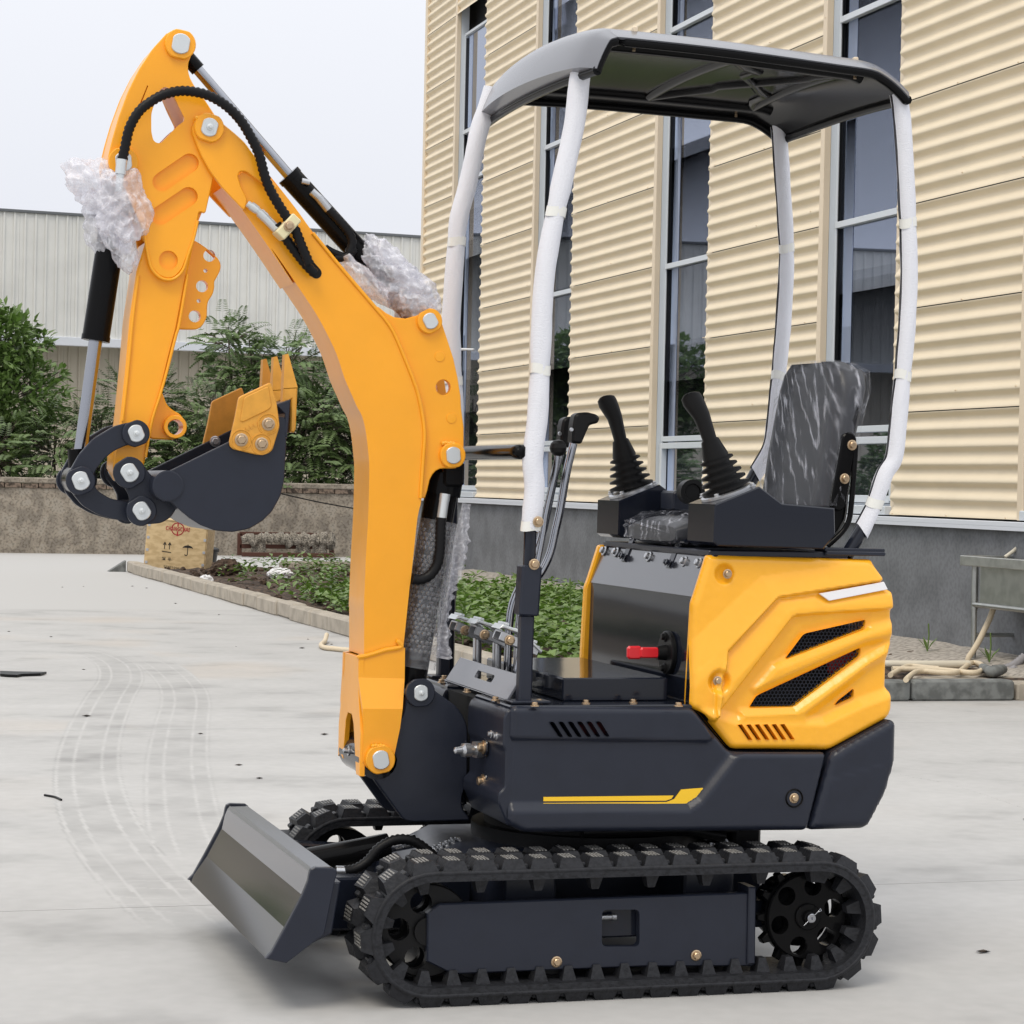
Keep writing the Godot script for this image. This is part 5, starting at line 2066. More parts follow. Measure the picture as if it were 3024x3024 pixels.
	for j in [0, nz]:
		for i in T.size() - 1:
			g.quad(rows[i][j], rows[i + 1][j], low[i + 1][j], low[i][j])
	var ro := obj("canopy_roof", g, M.roof_grey, e)
	var u := Geo.new()
	u.sheet(low)
	obj("roof_lining", u, M.black_gloss, ro)
	# rolled rim below the edges and the pressed ribs of the lining
	var rim := Geo.new()
	for j in [0, nz]:
		var P := PackedVector3Array()
		for i in T.size():
			P.append(low[i][j] + Vector3(0, -0.004, -0.006 * signf(low[i][j].z)))
		rim.tube(P, 0.0105, 8)
	for i in [0, T.size() - 1]:
		var P := PackedVector3Array()
		for j in nz + 1:
			P.append(low[i][j] + Vector3(0, -0.002, 0))
		rim.tube(P, 0.011, 8)
	obj("rim", rim, M.black_gloss, ro)
	var rb := Geo.new()
	for s in [1.0, -1.0]:
		var P := PackedVector3Array()
		for i in range(12, 30):
			P.append(low[i][nz / 2 + int(7 * s)] + Vector3(0, 0.004, 0))
		rb.tube(P, 0.017, 8)
	for q in [13, 20, 26]:
		var P := PackedVector3Array()
		for j in range(3, nz - 2):
			P.append(low[q][j] + Vector3(0, 0.006, 0))
		rb.tube(P, 0.018, 8)
	for dq in [[3, 17], [17, 3]]:
		var P := PackedVector3Array()
		for k in 9:
			var f := k / 8.0
			P.append(low[20 + int(round(f * 6))][int(round(lerpf(dq[0], dq[1], f)))] + Vector3(0, 0.005, 0))
		rb.tube(P, 0.016, 8)
	obj("lining_rib", rb, M.black_gloss, ro)
	for q in [Vector3(-0.007,2.074,0.38), Vector3(0.548,2.06,0.33), Vector3(0.01,2.093,-0.4), Vector3(0.535,2.068,-0.35)]:
		var b := Geo.new()
		b.lathe(q + Vector3(0, 0.012, 0), Vector3.DOWN, [Vector2(0, 0.01), Vector2(0.004, 0.01), Vector2(0.004, 0.0075), Vector2(0.011, 0.0075), Vector2(0.011, 0.004), Vector2(0.022, 0.004), Vector2(0.022, 0)], 8)
		obj("bolt", b, M.brass_bolt, ro)
	for q in [Vector3(-0.006,2.117,0.38), Vector3(0.548,2.099,0.33)]:
		var b := Geo.new()
		b.box(q - Vector3(0, 0.006, 0), Vector3(0.011, 0.012, 0.012), 0.002)
		obj("bolt_cap", b, M.trim_cream, ro)

func boom(e: Node3D) -> void:
	# bent box beam
	var P := PackedVector2Array()
	var SM := PackedVector2Array()
	SM.append_array(p2([-0.855,1.752,-0.812,1.703,-0.755,1.629,-0.693,1.544]))
	SM.append_array(p2([-0.746,1.622,-0.709,1.575,-0.674,1.527,-0.643,1.484,-0.616,1.439,-0.591,1.39,-0.572,1.338,-0.554,1.3,-0.542,1.275]))
	SM.append_array(p2([-0.529,1.252,-0.521,1.223,-0.517,1.2,-0.513,1.169,-0.51,1.133,-0.51,1.038,-0.512,0.979,-0.514,0.919,-0.516,0.816]))
	P.append_array(smooth_line(SM, 3))
	SM.clear()
	P.append_array(p2([-0.515,0.814,-0.513,0.712,-0.423,0.733,-0.421,0.738,-0.409,0.881]))
	SM.append_array(p2([-0.409,0.872,-0.403,0.937,-0.395,1.026,-0.386,1.072,-0.382,1.16,-0.38,1.22,-0.386,1.28]))
	SM.append_array(p2([-0.406,1.327,-0.43,1.385,-0.459,1.445,-0.481,1.476,-0.504,1.502,-0.593,1.597,-0.652,1.663]))
	SM.append_array(p2([-0.689,1.71,-0.737,1.766,-0.78,1.814]))
	P.append_array(smooth_line(SM, 3))
	var g := Geo.new()
	g.prism(P, -0.075, 0.075, 0.004)
	# edge flanges stand out along the top and front of the beam
	var fl := PackedVector3Array()
	for p in p2([-0.652,1.66,-0.593,1.594,-0.505,1.5,-0.481,1.474,-0.459,1.443,-0.431,1.383,-0.406,1.325,-0.393,1.28]):
		fl.append(Vector3(p.x, p.y, 0.076))
	for p in p2([-0.383,1.22,-0.385,1.16,-0.389,1.071]):
		fl.append(Vector3(p.x, p.y, 0.076))
	g.tube(curve3(fl, 4), 0.0045, 8)
	var bo := obj("boom", g, M.yellow_paint, e)
	# tip fork
	var fork := rnd(p2([-0.93,1.869,-0.927,1.886,-0.917,1.901,-0.9,1.91,-0.88,1.908,-0.863,1.891,-0.838,1.873,-0.812,1.852,-0.783,1.815,-0.736,1.755,-0.743,1.751,-0.775,1.767,-0.808,1.788,-0.822,1.787,-0.826,1.776,-0.817,1.75,-0.803,1.726,-0.809,1.699,-0.86,1.748,-0.888,1.783,-0.91,1.82]), 0.009, 3)
	twin("boom_fork", fork, 0.074, 0.087, 0.002, M.yellow_paint, bo)
	pin(e, Vector2(-0.893,1.878), 0.087, 0.0205, 0.033, M.yellow_paint, true, -0.25)
	# ear plates at the back of the bend
	var G := PackedVector2Array()
	G.append_array(p2([-0.517,1.496,-0.503,1.502,-0.495,1.502,-0.477,1.489,-0.457,1.48,-0.431,1.478,-0.405,1.486,-0.39,1.497,-0.374,1.501,-0.359,1.495,-0.349,1.482,-0.332,1.436,-0.316,1.392,-0.305,1.348,-0.297,1.306]))
	G.append_array(p2([-0.295,1.278,-0.288,1.235,-0.287,1.187,-0.287,1.165,-0.292,1.152,-0.305,1.141,-0.317,1.14,-0.33,1.14,-0.342,1.139,-0.352,1.134,-0.36,1.125,-0.366,1.113,-0.372,1.085,-0.377,1.071,-0.398,1.07,-0.416,1.207,-0.417,1.279]))
	G.append_array(p2([-0.442,1.343,-0.473,1.425]))
	var hol := circle(Vector2(-0.339,1.325), 0.018, 20)
	var eo := twin("ear_plate", G, 0.048, 0.068, 0.002, M.yellow_paint, bo, [hol])
	for q in [Vector3(-0.349,1.395,0.068), Vector3(-0.318,1.255,0.068)]:
		var dm := Geo.new()
		dm.lathe(Vector3(q.x, q.y, 0.067), Vector3(0, 0, 1), [Vector2(0, 0.0125), Vector2(0.0025, 0.0115), Vector2(0.003, 0)], 18)
		obj("plug_weld", dm, M.weld_yellow, eo)
	pin(e, Vector2(-0.376,1.474), 0.068, 0.0185, 0.029, M.yellow_paint, false, 0.5)
	pin(e, Vector2(-0.315,1.17), 0.068, 0.0195, 0.03, M.yellow_paint, false, 0.1)
	# hose slot in the side
	var sl := Geo.new()
	var sa := Vector2(-0.682,1.612)
	var sb := Vector2(-0.642,1.571)
	sl.prism(stadium(sa, sb, 0.0125), 0.07, 0.0762)
	obj("hose_slot", sl, M.black_void, bo)
	# foot: cheeks that step out to the pivot
	for s in [1.0, -1.0]:
		var ch := Geo.new()
		# y levels with left, right x and z of the cheek
		var L := p2([-0.527,0.709,-0.527,0.663])
		var Rr := p2([-0.419,0.73,-0.419,0.66])
		var L2 := p2([-0.523,0.595,-0.52,0.56,-0.52,0.475])
		var R2 := p2([-0.43,0.594,-0.435,0.55,-0.45,0.474])
		var lv := [[L[0], Rr[0], 0.08], [L[1], Rr[1], 0.082], [L2[0], R2[0], 0.112], [L2[1], R2[1], 0.112], [L2[2], R2[2], 0.112]]
		for i in lv.size() - 1:
			for t in [0.0, 0.013]:
				var a := Vector3(lv[i][0].x, lv[i][0].y, s * (lv[i][2] - t))
				var b := Vector3(lv[i][1].x, lv[i][1].y, s * (lv[i][2] - t))
				var c := Vector3(lv[i + 1][1].x, lv[i + 1][1].y, s * (lv[i + 1][2] - t))
				var d := Vector3(lv[i + 1][0].x, lv[i + 1][0].y, s * (lv[i + 1][2] - t))
				ch.quad(a, b, c, d)
			for k in 2:
				var a2 := Vector3(lv[i][k].x, lv[i][k].y, s * lv[i][2])
				var b2 := Vector3(lv[i + 1][k].x, lv[i + 1][k].y, s * lv[i + 1][2])
				ch.quad(a2, b2, b2 - Vector3(0, 0, s * 0.013), a2 - Vector3(0, 0, s * 0.013))
		var a3 := Vector3(lv[0][0].x, lv[0][0].y, s * 0.08)
		var b3 := Vector3(lv[0][1].x, lv[0][1].y, s * 0.08)
		ch.quad(a3, b3, b3 - Vector3(0, 0, s * 0.02), a3 - Vector3(0, 0, s * 0.02))
		ch.prism(rnd(p2([-0.52,0.478,-0.45,0.477,-0.452,0.469,-0.464,0.454,-0.48,0.448,-0.498,0.452,-0.513,0.465]), 0.02), s * 0.099, s * 0.112, 0.0)
		obj("boom_foot", ch, M.yellow_paint, bo)
	# front plate with an arch between the cheeks
	var fx := Vector3(-0.526,0.703,0.08)
	var fp := Geo.new()
	fp.xf = Transform3D(Basis(Vector3(0, 0, 1), Vector3(0, 1, 0), Vector3(-1, 0, 0)), Vector3(fx.x, 0, 0))
	var yt := fx.y + 0.006
	var yb := fx.y - 0.26
	fp.prism(p2([-0.082, yt, 0.082, yt, 0.082, yt - 0.08, 0.11, yt - 0.17, 0.11, yb, 0.075, yb, 0.04, yt - 0.155, 0.02, yt - 0.135, -0.02, yt - 0.135, -0.04, yt - 0.155, -0.06, yb + 0.02, -0.09, yb + 0.03, -0.11, yb + 0.02, -0.11, yt - 0.17, -0.082, yt - 0.08]), -0.012, 0.0, 0.001)
	obj("front_plate", fp, M.yellow_paint, bo)
	pin(e, Vector2(-0.481,0.481), 0.112, 0.0215, 0.034, M.yellow_paint, false, 0.2)
	# weld seams
	var wd := Geo.new()
	var W := curve3(p3([-0.525,0.709,0.081,-0.512,0.711,0.081,-0.49,0.717,0.081,-0.464,0.725,0.081,-0.444,0.728,0.081,-0.428,0.733,0.081,-0.435,0.744,0.081]), 6)
	for i in W.size():
		wd.lathe(W[i], Vector3(0, 0, 1), [Vector2(-0.004, 0.006), Vector2(0.002, 0.005), Vector2(0.004, 0.0)], 8)
	for q in [Vector3(-0.908,1.898,0.1), Vector3(-0.325,1.197,0.08), Vector3(-0.486,0.511,0.125)]:
		for k in 5:
			wd.lathe(q + Vector3((k - 2) * 0.006, 0.001 * (k % 2), -0.008), Vector3(0, 0, 1), [Vector2(-0.003, 0.0055), Vector2(0.003, 0.005), Vector2(0.006, 0.0)], 8)
	obj("weld_bead", wd, M.weld_yellow, bo)
	# arm cylinder along the top of the boom
	var rod := Vector2(-0.943,2.067)
	var q0 := Vector3(-0.943,2.059,0)
	var q1 := Vector3(-0.695,1.797,0)
	var q2 := Vector3(-0.506,1.608,0)
	var dirv := (q2 - q0).normalized()
	var rg := Geo.new()
	rg.tube(PackedVector3Array([q0, q1]), 0.0125, 16)
	obj("arm_cylinder_rod", rg, M.steel_rod, e)
	var cg := Geo.new()
	cg.tube(PackedVector3Array([q1, q2, q2 + dirv * 0.2]), 0.0268, 24)
	cg.tube(PackedVector3Array([q1, q1 + dirv * 0.012]), 0.0285, 24)
	var ao := obj("arm_cylinder", cg, M.black_gloss, e)
	cg = Geo.new()
	cg.tube(PackedVector3Array([q0 - dirv * 0.02, q0 + dirv * 0.055]), 0.017, 14)
	obj("rod_eye", cg, M.black_gloss, e)
	var fg := Geo.new()
	fg.tube(p3([-0.648,1.758,0.036,-0.628,1.742,0.036]), 0.0095, 8)
	obj("hose_fitting", fg, M.zinc, ao)
	fg = Geo.new()
	fg.tube(p3([-0.631,1.745,0.036,-0.608,1.719,0.036]), 0.011, 6)
	obj("hose_fitting", fg, M.zinc, ao)
	fg = Geo.new()
	fg.tube(p3([-0.67,1.781,0.03,-0.652,1.778,0.03]), 0.007, 8)
	obj("hose_fitting", fg, M.zinc, ao)
	obj("hose", ribbed(curve3(p3([-0.608,1.719,0.036,-0.588,1.7,0.036,-0.57,1.682,0.036,-0.556,1.663,0.036,-0.552,1.644,0.036,-0.56,1.621,0.036]), 5), 0.0105), M.hose, ao)
	var stp := Geo.new()
	stp.tube(curve3(p3([-0.614,1.633,0.034,-0.597,1.624,0.034,-0.58,1.618,0.034,-0.568,1.614,0.034,-0.557,1.613,0.034,-0.546,1.636,0.034]), 5), 0.0085, 8)
	obj("hose", stp, M.hose, ao)
	stp = Geo.new()
	stp.tube(curve3(p3([-0.591,1.61,0.036,-0.574,1.611,0.036,-0.558,1.621,0.036,-0.544,1.633,0.036]), 5), 0.0085, 8)
	obj("hose", stp, M.hose, ao)
	# hoses over the boom side
	obj("hose", ribbed(curve3(p3([-1.084,1.794,0.112,-1.079,1.822,0.112,-1.07,1.864,0.112,-1.05,1.901,0.112,-1.023,1.925,0.112,-0.996,1.941,0.112,-0.962,1.951,0.112,-0.927,1.951,0.112,-0.895,1.944,0.112,-0.86,1.926,0.112,-0.828,1.897,0.112,-0.803,1.86,0.112,-0.784,1.823,0.112,-0.773,1.785,0.112,-0.76,1.751,0.112,-0.74,1.718,0.112,-0.721,1.691,0.112,-0.701,1.664,0.112,-0.684,1.626,0.112,-0.665,1.585,0.112]), 6), 0.0112), M.hose, e)
	obj("hose", ribbed(curve3(p3([-0.739,1.674,0.095,-0.72,1.647,0.095,-0.695,1.616,0.095,-0.669,1.586,0.095,-0.647,1.566,0.095]), 6), 0.0112), M.hose, e)
	var ft := Geo.new()
	var FA := Vector3(-1.085,1.794,0.112)
	ft.tube(PackedVector3Array([FA, FA + Vector3(-0.003, -0.032, 0)]), 0.012, 8)
	ft.tube(PackedVector3Array([FA + Vector3(-0.003, -0.03, 0), FA + Vector3(-0.005, -0.07, 0)]), 0.009, 8)
	obj("hose_fitting", ft, M.zinc_bright, e)
	ft = Geo.new()
	var V := p3([-0.805,1.716,0.095,-0.786,1.705,0.095,-0.768,1.69,0.095,-0.739,1.663,0.095])
	ft.tube(PackedVector3Array([V[0], V[1]]), 0.0075, 8)
	ft.tube(PackedVector3Array([V[0].lerp(V[1], 0.4), V[1].lerp(V[2], 0.2)]), 0.0105, 6)
	ft.tube(PackedVector3Array([V[1], V[2]]), 0.0085, 8)
	ft.tube(PackedVector3Array([V[1].lerp(V[2], 0.5), V[2].lerp(V[3], 0.15)]), 0.0115, 6)
	ft.tube(PackedVector3Array([V[2], V[3]]), 0.0105, 8)
	obj("hose_fitting", ft, M.zinc_bright, e)
	# pale plastic hose clamp with one bolt
	var cl := Geo.new()
	var ca := Vector3(-0.733,1.649,0.105)
	var cb := Vector3(-0.702,1.684,0.105)
	cl.bar(ca + (ca - cb) * 0.12, cb + (cb - ca) * 0.12, 0.05, 0.026, 0.003, Vector3(0, 0, 1).cross(cb - ca))
	var co := obj("hose_clamp", cl, M.cream_plastic, e)
	cl = Geo.new()
	cl.bolt((ca + cb) * 0.5 + Vector3(0, 0, 0.025), Vector3(0, 0, 1), 0.0085)
	obj("bolt", cl, M.brass_bolt, co)
	# boom cylinder standing behind the boom
	var k0 := Vector3(-0.388, 0.631, 0.0)
	var k1 := Vector3(-0.313,1.128,0)
	var kd := (k1 - k0).normalized()
	var kg := Geo.new()
	kg.tube(PackedVector3Array([k0, k1 - kd * 0.04]), 0.038, 24)
	kg.tube(PackedVector3Array([k1 - kd * 0.05, k1]), 0.045, 24)
	kg.tube(PackedVector3Array([k1, k1 + kd * 0.1]), 0.025, 18)
	kg.box(k1 + Vector3(0.01, 0.0, 0.02), Vector3(0.05, 0.06, 0.06), 0.008)
	obj("boom_cylinder", kg, M.black_gloss, e)
	var hz := Geo.new()
	var H0 := Vector3(-0.331,1.082,0.075)
	var H1 := Vector3(-0.338,1.027,0.075)
	hz.tube(PackedVector3Array([H0, H0.lerp(H1, 0.3)]), 0.0125, 6)
	hz.tube(PackedVector3Array([H0.lerp(H1, 0.25), H1]), 0.0115, 8)
	obj("hose_fitting", hz, M.zinc_bright, e)
	obj("hose", ribbed(curve3(p3([-0.339,1.027,0.075,-0.34,0.998,0.075,-0.34,0.969,0.075,-0.342,0.94,0.075,-0.348,0.916,0.075,-0.365,0.894,0.075,-0.387,0.885,0.075,-0.407,0.887,0.075]), 6), 0.0125), M.hose, e)

func arm(e: Node3D) -> void:
	# box beam
	var g := Geo.new()
	var B := p2([-1.023,1.622,-1.041,1.558,-1.054,1.454,-1.062,1.332,-1.071,1.224,-1.083,1.148,-1.084,1.123,-1.068,1.096,-1.04,1.093,-1.017,1.128,-1.007,1.177,-1.001,1.226,-0.982,1.29,-0.966,1.367,-0.95,1.434,-0.928,1.564,-0.912,1.648])
	g.prism(B, -0.058, 0.058, 0.004)
	var ao := obj("dipper_arm", g, M.yellow_paint, e)
	# bracket plates at the head
	var P := rnd(p2([-0.96,2.094,-0.944,2.09,-0.932,2.079,-0.927,2.061,-0.931,2.041,-0.939,2.02,-0.939,2.006,-0.935,1.989,-0.923,1.969,-0.898,1.939,-0.863,1.889,-0.86,1.834,-0.865,1.784,-0.877,1.776,-0.894,1.69,-0.908,1.696,-0.913,1.667,-0.919,1.635,-0.931,1.6,-0.943,1.566,-0.958,1.548,-0.973,1.543,-0.993,1.548,-1.01,1.566,-1.02,1.599,-1.029,1.643,-1.073,1.738,-1.109,1.763,-1.111,1.801,-1.102,1.843,-1.089,1.892,-1.07,1.948,-1.047,1.998,-1.017,2.047,-0.988,2.081,-0.974,2.09]), 0.008, 3)
	var big := rnd(p2([-0.99,1.965,-0.975,1.96,-0.962,1.931,-0.945,1.899,-0.946,1.891,-0.959,1.881,-0.996,1.84,-1.005,1.84,-1.012,1.845,-1.017,1.862,-1.018,1.903,-1.009,1.935,-1.001,1.956]), 0.008, 3)
	var s1 := stadium(Vector2(-0.992,1.755), Vector2(-0.931,1.801), 0.0205)
	var s2 := stadium(Vector2(-0.994,1.681), Vector2(-0.932,1.727), 0.0205)
	var c1 := circle(Vector2(-0.974,1.584), 0.021, 20)
	var slit := p2([-1.028,1.965,-1.026,1.963,-1.045,1.912,-1.048,1.912])
	var hp := twin("head_plate", P, 0.060, 0.073, 0.002, M.yellow_paint, ao, [big, s1, s2, c1, slit])
	# recessed backs and the edge webs between the plates
	var w := Geo.new()
	both(w, stadium(Vector2(-0.992,1.755), Vector2(-0.931,1.801), 0.026), 0.045, 0.0605, 0.0)
	both(w, stadium(Vector2(-0.994,1.681), Vector2(-0.932,1.727), 0.026), 0.045, 0.0605, 0.0)
	both(w, circle(Vector2(-0.974,1.584), 0.026, 20), 0.045, 0.064, 0.0)
	w.prism(p2([-0.991,1.966,-0.973,1.962,-0.941,1.9,-0.937,1.888,-0.894,1.849,-0.869,1.816,-0.878,1.776,-0.898,1.699,-0.921,1.638,-1.012,1.634,-1.069,1.738,-1.07,1.776,-1.03,1.83,-0.998,1.837,-0.958,1.88,-0.942,1.893,-0.975,1.958]), -0.06, 0.06, 0.0)
	obj("web", w, M.yellow_paint, hp)
	var fr := Geo.new()
	var Fo := p2([-1.109,1.767,-1.109,1.803,-1.1,1.845,-1.087,1.894,-1.068,1.95,-1.045,2.001,-1.015,2.049,-0.986,2.084,-0.977,2.08,-1.011,2.041,-1.039,1.994,-1.063,1.946,-1.082,1.891,-1.094,1.842,-1.103,1.801,-1.103,1.769])
	fr.prism(Fo, -0.059, 0.059, 0.0)
	obj("front_web", fr, M.yellow_paint, hp)
	pin(e, Vector2(-0.958,2.059), 0.073, 0.0225, 0.034, M.yellow_paint, false, -0.15)
	pin(e, Vector2(-1.078,1.793), 0.073, 0.021, 0.033, M.yellow_paint, false, 0.1)
	# spare ear with holes
	var E := rnd(p2([-0.953,1.638,-0.928,1.64,-0.905,1.636,-0.88,1.621,-0.853,1.599,-0.846,1.585,-0.848,1.571,-0.856,1.555,-0.861,1.546,-0.86,1.534,-0.863,1.518,-0.874,1.502,-0.876,1.485,-0.875,1.468,-0.884,1.448,-0.896,1.438,-0.921,1.437,-0.949,1.437]), 0.008, 3)
	var hs := []
	for q in [Vector2(-0.873,1.604), Vector2(-0.888,1.535), Vector2(-0.903,1.467)]:
		hs.append(circle(q, 0.0135, 18))
	for q in [Vector2(-0.881,1.57), Vector2(-0.895,1.502)]:
		hs.append(circle(q, 0.0046, 10))
	var ep := Geo.new()
	ep.prism(E, -0.012, 0.012, 0.002, hs)
	obj("spare_ear", ep, M.yellow_paint, ao)
	# lower hook plate with a bush
	var H := rnd(p2([-0.993,1.29,-0.976,1.3,-0.963,1.267,-0.949,1.255,-0.933,1.248,-0.922,1.233,-0.921,1.22,-0.925,1.205,-0.939,1.191,-0.956,1.189,-1.002,1.19]), 0.01, 3)
	var hk := Geo.new()
	hk.prism(H, -0.022, 0.022, 0.003, [circle(Vector2(-0.944,1.217), 0.0165, 18)])
	var cq := Vector3(-0.946,1.218,0.022)
	hk.lathe(Vector3(cq.x, cq.y, 0.018), Vector3(0, 0, 1), [Vector2(0, 0.026), Vector2(0.022, 0.026), Vector2(0.024, 0.0245), Vector2(0.024, 0.0175), Vector2(-0.04, 0.0175)], 24)
	obj("hook_plate", hk, M.yellow_paint, ao)
	# weld seams along the beam
	var wd := Geo.new()
	for L in [p3([-1.038,1.548,0.062,-1.048,1.454,0.062,-1.056,1.343,0.062,-1.066,1.228,0.062]), p3([-0.929,1.556,0.062,-0.945,1.448,0.062,-0.953,1.416,0.062,-0.971,1.339,0.062,-0.986,1.282,0.062,-1.002,1.226,0.062,-1.014,1.149,0.062]), p3([-1.028,1.643,0.073,-1.02,1.599,0.073,-1.01,1.565,0.073,-0.992,1.546,0.073,-0.973,1.541,0.073,-0.956,1.547,0.073,-0.941,1.565,0.073,-0.93,1.6,0.073,-0.919,1.635,0.073,-0.911,1.674,0.073])]:
		var C := curve3(L, 8)
		wd.tube(C, 0.0035, 6)
	obj("weld_bead", wd, M.weld_yellow, ao)
	# bucket cylinder
	var a := Vector3(Vector2(-1.069,1.802).x, Vector2(-1.069,1.802).y, 0.0)
	var b := Vector3(-1.121,1.404,0)
	var c := Vector3(-1.151,1.139,0)
	var d := (b - a).normalized()
	var cy := Geo.new()
	cy.tube(PackedVector3Array([a + d * 0.05, b]), 0.0305, 24)
	cy.tube(PackedVector3Array([b - d * 0.012, b]), 0.0318, 24)
	obj("bucket_cylinder", cy, M.black_gloss, e)
	var rd := Geo.new()
	rd.tube(PackedVector3Array([b - d * 0.01, c]), 0.0152, 18)
	obj("bucket_cylinder_rod", rd, M.steel_rod, e)
	var ey := Geo.new()
	var pb := Vector2(-1.151,1.097)
	ey.tube(PackedVector3Array([Vector3(-1.156,1.164,0), Vector3(pb.x, pb.y, 0)]), 0.022, 14)
	ey.lathe(Vector3(pb.x, pb.y, -0.05), Vector3(0, 0, 1), [Vector2(0, 0), Vector2(0, 0.034), Vector2(0.1, 0.034), Vector2(0.1, 0)], 22)
	obj("rod_eye", ey, M.black_gloss, e)
	# bucket linkage: guide links and tipping links, one of each on both sides
	var up := rnd(p2([-1.04,1.226,-1.025,1.222,-1.016,1.208,-1.017,1.194,-1.027,1.179,-1.039,1.175,-1.06,1.174,-1.087,1.161,-1.109,1.142,-1.126,1.117,-1.134,1.095,-1.142,1.079,-1.159,1.069,-1.176,1.075,-1.185,1.092,-1.182,1.114,-1.162,1.152,-1.132,1.187,-1.088,1.215,-1.061,1.223]), 0.008, 3)
	var lw := rnd(p2([-1.18,1.107,-1.158,1.117,-1.135,1.105,-1.132,1.093,-1.118,1.072,-1.09,1.056,-1.059,1.051,-1.028,1.054,-1.005,1.042,-1.003,1.019,-1.016,1.006,-1.047,1.006,-1.082,1.011,-1.117,1.021,-1.151,1.04,-1.176,1.07]), 0.01, 3)
	twin("guide_link", up, 0.074, 0.09, 0.002, M.navy_paint, e)
	twin("tipping_link", lw, 0.058, 0.073, 0.002, M.navy_paint, e)
	pin(e, Vector2(-1.041,1.2), 0.09, 0.019, 0.03, M.navy_paint, true, 0.4)
	pin(e, Vector2(-1.159,1.094), 0.09, 0.0205, 0.032, M.navy_paint, true, 0.4)

func bucket(e: Node3D) -> void:
	var hw := 0.165
	var side := PackedVector2Array(p2([-1.005,1.093,-0.998,1.108,-0.987,1.114,-0.844,1.188,-0.737,1.244,-0.723,1.243,-0.72,1.184,-0.723,1.104,-0.731,1.069,-0.748,1.037,-0.769,1.015,-0.798,0.997,-0.836,0.989,-0.875,0.992,-0.906,1.003,-0.931,1.018,-0.951,1.034,-0.969,1.051,-0.993,1.06,-1.004,1.074]))
	var bo := Node3D.new()
	bo.name = "bucket"
	e.add_child(bo, true)
	twin("side_plate", rnd(side, 0.006, 2), hw - 0.012, hw, 0.002, M.navy_paint, bo)
	# curved shell between the sides
	var arc := p2([-0.723,1.241,-0.72,1.184,-0.723,1.104,-0.731,1.069,-0.748,1.037,-0.769,1.015,-0.798,0.997,-0.836,0.989,-0.875,0.992,-0.906,1.003,-0.931,1.018,-0.951,1.034,-0.969,1.051,-0.988,1.064,-0.997,1.081,-0.997,1.101])
	var s := Geo.new()
	var inn := PackedVector2Array()
	for i in arc.size():
		var t := (arc[mini(i + 1, arc.size() - 1)] - arc[maxi(i - 1, 0)]).normalized()
		inn.append(arc[i] + Vector2(t.y, -t.x) * 0.008)
	var ring := arc.duplicate()
	var rev := inn.duplicate()
	rev.reverse()
	ring.append_array(rev)
	s.prism(ring, -hw + 0.012, hw - 0.012)
	obj("shell", s, M.navy_paint, bo)
	var tb := Geo.new()
	var tc := Vector3(-0.979,1.087,0.165)
	tb.lathe(Vector3(tc.x, tc.y, -hw), Vector3(0, 0, 1), [Vector2(-0.002, 0), Vector2(-0.002, 0.033), Vector2(2 * hw + 0.003, 0.034), Vector2(2 * hw + 0.004, 0.031), Vector2(2 * hw + 0.004, 0)], 26)
	obj("top_tube", tb, M.navy_paint, bo)
	# ears for the arm and tipping link
	var er := rnd(p2([-1.084,1.115,-1.081,1.132,-1.07,1.143,-1.055,1.147,-1.039,1.144,-1.025,1.133,-1.016,1.12,-1.006,1.108,-0.985,1.098,-0.956,1.06,-0.949,1.04,-0.962,1.018,-0.983,1.005,-1.011,1.002,-1.035,1.002,-1.048,1.013,-1.055,1.031,-1.053,1.05,-1.054,1.064,-1.064,1.082,-1.078,1.096]), 0.008, 3)
	twin("ear", er, 0.092, 0.107, 0.002, M.navy_paint, bo)
	pin(e, Vector2(-1.056,1.114), 0.107, 0.0205, 0.035, M.navy_paint, true, 0.6)
	pin(e, Vector2(-1.028,1.031), 0.107, 0.0205, 0.033, M.navy_paint, true, 0.6)
	# cutting lip
	var lp := Geo.new()
	lp.prism(p2([-0.746,1.27,-0.713,1.283,-0.713,1.276,-0.718,1.198,-0.726,1.202,-0.725,1.251]), -hw, hw, 0.002)
	obj("lip", lp, M.navy_paint, bo)
	# side cutters
	var cut := rnd(p2([-0.83,1.284,-0.76,1.319,-0.746,1.275,-0.738,1.223,-0.753,1.171,-0.76,1.164,-0.772,1.159,-0.786,1.159,-0.839,1.17,-0.846,1.175,-0.849,1.185,-0.838,1.236]), 0.006, 3)
	var panel := rnd(p2([-0.819,1.284,-0.765,1.311,-0.757,1.265,-0.764,1.258,-0.821,1.229,-0.827,1.232]), 0.006, 3)
	for sd in [1.0, -1.0]:
		var c := Geo.new()
		var rec := []
		for q in [Vector2(-0.763,1.226), Vector2(-0.822,1.19), Vector2(-0.778,1.183)]:
			rec.append(circle(q, 0.0225, 18))
		c.prism(cut, sd * (hw + 0.001), sd * (hw + 0.012), 0.002)
		c.prism(panel, sd * (hw + 0.011), sd * (hw + 0.0145), 0.002)
		var co := obj("side_cutter", c, M.tooth_yellow, bo)
		for q in [Vector2(-0.764,1.227), Vector2(-0.823,1.191), Vector2(-0.778,1.183)]:
			var b := Geo.new()
			b.bolt(Vector3(q.x, q.y, sd * (hw + 0.012)), Vector3(0, 0, sd), 0.0102)
			obj("bolt", b, M.brass_bolt if sd > 0 else M.zinc, co)
			b = Geo.new()
			b.bolt(Vector3(q.x, q.y, sd * (hw - 0.012)), Vector3(0, 0, -sd), 0.009)
			obj("nut", b, M.zinc, co)
			b = Geo.new()
			b.lathe(Vector3(q.x, q.y, sd * (hw + 0.0115)), Vector3(0, 0, sd), [Vector2(0, 0.0245), Vector2(0.0022, 0.0235), Vector2(0.0022, 0.0215), Vector2(0, 0.0195)], 22)
			obj("rim", b, M.tooth_yellow, co)
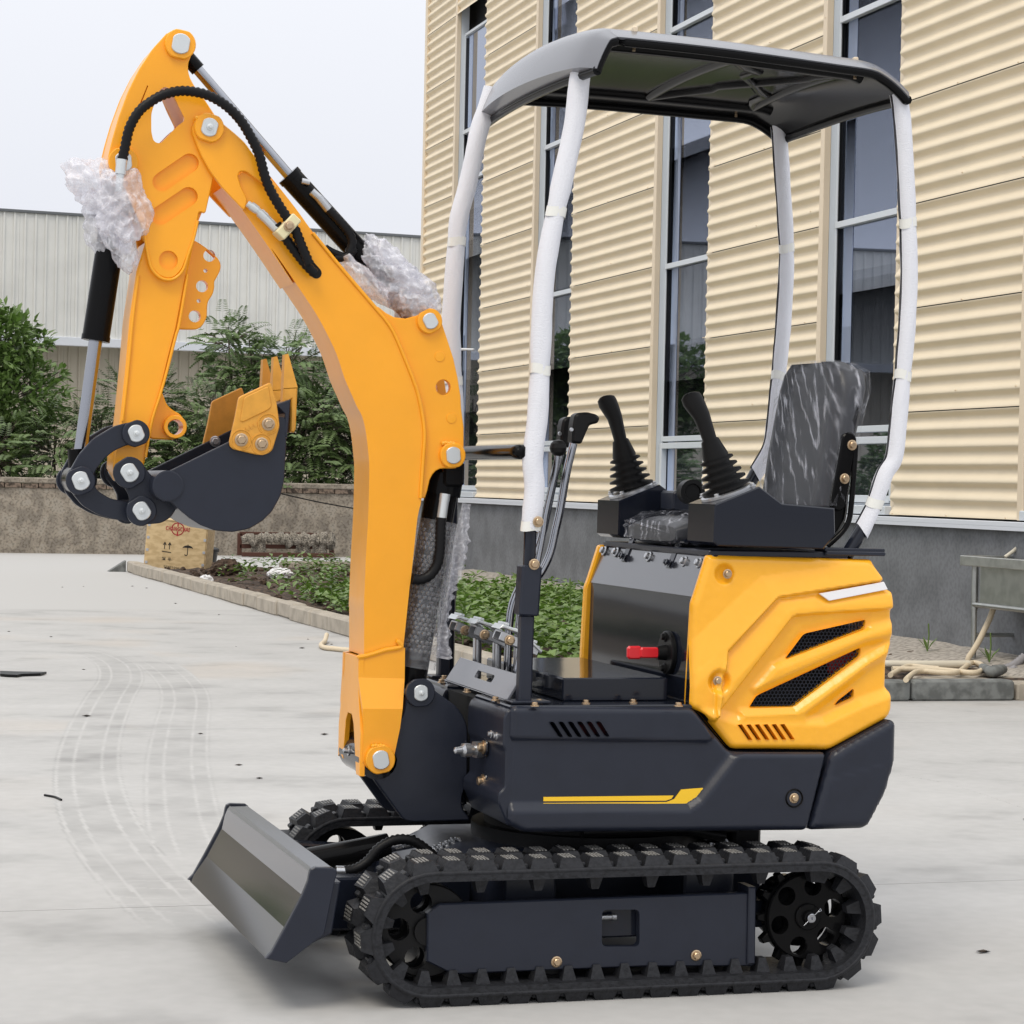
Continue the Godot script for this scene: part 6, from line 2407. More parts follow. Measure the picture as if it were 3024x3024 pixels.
	# cast mark on the near cutter
	var mk := Geo.new()
	for k in 4:
		var q := Vector2(-0.81,1.216) + Vector2(0.0085, 0.0045) * k
		mk.xf = Transform3D(Basis(Vector3(0, 0, 1), 0.49), Vector3(q.x, q.y, hw + 0.0125))
		mk.box(Vector3.ZERO, Vector3(0.006, 0.009, 0.0012), 0.0)
		mk.box(Vector3(0, 0, 0.0004), Vector3(0.0075, 0.002, 0.0012), 0.0)
	obj("cast_mark", mk, M.tooth_yellow, bo)
	# three teeth on the lip
	var tp := p2([-0.721,1.383,-0.713,1.385,-0.691,1.311,-0.693,1.22,-0.697,1.211,-0.706,1.212,-0.705,1.284,-0.724,1.271,-0.723,1.308])
	for k in 3:
		var zc := 0.118 - 0.125 * k
		var t := Geo.new()
		# chisel: narrow edge at the tip, wide root
		var tip0 := tp[0]
		var tip1 := tp[1]
		var r0 := tp[8]
		var r1 := tp[2]
		var tw := 0.013
		var rw := 0.016
		var V := [Vector3(tip0.x, tip0.y, zc + tw), Vector3(tip1.x, tip1.y, zc + tw), Vector3(r1.x, r1.y, zc + rw), Vector3(r0.x, r0.y, zc + rw), Vector3(tip0.x, tip0.y, zc - tw), Vector3(tip1.x, tip1.y, zc - tw), Vector3(r1.x, r1.y, zc - rw), Vector3(r0.x, r0.y, zc - rw)]
		for f in [[0, 1, 2, 3], [4, 5, 6, 7], [0, 1, 5, 4], [1, 2, 6, 5], [3, 0, 4, 7]]:
			t.quad(V[f[0]], V[f[1]], V[f[2]], V[f[3]])
		t.prism(PackedVector2Array([tp[8], tp[2], tp[3], tp[4], tp[5], tp[6], tp[7]]), zc - rw, zc + rw, 0.003)
		obj("tooth", t, M.tooth_yellow, bo)

# ---------------------------------------------------------------- planter, kerbs
func planter() -> void:
	var r := RandomNumberGenerator.new()
	r.seed = 31
	# soil with a lumpy top
	var f := FastNoiseLite.new()
	f.seed = 9
	f.frequency = 1.6
	f.fractal_octaves = 4
	var g := Geo.new()
	var rows := []
	for i in 90:
		var z := lerpf(-22.0, -6.35, i / 89.0)
		var row := PackedVector3Array()
		for j in 40:
			var x := lerpf(2.14, 5.5, j / 39.0)
			row.append(Vector3(x, 0.075 + 0.05 * f.get_noise_2d(x, z) + 0.03 * f.get_noise_2d(x * 5, z * 5), z))
		rows.append(row)
	g.sheet(rows)
	struct("soil", g, M.soil, "reddish brown soil of the planting strip inside the kerb")
	# sandy margin at the foot of the factory wall
	g = Geo.new()
	rows = []
	for i in 60:
		var z := lerpf(-20.0, -5.0, i / 59.0)
		var row := PackedVector3Array()
		for j in 8:
			var x := lerpf(4.75, 5.6, j / 7.0)
			row.append(Vector3(x, 0.085 + 0.012 * j + 0.02 * f.get_noise_2d(x * 4, z * 4) - (0.05 if j == 0 else 0.0), z))
		rows.append(row)
	g.sheet(rows)
	struct("sand", g, M.sand, "pale sandy strip along the foot of the factory wall")
	# concrete apron at the right inside the kerb
	g = Geo.new()
	g.box(Vector3(4.9, 0.045, -6.55), Vector3(1.3, 0.09, 0.3), 0.01)
	g.box(Vector3(5.0, 0.05, -6.9), Vector3(1.0, 0.085, 0.34), 0.01)
	struct("apron", g, M.kerb_concrete, "low concrete slabs inside the kerb below the sink")
	# kerb stones, each its own
	var k := thing("kerb", "kerb of pale concrete blocks round the planting strip", "kerb")
	var z := -22.3
	while z < -6.2:
		var L := r.randf_range(0.5, 0.85)
		L = minf(L, -6.12 - z)
		if L < 0.12:
			break
		var b := Geo.new()
		var x := 2.08 + 0.005 * (z + 22.0) + r.randf_range(-0.012, 0.012)
		b.xf = Transform3D(Basis(Vector3.UP, r.randf_range(-0.02, 0.02)) * Basis(Vector3(0, 0, 1), r.randf_range(-0.03, 0.03)), Vector3(x, 0.06 + r.randf_range(-0.006, 0.006), z + L * 0.5))
		b.box(Vector3.ZERO, Vector3(0.13, 0.125, L - r.randf_range(0.006, 0.02)), 0.014)
		obj("kerb_stone", b, M.kerb_concrete, k)
		z += L
	var x2 := 2.16
	while x2 < 7.0:
		var L := r.randf_range(0.3, 0.7)
		var grey := x2 > 3.3 and x2 < 4.2
		if grey:
			L = 0.62
		var b := Geo.new()
		b.xf = Transform3D(Basis(Vector3.UP, r.randf_range(-0.02, 0.02)), Vector3(x2 + L * 0.5, 0.05 + r.randf_range(-0.006, 0.006), -6.22))
		b.box(Vector3.ZERO, Vector3(L - r.randf_range(0.008, 0.02), 0.108, 0.13), 0.014)
		obj("kerb_stone", b, M.kerb_grey if grey else M.kerb_concrete, k)
		x2 += L
	# broken block end at the far corner and the concrete block near the wall
	g = Geo.new()
	g.prism(p2([1.82, 0.0, 2.02, 0.0, 2.02, 0.13]), -22.45, -22.3)
	tag(obj("kerb_ramp", g, M.kerb_grey), "grey wedge of concrete at the far end of the kerb", "kerb ramp")
	g = Geo.new()
	var cb := Vector3(4.215,0.082,-24)
	var cb2 := Vector3(4.218,-0.07,-24)
	g.box(Vector3(cb.x + 1.3, (cb.y + cb2.y) * 0.5, -24.15), Vector3(2.6, cb.y - cb2.y, 0.3), 0.03)
	tag(obj("concrete_block", g, M.old_plaster), "long rough concrete block lying beyond the weeds, before the garden wall", "concrete block")
	# weeds
	var wd := Geo.new()
	for i in 1500:
		var x := r.randf_range(2.35, 4.9)
		var zz := r.randf_range(-15.5, -6.6)
		if f.get_noise_2d(x * 0.8 + 50.0, zz * 0.4) < -0.12 and zz < -10.0:
			continue
		if x > 3.5 + 0.12 * (-zz - 6.0) and zz > -9.0:
			continue
		var hgt := r.randf_range(0.05, 0.2) * clampf(1.4 - absf(zz + 9.5) * 0.07, 0.6, 1.4)
		var tone := r.randf_range(0.6, 1.4)
		for j in 9:
			wd.c = Color(1, 1, 1) * tone * r.randf_range(0.8, 1.25)
			var a := r.randf() * TAU
			var p := Vector3(x + r.randfn() * 0.06, 0.09 + hgt * r.randf(), zz + r.randfn() * 0.06)
			leaf(wd, p, Vector3(cos(a), r.randf_range(-0.2, 0.6), sin(a)).normalized(), (Vector3.UP + rdir(r) * 0.4).normalized(), r.randf_range(0.05, 0.095), r.randf_range(0.045, 0.08))
	var wo := obj("weeds", wd, M.leaf_weed)
	stuff(wo)
	wo.set_meta("label", "lush broad leaved weeds in the planting strip behind the excavator")
	var w2 := Geo.new()
	for i in 520:
		var x := r.randf_range(2.3, 4.9)
		var zz := r.randf_range(-21.5, -12.0)
		if f.get_noise_2d(x * 0.9, zz * 0.5) < 0.08 or (zz < -18.8 and x < 3.1):
			continue
		var tone := r.randf_range(0.5, 1.3)
		for j in 8:
			w2.c = Color(1, 1, 1) * tone * r.randf_range(0.8, 1.25)
			var a := r.randf() * TAU
			leaf(w2, Vector3(x + r.randfn() * 0.08, 0.1 + 0.16 * r.randf(), zz + r.randfn() * 0.08), Vector3(cos(a), r.randf_range(0.0, 0.8), sin(a)).normalized(), Vector3.UP, r.randf_range(0.06, 0.14), r.randf_range(0.03, 0.05))
	var w3 := obj("ground_cover", w2, M.leaf_weed)
	stuff(w3)
	w3.set_meta("label", "sparse low weeds on the brown soil near the crate")
	# clods and stones
	var cl := Geo.new()
	for i in 420:
		var x := r.randf_range(2.25, 5.1)
		var zz := r.randf_range(-21.8, -8.0)
		var s := r.randf_range(0.01, 0.05)
		cl.xf = Transform3D(Basis(rdir(r), r.randf() * TAU).scaled(Vector3(1, 0.7, 1) * s), Vector3(x, 0.09, zz))
		cl.box(Vector3.ZERO, Vector3(1.6, 1.2, 1.4), 0.35)
	var clo := obj("clods", cl, M.soil)
	stuff(clo)
	clo.set_meta("label", "clods of earth scattered over the planting strip")
	# single plants that stand out
	for v in [["tall_weed", "tall thin weed with feathery leaves rising right of the levers", Vector3(3.16,0.397,-9.5), 0.25, 1], ["tall_weed", "weed with pale top leaves standing just right of the bubble wrap", Vector3(2.3,0.443,-9), 0.2, 0], ["bushy_weed", "single leafy weed in the brown soil left of the boom", Vector3(2.465,0.228,-13.5), 0.2, 0], ["young_weed", "dry forked weed stalk in the sand right of the hood", Vector3(5.102,0.086,-8.2), 0.12, 2], ["grass_tuft", "small grass tuft at the foot of the sink leg", Vector3(5.05,0.129,-7.3), 0.12, 3]]:
		var p := Geo.new()
		var at: Vector3 = v[2]
		at.y = 0.1
		var hh: float = v[3] * 1.6
		p.c = Color(1, 1, 1)
		p.tube(PackedVector3Array([Vector3.ZERO, Vector3(0.01, hh * 0.6, 0), Vector3(0, hh, 0.01)]), 0.005, 5)
		for j in (18 if v[4] < 2 else 5):
			var fr := 0.3 + 0.7 * j / 18.0 if v[4] < 2 else 0.1
			var a := j * 2.4
			p.c = Color(1, 1, 1) * r.randf_range(0.7, 1.5)
			leaf(p, Vector3(0, hh * fr, 0), Vector3(cos(a), 0.4 if v[4] < 2 else 1.4, sin(a)).normalized(), Vector3.UP, (0.13 if v[4] == 0 else 0.11) * (1.2 - 0.6 * fr), 0.07 if v[4] == 0 else 0.022)
		var po := obj(v[0], p, M.leaf_weed)
		po.position = at
		tag(po, v[1], "weed")

# ---------------------------------------------------------------- loose things
func stroke(g: Geo, P: PackedVector2Array, w: float, z := 0.0) -> void:
	for i in P.size() - 1:
		var a := P[i]
		var b := P[i + 1]
		var d := (b - a).normalized()
		var n := Vector2(-d.y, d.x) * w * 0.5
		a -= d * w * 0.3
		b += d * w * 0.3
		g.prism(PackedVector2Array([a - n, b - n, b + n, a + n]), z, z + 0.0012)

func text_geo(s: String, size: float, font_name := "Droid Sans") -> TextMesh:
	var t := TextMesh.new()
	var f := SystemFont.new()
	f.font_names = PackedStringArray([font_name])
	f.font_weight = 700
	t.font = f
	t.text = s
	t.font_size = 64
	t.pixel_size = size / 64.0
	t.depth = 0.002
	return t

func small_things() -> void:
	crate()
	sink()
	wraps()
	# black tub lid behind the crate
	var g := Geo.new()
	var tp := Vector3(2.925,0,-21.678)
	g.lathe(Vector3(2.7, 0.08, -22.3), Vector3.UP, [Vector2(0, 0), Vector2(0, 0.36), Vector2(0.16, 0.38), Vector2(0.165, 0.395), Vector2(0.2, 0.395), Vector2(0.215, 0.37), Vector2(0.25, 0.2), Vector2(0.255, 0)], 36)
	tag(obj("black_tub", g, M.black_plastic), "round black plastic tub half hidden behind the plywood crate", "tub")
	# rusty frame with rags hung on it
	var a := Vector3(4.414,0.026,-28.1)
	var b := Vector3(5.75,0.042,-28.1)
	var c := Vector3(4.407,0.339,-28.1)
	var hh := c.y - a.y
	var f := thing("rusty_frame", "rusty steel frame leaning at the garden wall with torn rags", "frame", Vector3(a.x, 0.02, -28.1))
	var W := b.x - a.x
	for q in [[Vector3(0, 0, 0), Vector3(0, hh, 0)], [Vector3(W, 0, 0), Vector3(W, hh, 0)], [Vector3(0, hh * 0.97, 0), Vector3(W, hh * 0.97, 0)], [Vector3(0, 0.13, 0), Vector3(W, 0.13, 0)], [Vector3(0, 0.02, 0.2), Vector3(W, 0.02, 0.2)]]:
		g = Geo.new()
		g.bar(q[0], q[1], 0.06, 0.06, 0.006)
		obj("bar", g, M.rust, f)
	for q in [[hh * 0.97, 0.3, 0.75, 5], [0.27, 0.02, 0.95, 6]]:
		var P := PackedVector3Array()
		var rad := []
		var nz := FastNoiseLite.new()
		nz.seed = q[3]
		nz.frequency = 2.2
		for i in 40:
			var t := lerpf(q[1], q[2] + 0.2, i / 39.0)
			P.append(Vector3(W * clampf(t, 0.02, 0.98), float(q[0]) - 0.05 + 0.12 * nz.get_noise_1d(i * 0.5), 0.05 + 0.05 * nz.get_noise_1d(i * 0.7 + 50.0)))
			rad.append(0.05 + 0.045 * absf(nz.get_noise_1d(i * 1.3 + 99.0)))
		g = Geo.new()
		g.tube(P, rad, 9)
		obj("rag", g, M.rag, f)
	for q in [0.2, 0.68, 0.86]:
		g = Geo.new()
		var rows := []
		for i in 8:
			var row := PackedVector3Array()
			for j in 6:
				row.append(Vector3(W * q + (j - 2.5) * 0.035 * (1.0 + 0.1 * i), hh * 0.95 - i * 0.065, 0.05 + 0.03 * sin(j * 1.9 + i * 0.6)))
			rows.append(row)
		g.sheet(rows)
		obj("rag", g, M.rag, f)
	# pile of earth and a white bag near the crate
	g = crumple(Vector3(2.688,0.15,-19.5) + Vector3(0, 0.0, 0), Vector3(0.16, 0.1, 0.13), 3, 0.5)
	tag(obj("earth_heap", g, M.soil), "brown heap of earth right of the black tub", "earth heap")
	g = crumple(Vector3(3.164,0.124,-19), Vector3(0.13, 0.06, 0.1), 7, 0.5)
	tag(obj("white_bag", g, M.plastic_bag), "crumpled white plastic bag among the weeds near the concrete block", "plastic bag")
	g = crumple(Vector3(2.305,0.075,-18.5), Vector3(0.07, 0.05, 0.06), 17, 0.5)
	tag(obj("white_scrap", g, M.plastic_bag), "small white scrap beside the foot of the crate", "scrap")
	g = crumple(Vector3(5.053,0.085,-7), Vector3(0.035, 0.032, 0.03), 8, 0.35)
	tag(obj("pale_rock", g, M.rock), "small pale rock on the slab below the sink", "rock")
	# white hose end lying on the yard left of the boom
	g = Geo.new()
	var H := curve3(p3([1.807,0.012,-10.687,1.74,0.012,-10.443,1.637,0.012,-10.092,1.612,0.012,-9.867,1.653,0.012,-9.757,1.717,0.012,-9.649,1.79,0.012,-9.649]), 6)
	var H2 := PackedVector3Array()
	for i in H.size():
		H2.append(Vector3(H[i].x, 0.018 + (0.03 if i < 6 else 0.0) * (6 - i) / 6.0, H[i].z))
	g.tube(H2, 0.016, 8)
	tag(obj("white_hose", g, M.layflat_hose), "end of a white hose lying on the concrete just left of the boom foot", "hose")
	# black leaf scrap
	g = Geo.new()
	g.tube(curve3(p3([-0.9,0.004,-2.963,-0.882,0.004,-2.933,-0.869,0.004,-2.904,-0.857,0.004,-2.834]), 4), 0.004, 6)
	tag(obj("black_twig", g, M.black_plastic), "short black twig on the concrete above the blade's left corner", "twig")

func crate() -> void:
	var c := thing("plywood_crate", "plywood shipping crate with stencilled marks on a low pallet by the kerb end", "crate")
	var O := Vector3(2.134,0.012,-21.6)
	var B := Vector3(2.758,-0.031,-21.4)
	# it has sunk at one side and leans
	var x := B - O
	var W := x.length()
	x = x.normalized()
	var zz := x.cross(Vector3.UP).normalized()
	c.transform = Transform3D(Basis(x, zz.cross(x), zz), O + Vector3(0, -0.05, 0))
	var H := W * 1.02
	var D := W * 0.9
	var g := Geo.new()
	g.box(Vector3(W * 0.5, H * 0.5, -0.008), Vector3(W, H, 0.016), 0.002)
	obj("front_panel", g, M.plywood, c)
	g = Geo.new()
	g.box(Vector3(-0.006, H * 0.5, -D * 0.5 - 0.01), Vector3(0.012, H, D), 0.002)
	obj("side_panel", g, M.plywood, c)
	g = Geo.new()
	g.box(Vector3(W + 0.006, H * 0.5, -D * 0.5 - 0.01), Vector3(0.012, H, D), 0.002)
	g.box(Vector3(W * 0.5, H + 0.006, -D * 0.5), Vector3(W + 0.03, 0.012, D + 0.02), 0.002)
	g.box(Vector3(W * 0.5, H * 0.5, -D), Vector3(W, H, 0.012), 0.002)
	obj("back_panel", g, M.plywood, c)
	g = Geo.new()
	for z in [0.0, -D + 0.05]:
		g.box(Vector3(-0.018, H * 0.5, z - 0.04), Vector3(0.014, H, 0.05), 0.002)
	obj("batten", g, M.plywood, c)
	for y in [0.07, 0.27, 0.48, 0.69, 0.9]:
		g = Geo.new()
		g.box(Vector3(0.004, H * y, 0.002), Vector3(0.03, 0.03, 0.004), 0.001)
		g.box(Vector3(W - 0.012, H * (y + 0.03), 0.002), Vector3(0.03, 0.03, 0.004), 0.001)
		obj("metal_clip", g, M.zinc, c)
	for y in [-0.05]:
		g = Geo.new()
		g.box(Vector3(W * 0.5, y, -0.06), Vector3(W * 0.96, 0.045, 0.1), 0.004)
		g.box(Vector3(W * 0.5, y, -D * 0.5), Vector3(W * 0.96, 0.045, 0.1), 0.004)
		obj("pallet_skid", g, M.pallet_wood, c)
	for k in 3:
		g = Geo.new()
		g.box(Vector3(W * (0.1 + 0.4 * k), -0.014, -D * 0.5), Vector3(0.1, 0.024, D), 0.003)
		obj("pallet_board", g, M.pallet_wood, c)
	# stencilled marks. u, v in fractions of the panel
	var z := 0.0005
	var u := W
	var red := Geo.new()
	var cx := u * 0.5
	var cy := H * 0.87
	var R := u * 0.105
	for i in 24:
		if i % 6 == 0:
			continue
		var a := TAU * (i - 0.5) / 24.0
		var b := TAU * (i + 0.5) / 24.0
		stroke(red, PackedVector2Array([Vector2(cx, cy) + Vector2.from_angle(a) * R, Vector2(cx, cy) + Vector2.from_angle(b) * R]), u * 0.018, z)
	for k in 4:
		var d := Vector2.from_angle(PI / 2 * k)
		if k % 2 == 1:
			stroke(red, PackedVector2Array([Vector2(cx, cy) + d * R * 0.45, Vector2(cx, cy) + d * R * 1.1]), u * 0.022, z)
	obj("emblem", red, M.ink_red, c)
	var tx := obj("lettering", text_geo("CHANGCHAI", u * 0.082), M.ink_red, c)
	tx.position = Vector3(cx, cy, 0.003)
	tx.scale = Vector3(0.86, 1.15, 1)
	var k := Geo.new()
	# two upright arrows on a bar
	for s in [0.3, 0.385]:
		stroke(k, PackedVector2Array([Vector2(u * s, H * 0.52), Vector2(u * s, H * 0.62)]), u * 0.014, z)
		stroke(k, PackedVector2Array([Vector2(u * (s - 0.022), H * 0.59), Vector2(u * s, H * 0.63), Vector2(u * (s + 0.022), H * 0.59)]), u * 0.014, z)
	stroke(k, PackedVector2Array([Vector2(u * 0.265, H * 0.475), Vector2(u * 0.415, H * 0.465)]), u * 0.016, z)
	obj("up_arrows", k, M.ink_black, c)
	# umbrella
	k = Geo.new()
	var uc := Vector2(u * 0.7, H * 0.555)
	var dome := PackedVector2Array()
	for i in 11:
		dome.append(uc + Vector2.from_angle(PI * i / 10.0) * Vector2(u * 0.09, H * 0.055))
	for i in 5:
		dome.append(uc + Vector2(lerpf(-0.09, 0.09, (i + 0.5) / 5.0) * u, H * 0.012))
	k.prism(dome, z, z + 0.0012)
	stroke(k, PackedVector2Array([uc + Vector2(0, H * 0.065), uc + Vector2(0, -H * 0.1), uc + Vector2(-u * 0.012, -H * 0.118), uc + Vector2(-u * 0.035, -H * 0.118), uc + Vector2(-u * 0.042, -H * 0.1)]), u * 0.014, z)
	obj("umbrella_mark", k, M.ink_black, c)
	# the two characters for «number» and a colon, built stroke by stroke
	k = Geo.new()
	var q := u * 0.06
	var o1 := Vector2(u * 0.27, H * 0.325)
	for s in [[0.05, 0.95, 0.3, 0.7], [0.3, 0.95, 0.05, 0.55], [0.05, 0.55, 0.35, 0.6], [0.05, 0.15, 0.35, 0.3], [0.45, 0.92, 0.95, 0.92], [0.5, 0.92, 0.5, 0.6], [0.5, 0.62, 0.95, 0.62], [0.95, 0.92, 0.95, 0.62], [0.5, 0.6, 0.42, 0.1], [0.55, 0.45, 0.95, 0.45], [0.55, 0.45, 0.55, 0.08], [0.95, 0.45, 0.95, 0.08], [0.68, 0.45, 0.68, 0.1], [0.82, 0.45, 0.82, 0.1], [0.55, 0.27, 0.95, 0.27]]:
		stroke(k, PackedVector2Array([o1 + Vector2(s[0], s[1]) * q, o1 + Vector2(s[2], s[3]) * q]), q * 0.09, z)
	var o2 := o1 + Vector2(u * 0.1, -0.004)
	for s in [[0.25, 0.95, 0.75, 0.95], [0.25, 0.95, 0.25, 0.68], [0.75, 0.95, 0.75, 0.68], [0.25, 0.68, 0.75, 0.68], [0.05, 0.52, 0.95, 0.52], [0.38, 0.52, 0.32, 0.32], [0.32, 0.32, 0.78, 0.32], [0.78, 0.32, 0.7, 0.05], [0.7, 0.05, 0.5, 0.08]]:
		stroke(k, PackedVector2Array([o2 + Vector2(s[0], s[1]) * q, o2 + Vector2(s[2], s[3]) * q]), q * 0.1, z)
	for y in [0.25, 0.65]:
		k.prism(circle(o2 + Vector2(1.25, y) * q, q * 0.08, 8), z, z + 0.0012)
	obj("stencil_characters", k, M.ink_black, c)
	var hw := obj("handwriting", text_geo("G2401096264", u * 0.06, "Droid Sans Mono"), M.ink_black, c)
	hw.position = Vector3(u * 0.5, H * 0.215, 0.002)
	hw.rotation.z = -0.07
	hw.scale = Vector3(0.95, 0.8, 1)
	k = Geo.new()
	for i in 7:
		stroke(k, PackedVector2Array([Vector2(u * (0.42 + 0.022 * i), H * 0.165), Vector2(u * (0.435 + 0.022 * i), H * 0.135), Vector2(u * (0.425 + 0.022 * i), H * 0.115)]), u * 0.008, z)
	obj("smudge_mark", k, M.pallet_wood, c)

func sink() -> void:
	var s := thing("steel_sink", "stainless steel sink table standing against the grey plinth at the right edge", "sink")
	var leg := Vector3(5.109,0.1,-7.606)
	var top := Vector3(4.695,0.745,-7)
	# local axes: along the factory wall
	var T := leg
	var H := 0.62
	# work out the rim height from the leg's place
	var rimh := (Vector3(4.908,0.733,-7.4)).y
	s.position = Vector3(leg.x, 0.1, leg.z)
	var h := rimh - 0.1
	var L := 1.1
	var D := 0.5
	var g := Geo.new()
	# the long front runs along the factory wall (towards +z), the depth goes to the wall (+x)
	D = 0.33
	L = 1.4
	for q in [[Vector3(-0.06, h - 0.025, -0.04), Vector3(-0.06, h - 0.025, L)], [Vector3(D + 0.05, h - 0.025, -0.04), Vector3(D + 0.05, h - 0.025, L)], [Vector3(-0.06, h - 0.025, -0.04), Vector3(D + 0.05, h - 0.025, -0.04)]]:
		g.bar(q[0], q[1], 0.05, 0.06, 0.004)
	obj("rim", g, M.stainless, s)
	var by := h - 0.27
	g = Geo.new()
	g.box(Vector3(0.0, (by + h) * 0.5 - 0.03, L * 0.5 + 0.04), Vector3(0.006, h - by - 0.05, L - 0.06), 0.002)
	g.box(Vector3(D, (by + h) * 0.5 - 0.03, L * 0.5 + 0.04), Vector3(0.006, h - by - 0.05, L - 0.06), 0.002)
	g.box(Vector3(D * 0.5, (by + h) * 0.5 - 0.03, 0.06), Vector3(D, h - by - 0.05, 0.006), 0.002)
	g.box(Vector3(D * 0.5, by, L * 0.5 + 0.04), Vector3(D, 0.006, L - 0.06), 0.002)
	obj("basin", g, M.stainless, s)
	for q in [Vector3(0, 0, 0), Vector3(D, 0, 0), Vector3(0, 0, L - 0.05), Vector3(D, 0, L - 0.05)]:
		g = Geo.new()
		g.tube(PackedVector3Array([q, q + Vector3(0, h - 0.05, 0)]), 0.017, 14)
		g.tube(PackedVector3Array([q + Vector3(0, by - 0.05, 0), q + Vector3(0, h - 0.05, 0)]), 0.02, 14)
		obj("leg", g, M.stainless, s)
	for q in [[Vector3(-0.005, by - 0.02, 0), Vector3(-0.005, by - 0.02, L - 0.05), 0.0155], [Vector3(0, by - 0.03, 0), Vector3(D, by - 0.03, 0), 0.013], [Vector3(0, 0.16, 0), Vector3(D, 0.16, 0), 0.0135]]:
		g = Geo.new()
		g.tube(PackedVector3Array([q[0], q[1]]), q[2], 12)
		obj("rail", g, M.stainless, s)
	# pipe rising from the basin
	g = Geo.new()
	g.tube(p3([5.303,0.731,-7.6,5.356,0.767,-7.6,5.414,0.816,-7.6,5.434,0.84,-7.6]), 0.012, 8)
	tag(obj("tap_pipe", g, M.pvc_pipe), "slanting pipe that rises out of the steel sink", "pipe")
	# drain hose falling from the basin
	g = Geo.new()
	g.tube(curve3(p3([5.22,0.486,-7.55,5.211,0.442,-7.55,5.187,0.371,-7.55,5.149,0.293,-7.55,5.112,0.222,-7.55,5.074,0.163,-7.55,5.049,0.128,-7.55,5.05,0.098,-7.55,5.089,0.087,-7.55]), 5), 0.018, 10)
	tag(obj("drain_hose", g, M.layflat_hose), "cream drain hose hanging from the sink basin to the ground", "hose")
	# layflat hoses on the ground: one straight, two snaking
	var names := ["thick cream pipe lying straight along the sand behind the kerb", "flat cream hose looping at the sink leg", "cream hose snaking forward to the kerb", "lower cream hose lying in the gutter behind the kerb"]
	var hs := [
		[p3([4.254,0.125,-7.11,4.323,0.125,-7.087,4.544,0.125,-7.07,4.801,0.125,-7.08]), 0.022],
		[p3([4.178,0.12,-6.803,4.279,0.12,-6.787,4.412,0.12,-6.75,4.481,0.12,-6.646,4.518,0.12,-6.545,4.595,0.12,-6.576,4.767,0.12,-6.845,4.902,0.12,-7.128,4.91,0.12,-7.238,4.808,0.12,-7.093]), 0.016],
		[p3([3.908,0.12,-6.087,4.052,0.12,-6.331,4.215,0.12,-6.586,4.296,0.12,-6.651,4.333,0.12,-6.583,4.389,0.12,-6.529,4.47,0.12,-6.579,4.647,0.12,-6.848,4.827,0.12,-7.129]), 0.015],
		[p3([3.998,0.115,-6.457,4.122,0.115,-6.65,4.348,0.115,-6.986,4.432,0.115,-7.055,4.463,0.115,-6.97,4.509,0.115,-6.878]), 0.015]]
	for i in 4:
		g = Geo.new()
		g.tube(curve3(hs[i][0], 6), hs[i][1], 10)
		tag(obj("ground_hose", g, M.pvc_pipe if i == 0 else M.layflat_hose), names[i], "hose")
	g = Geo.new()
	g.tube(curve3(p3([4.734,0.13,-6.791,4.638,0.13,-6.519,4.673,0.13,-6.518,4.788,0.13,-6.651]), 5), [0.022, 0.024, 0.026, 0.027, 0.028, 0.03, 0.032, 0.034, 0.036, 0.036, 0.034, 0.032, 0.03, 0.03, 0.028, 0.026], 10)
	tag(obj("hose_coupling", g, M.kerb_grey), "blue grey rag wound round the hose joint under the sink", "hose joint")
	g = Geo.new()
	g = ribbed(curve3(p3([5.047,0.096,-7.1,5.091,0.11,-7.1,5.136,0.139,-7.1,5.173,0.168,-7.1]), 5), 0.025, 0.02)
	tag(obj("ribbed_pipe", g, M.rock), "grey ribbed drain pipe under the right end of the sink", "pipe")

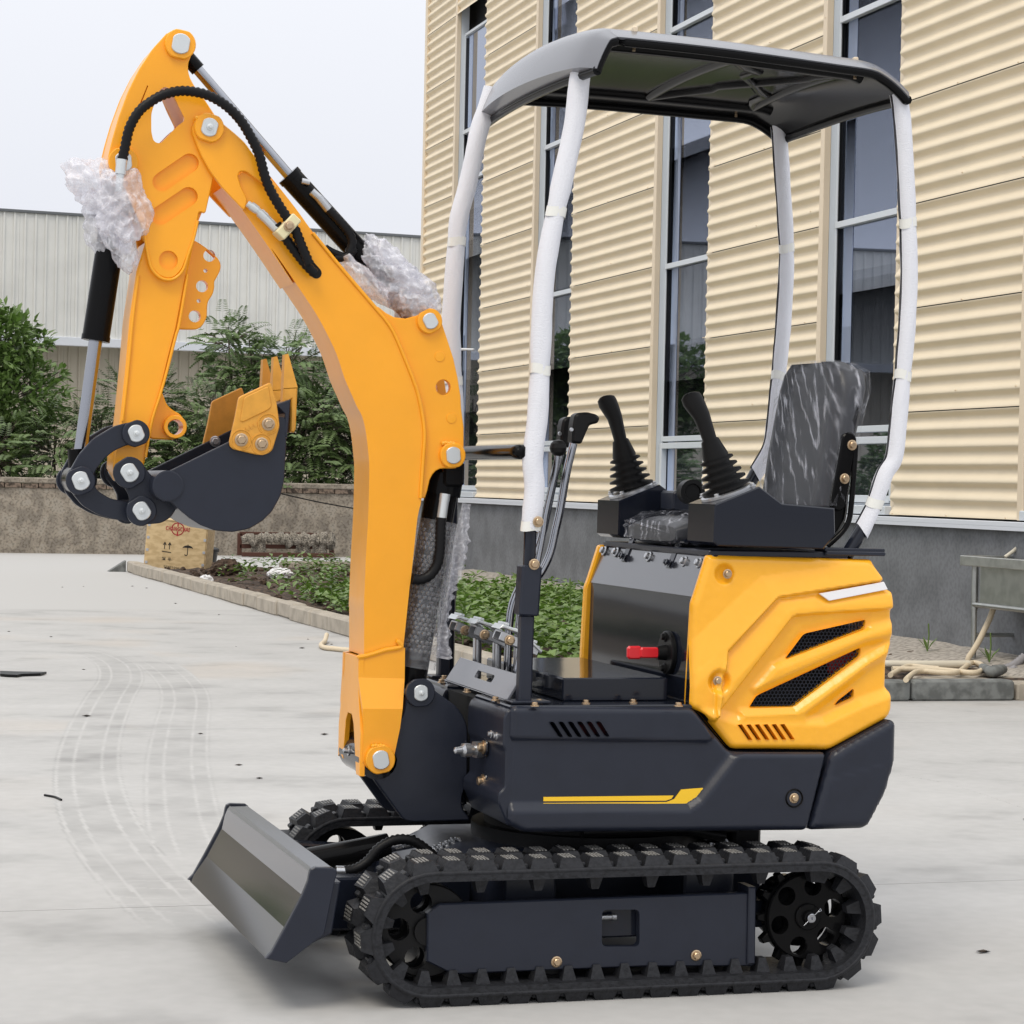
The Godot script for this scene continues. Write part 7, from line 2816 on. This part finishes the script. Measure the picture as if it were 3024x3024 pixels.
# ---------------------------------------------------------------- bubble wrap on the machine
func wraps() -> void:
	# tight sleeve round the boom cylinder
	var k0 := Vector3(-0.388, 0.631, 0.0)
	var k1 := Vector3(-0.313,1.128,0)
	var P := PackedVector3Array()
	var n := 70
	var g := Geo.new()
	var f := FastNoiseLite.new()
	f.seed = 3
	f.frequency = 4.0
	var d := (k1 - k0).normalized()
	var xx := Vector3(0, 0, 1).cross(d).normalized()
	var len := k0.distance_to(k1)
	var w := thing("bubble_wrap_sleeve", "tall bubble wrap sleeve round the black boom cylinder behind the boom foot", "bubble wrap")
	var rows := []
	for i in n:
		var t := 0.05 + (len - 0.16) * i / (n - 1)
		var row := PackedVector3Array()
		for j in 36:
			var a := TAU * j / 36.0
			var r := 0.052 + 0.004 * f.get_noise_3d(cos(a), t * 6.0, sin(a)) + (0.006 * absf(f.get_noise_1d(t * 40.0)) if i < 10 else 0.0)
			row.append(k0 + d * t + (xx * cos(a) + Vector3(0, 0, 1) * sin(a)) * r)
		rows.append(row)
	g.sheet(rows, true)
	# loose flap trailing on the right
	var fl := []
	for i in n:
		var t := 0.08 + (len - 0.14) * i / (n - 1)
		var row := PackedVector3Array()
		for j in 7:
			var q := j / 6.0
			var wob := 0.012 * sin(t * 23.0) + 0.014 * f.get_noise_1d(t * 12.0)
			row.append(k0 + d * t + xx * -(0.046 + q * (0.026 + wob * 0.8)) + Vector3(0, 0, 0.02 + 0.008 * sin(t * 31.0 + j)))
		fl.append(row)
	var so := obj("sleeve", g, M.bubble_film_tight, w)
	g = Geo.new()
	g.sheet(fl, false, true)
	obj("flap", g, M.bubble_film, w)
	# bubbles on it
	var bub := Geo.new()
	var R := 0.0053
	for i in 5:
		var t0 := PI / 2 * i / 4.0
		pass
	bub.lathe(Vector3.ZERO, Vector3(0, 0, 1), [Vector2(0, R), Vector2(R * 0.3, R * 0.93), Vector2(R * 0.52, R * 0.7), Vector2(R * 0.62, R * 0.35), Vector2(R * 0.64, 0)], 8)
	var bm := bub.mesh()
	var mm := MultiMesh.new()
	mm.transform_format = MultiMesh.TRANSFORM_3D
	mm.mesh = bm
	var list := []
	var pitch := 0.0118
	var rc := 0.053
	var m := int(TAU * rc / pitch)
	for i in int((len - 0.2) / (pitch * 0.87)):
		for j in m:
			var a := TAU * (j + 0.5 * (i % 2)) / m
			if f.get_noise_2d(i * 0.09, j * 0.12) < -0.28:
				continue
			var t := 0.09 + i * pitch * 0.87
			var o := xx * cos(a) + Vector3(0, 0, 1) * sin(a)
			var b := Basis.looking_at(-o, d)
			list.append(Transform3D(b, k0 + d * t + o * (0.0523 + 0.004 * f.get_noise_3d(cos(a), t * 6.0, sin(a)))))
	mm.instance_count = list.size()
	for i in list.size():
		mm.set_instance_transform(i, list[i])
	var mi := MultiMeshInstance3D.new()
	mi.name = "bubbles"
	mi.multimesh = mm
	mi.material_override = M.bubble_film_tight
	w.add_child(mi)
	stuff(mi)
	# crumpled bundle on the end of the arm cylinder
	w = thing("bubble_wrap_bundle", "crumpled bubble wrap bundle on the lower end of the arm cylinder by the boom bend", "bubble wrap")
	var c := Vector3(-0.44,1.569,0.02)
	var ax := (Vector3(-0.375,1.513,0.02) - Vector3(-0.499,1.617,0.02))
	var ang := atan2(ax.y, ax.x)
	obj("film", crumple(c, Vector3(0.105, 0.042, 0.05), 31, 0.75, ang), M.bubble_film, w)
	obj("film", crumple(Vector3(-0.399,1.526,0.02), Vector3(0.062, 0.05, 0.06), 32, 0.55, ang), M.bubble_film, w)
	obj("film", crumple(Vector3(-0.45,1.608,0.02), Vector3(0.085, 0.022, 0.04), 33, 0.6, ang - 0.1), M.bubble_film, w)
	obj("film", crumple(Vector3(-0.521,1.565,0.03), Vector3(0.075, 0.02, 0.04), 34, 0.6, ang), M.bubble_film, w)
	# crumpled bundle at the head of the bucket cylinder
	w = thing("bubble_wrap_bundle", "crumpled bubble wrap bundle round the head of the bucket cylinder at upper left", "bubble wrap")
	obj("film", crumple(Vector3(-1.127,1.742,0.04), Vector3(0.075, 0.05, 0.06), 41, 0.75, -0.5), M.bubble_film, w)
	obj("film", crumple(Vector3(-1.079,1.695,0.08), Vector3(0.055, 0.085, 0.05), 42, 0.75, 0.1), M.bubble_film, w)
	obj("film", crumple(Vector3(-1.082,1.632,0.06), Vector3(0.03, 0.075, 0.04), 43, 0.6, 0.3), M.bubble_film, w)
	obj("film", crumple(Vector3(-1.117,1.67,0), Vector3(0.034, 0.075, 0.045), 44, 0.55, 0.15), M.bubble_film, w)
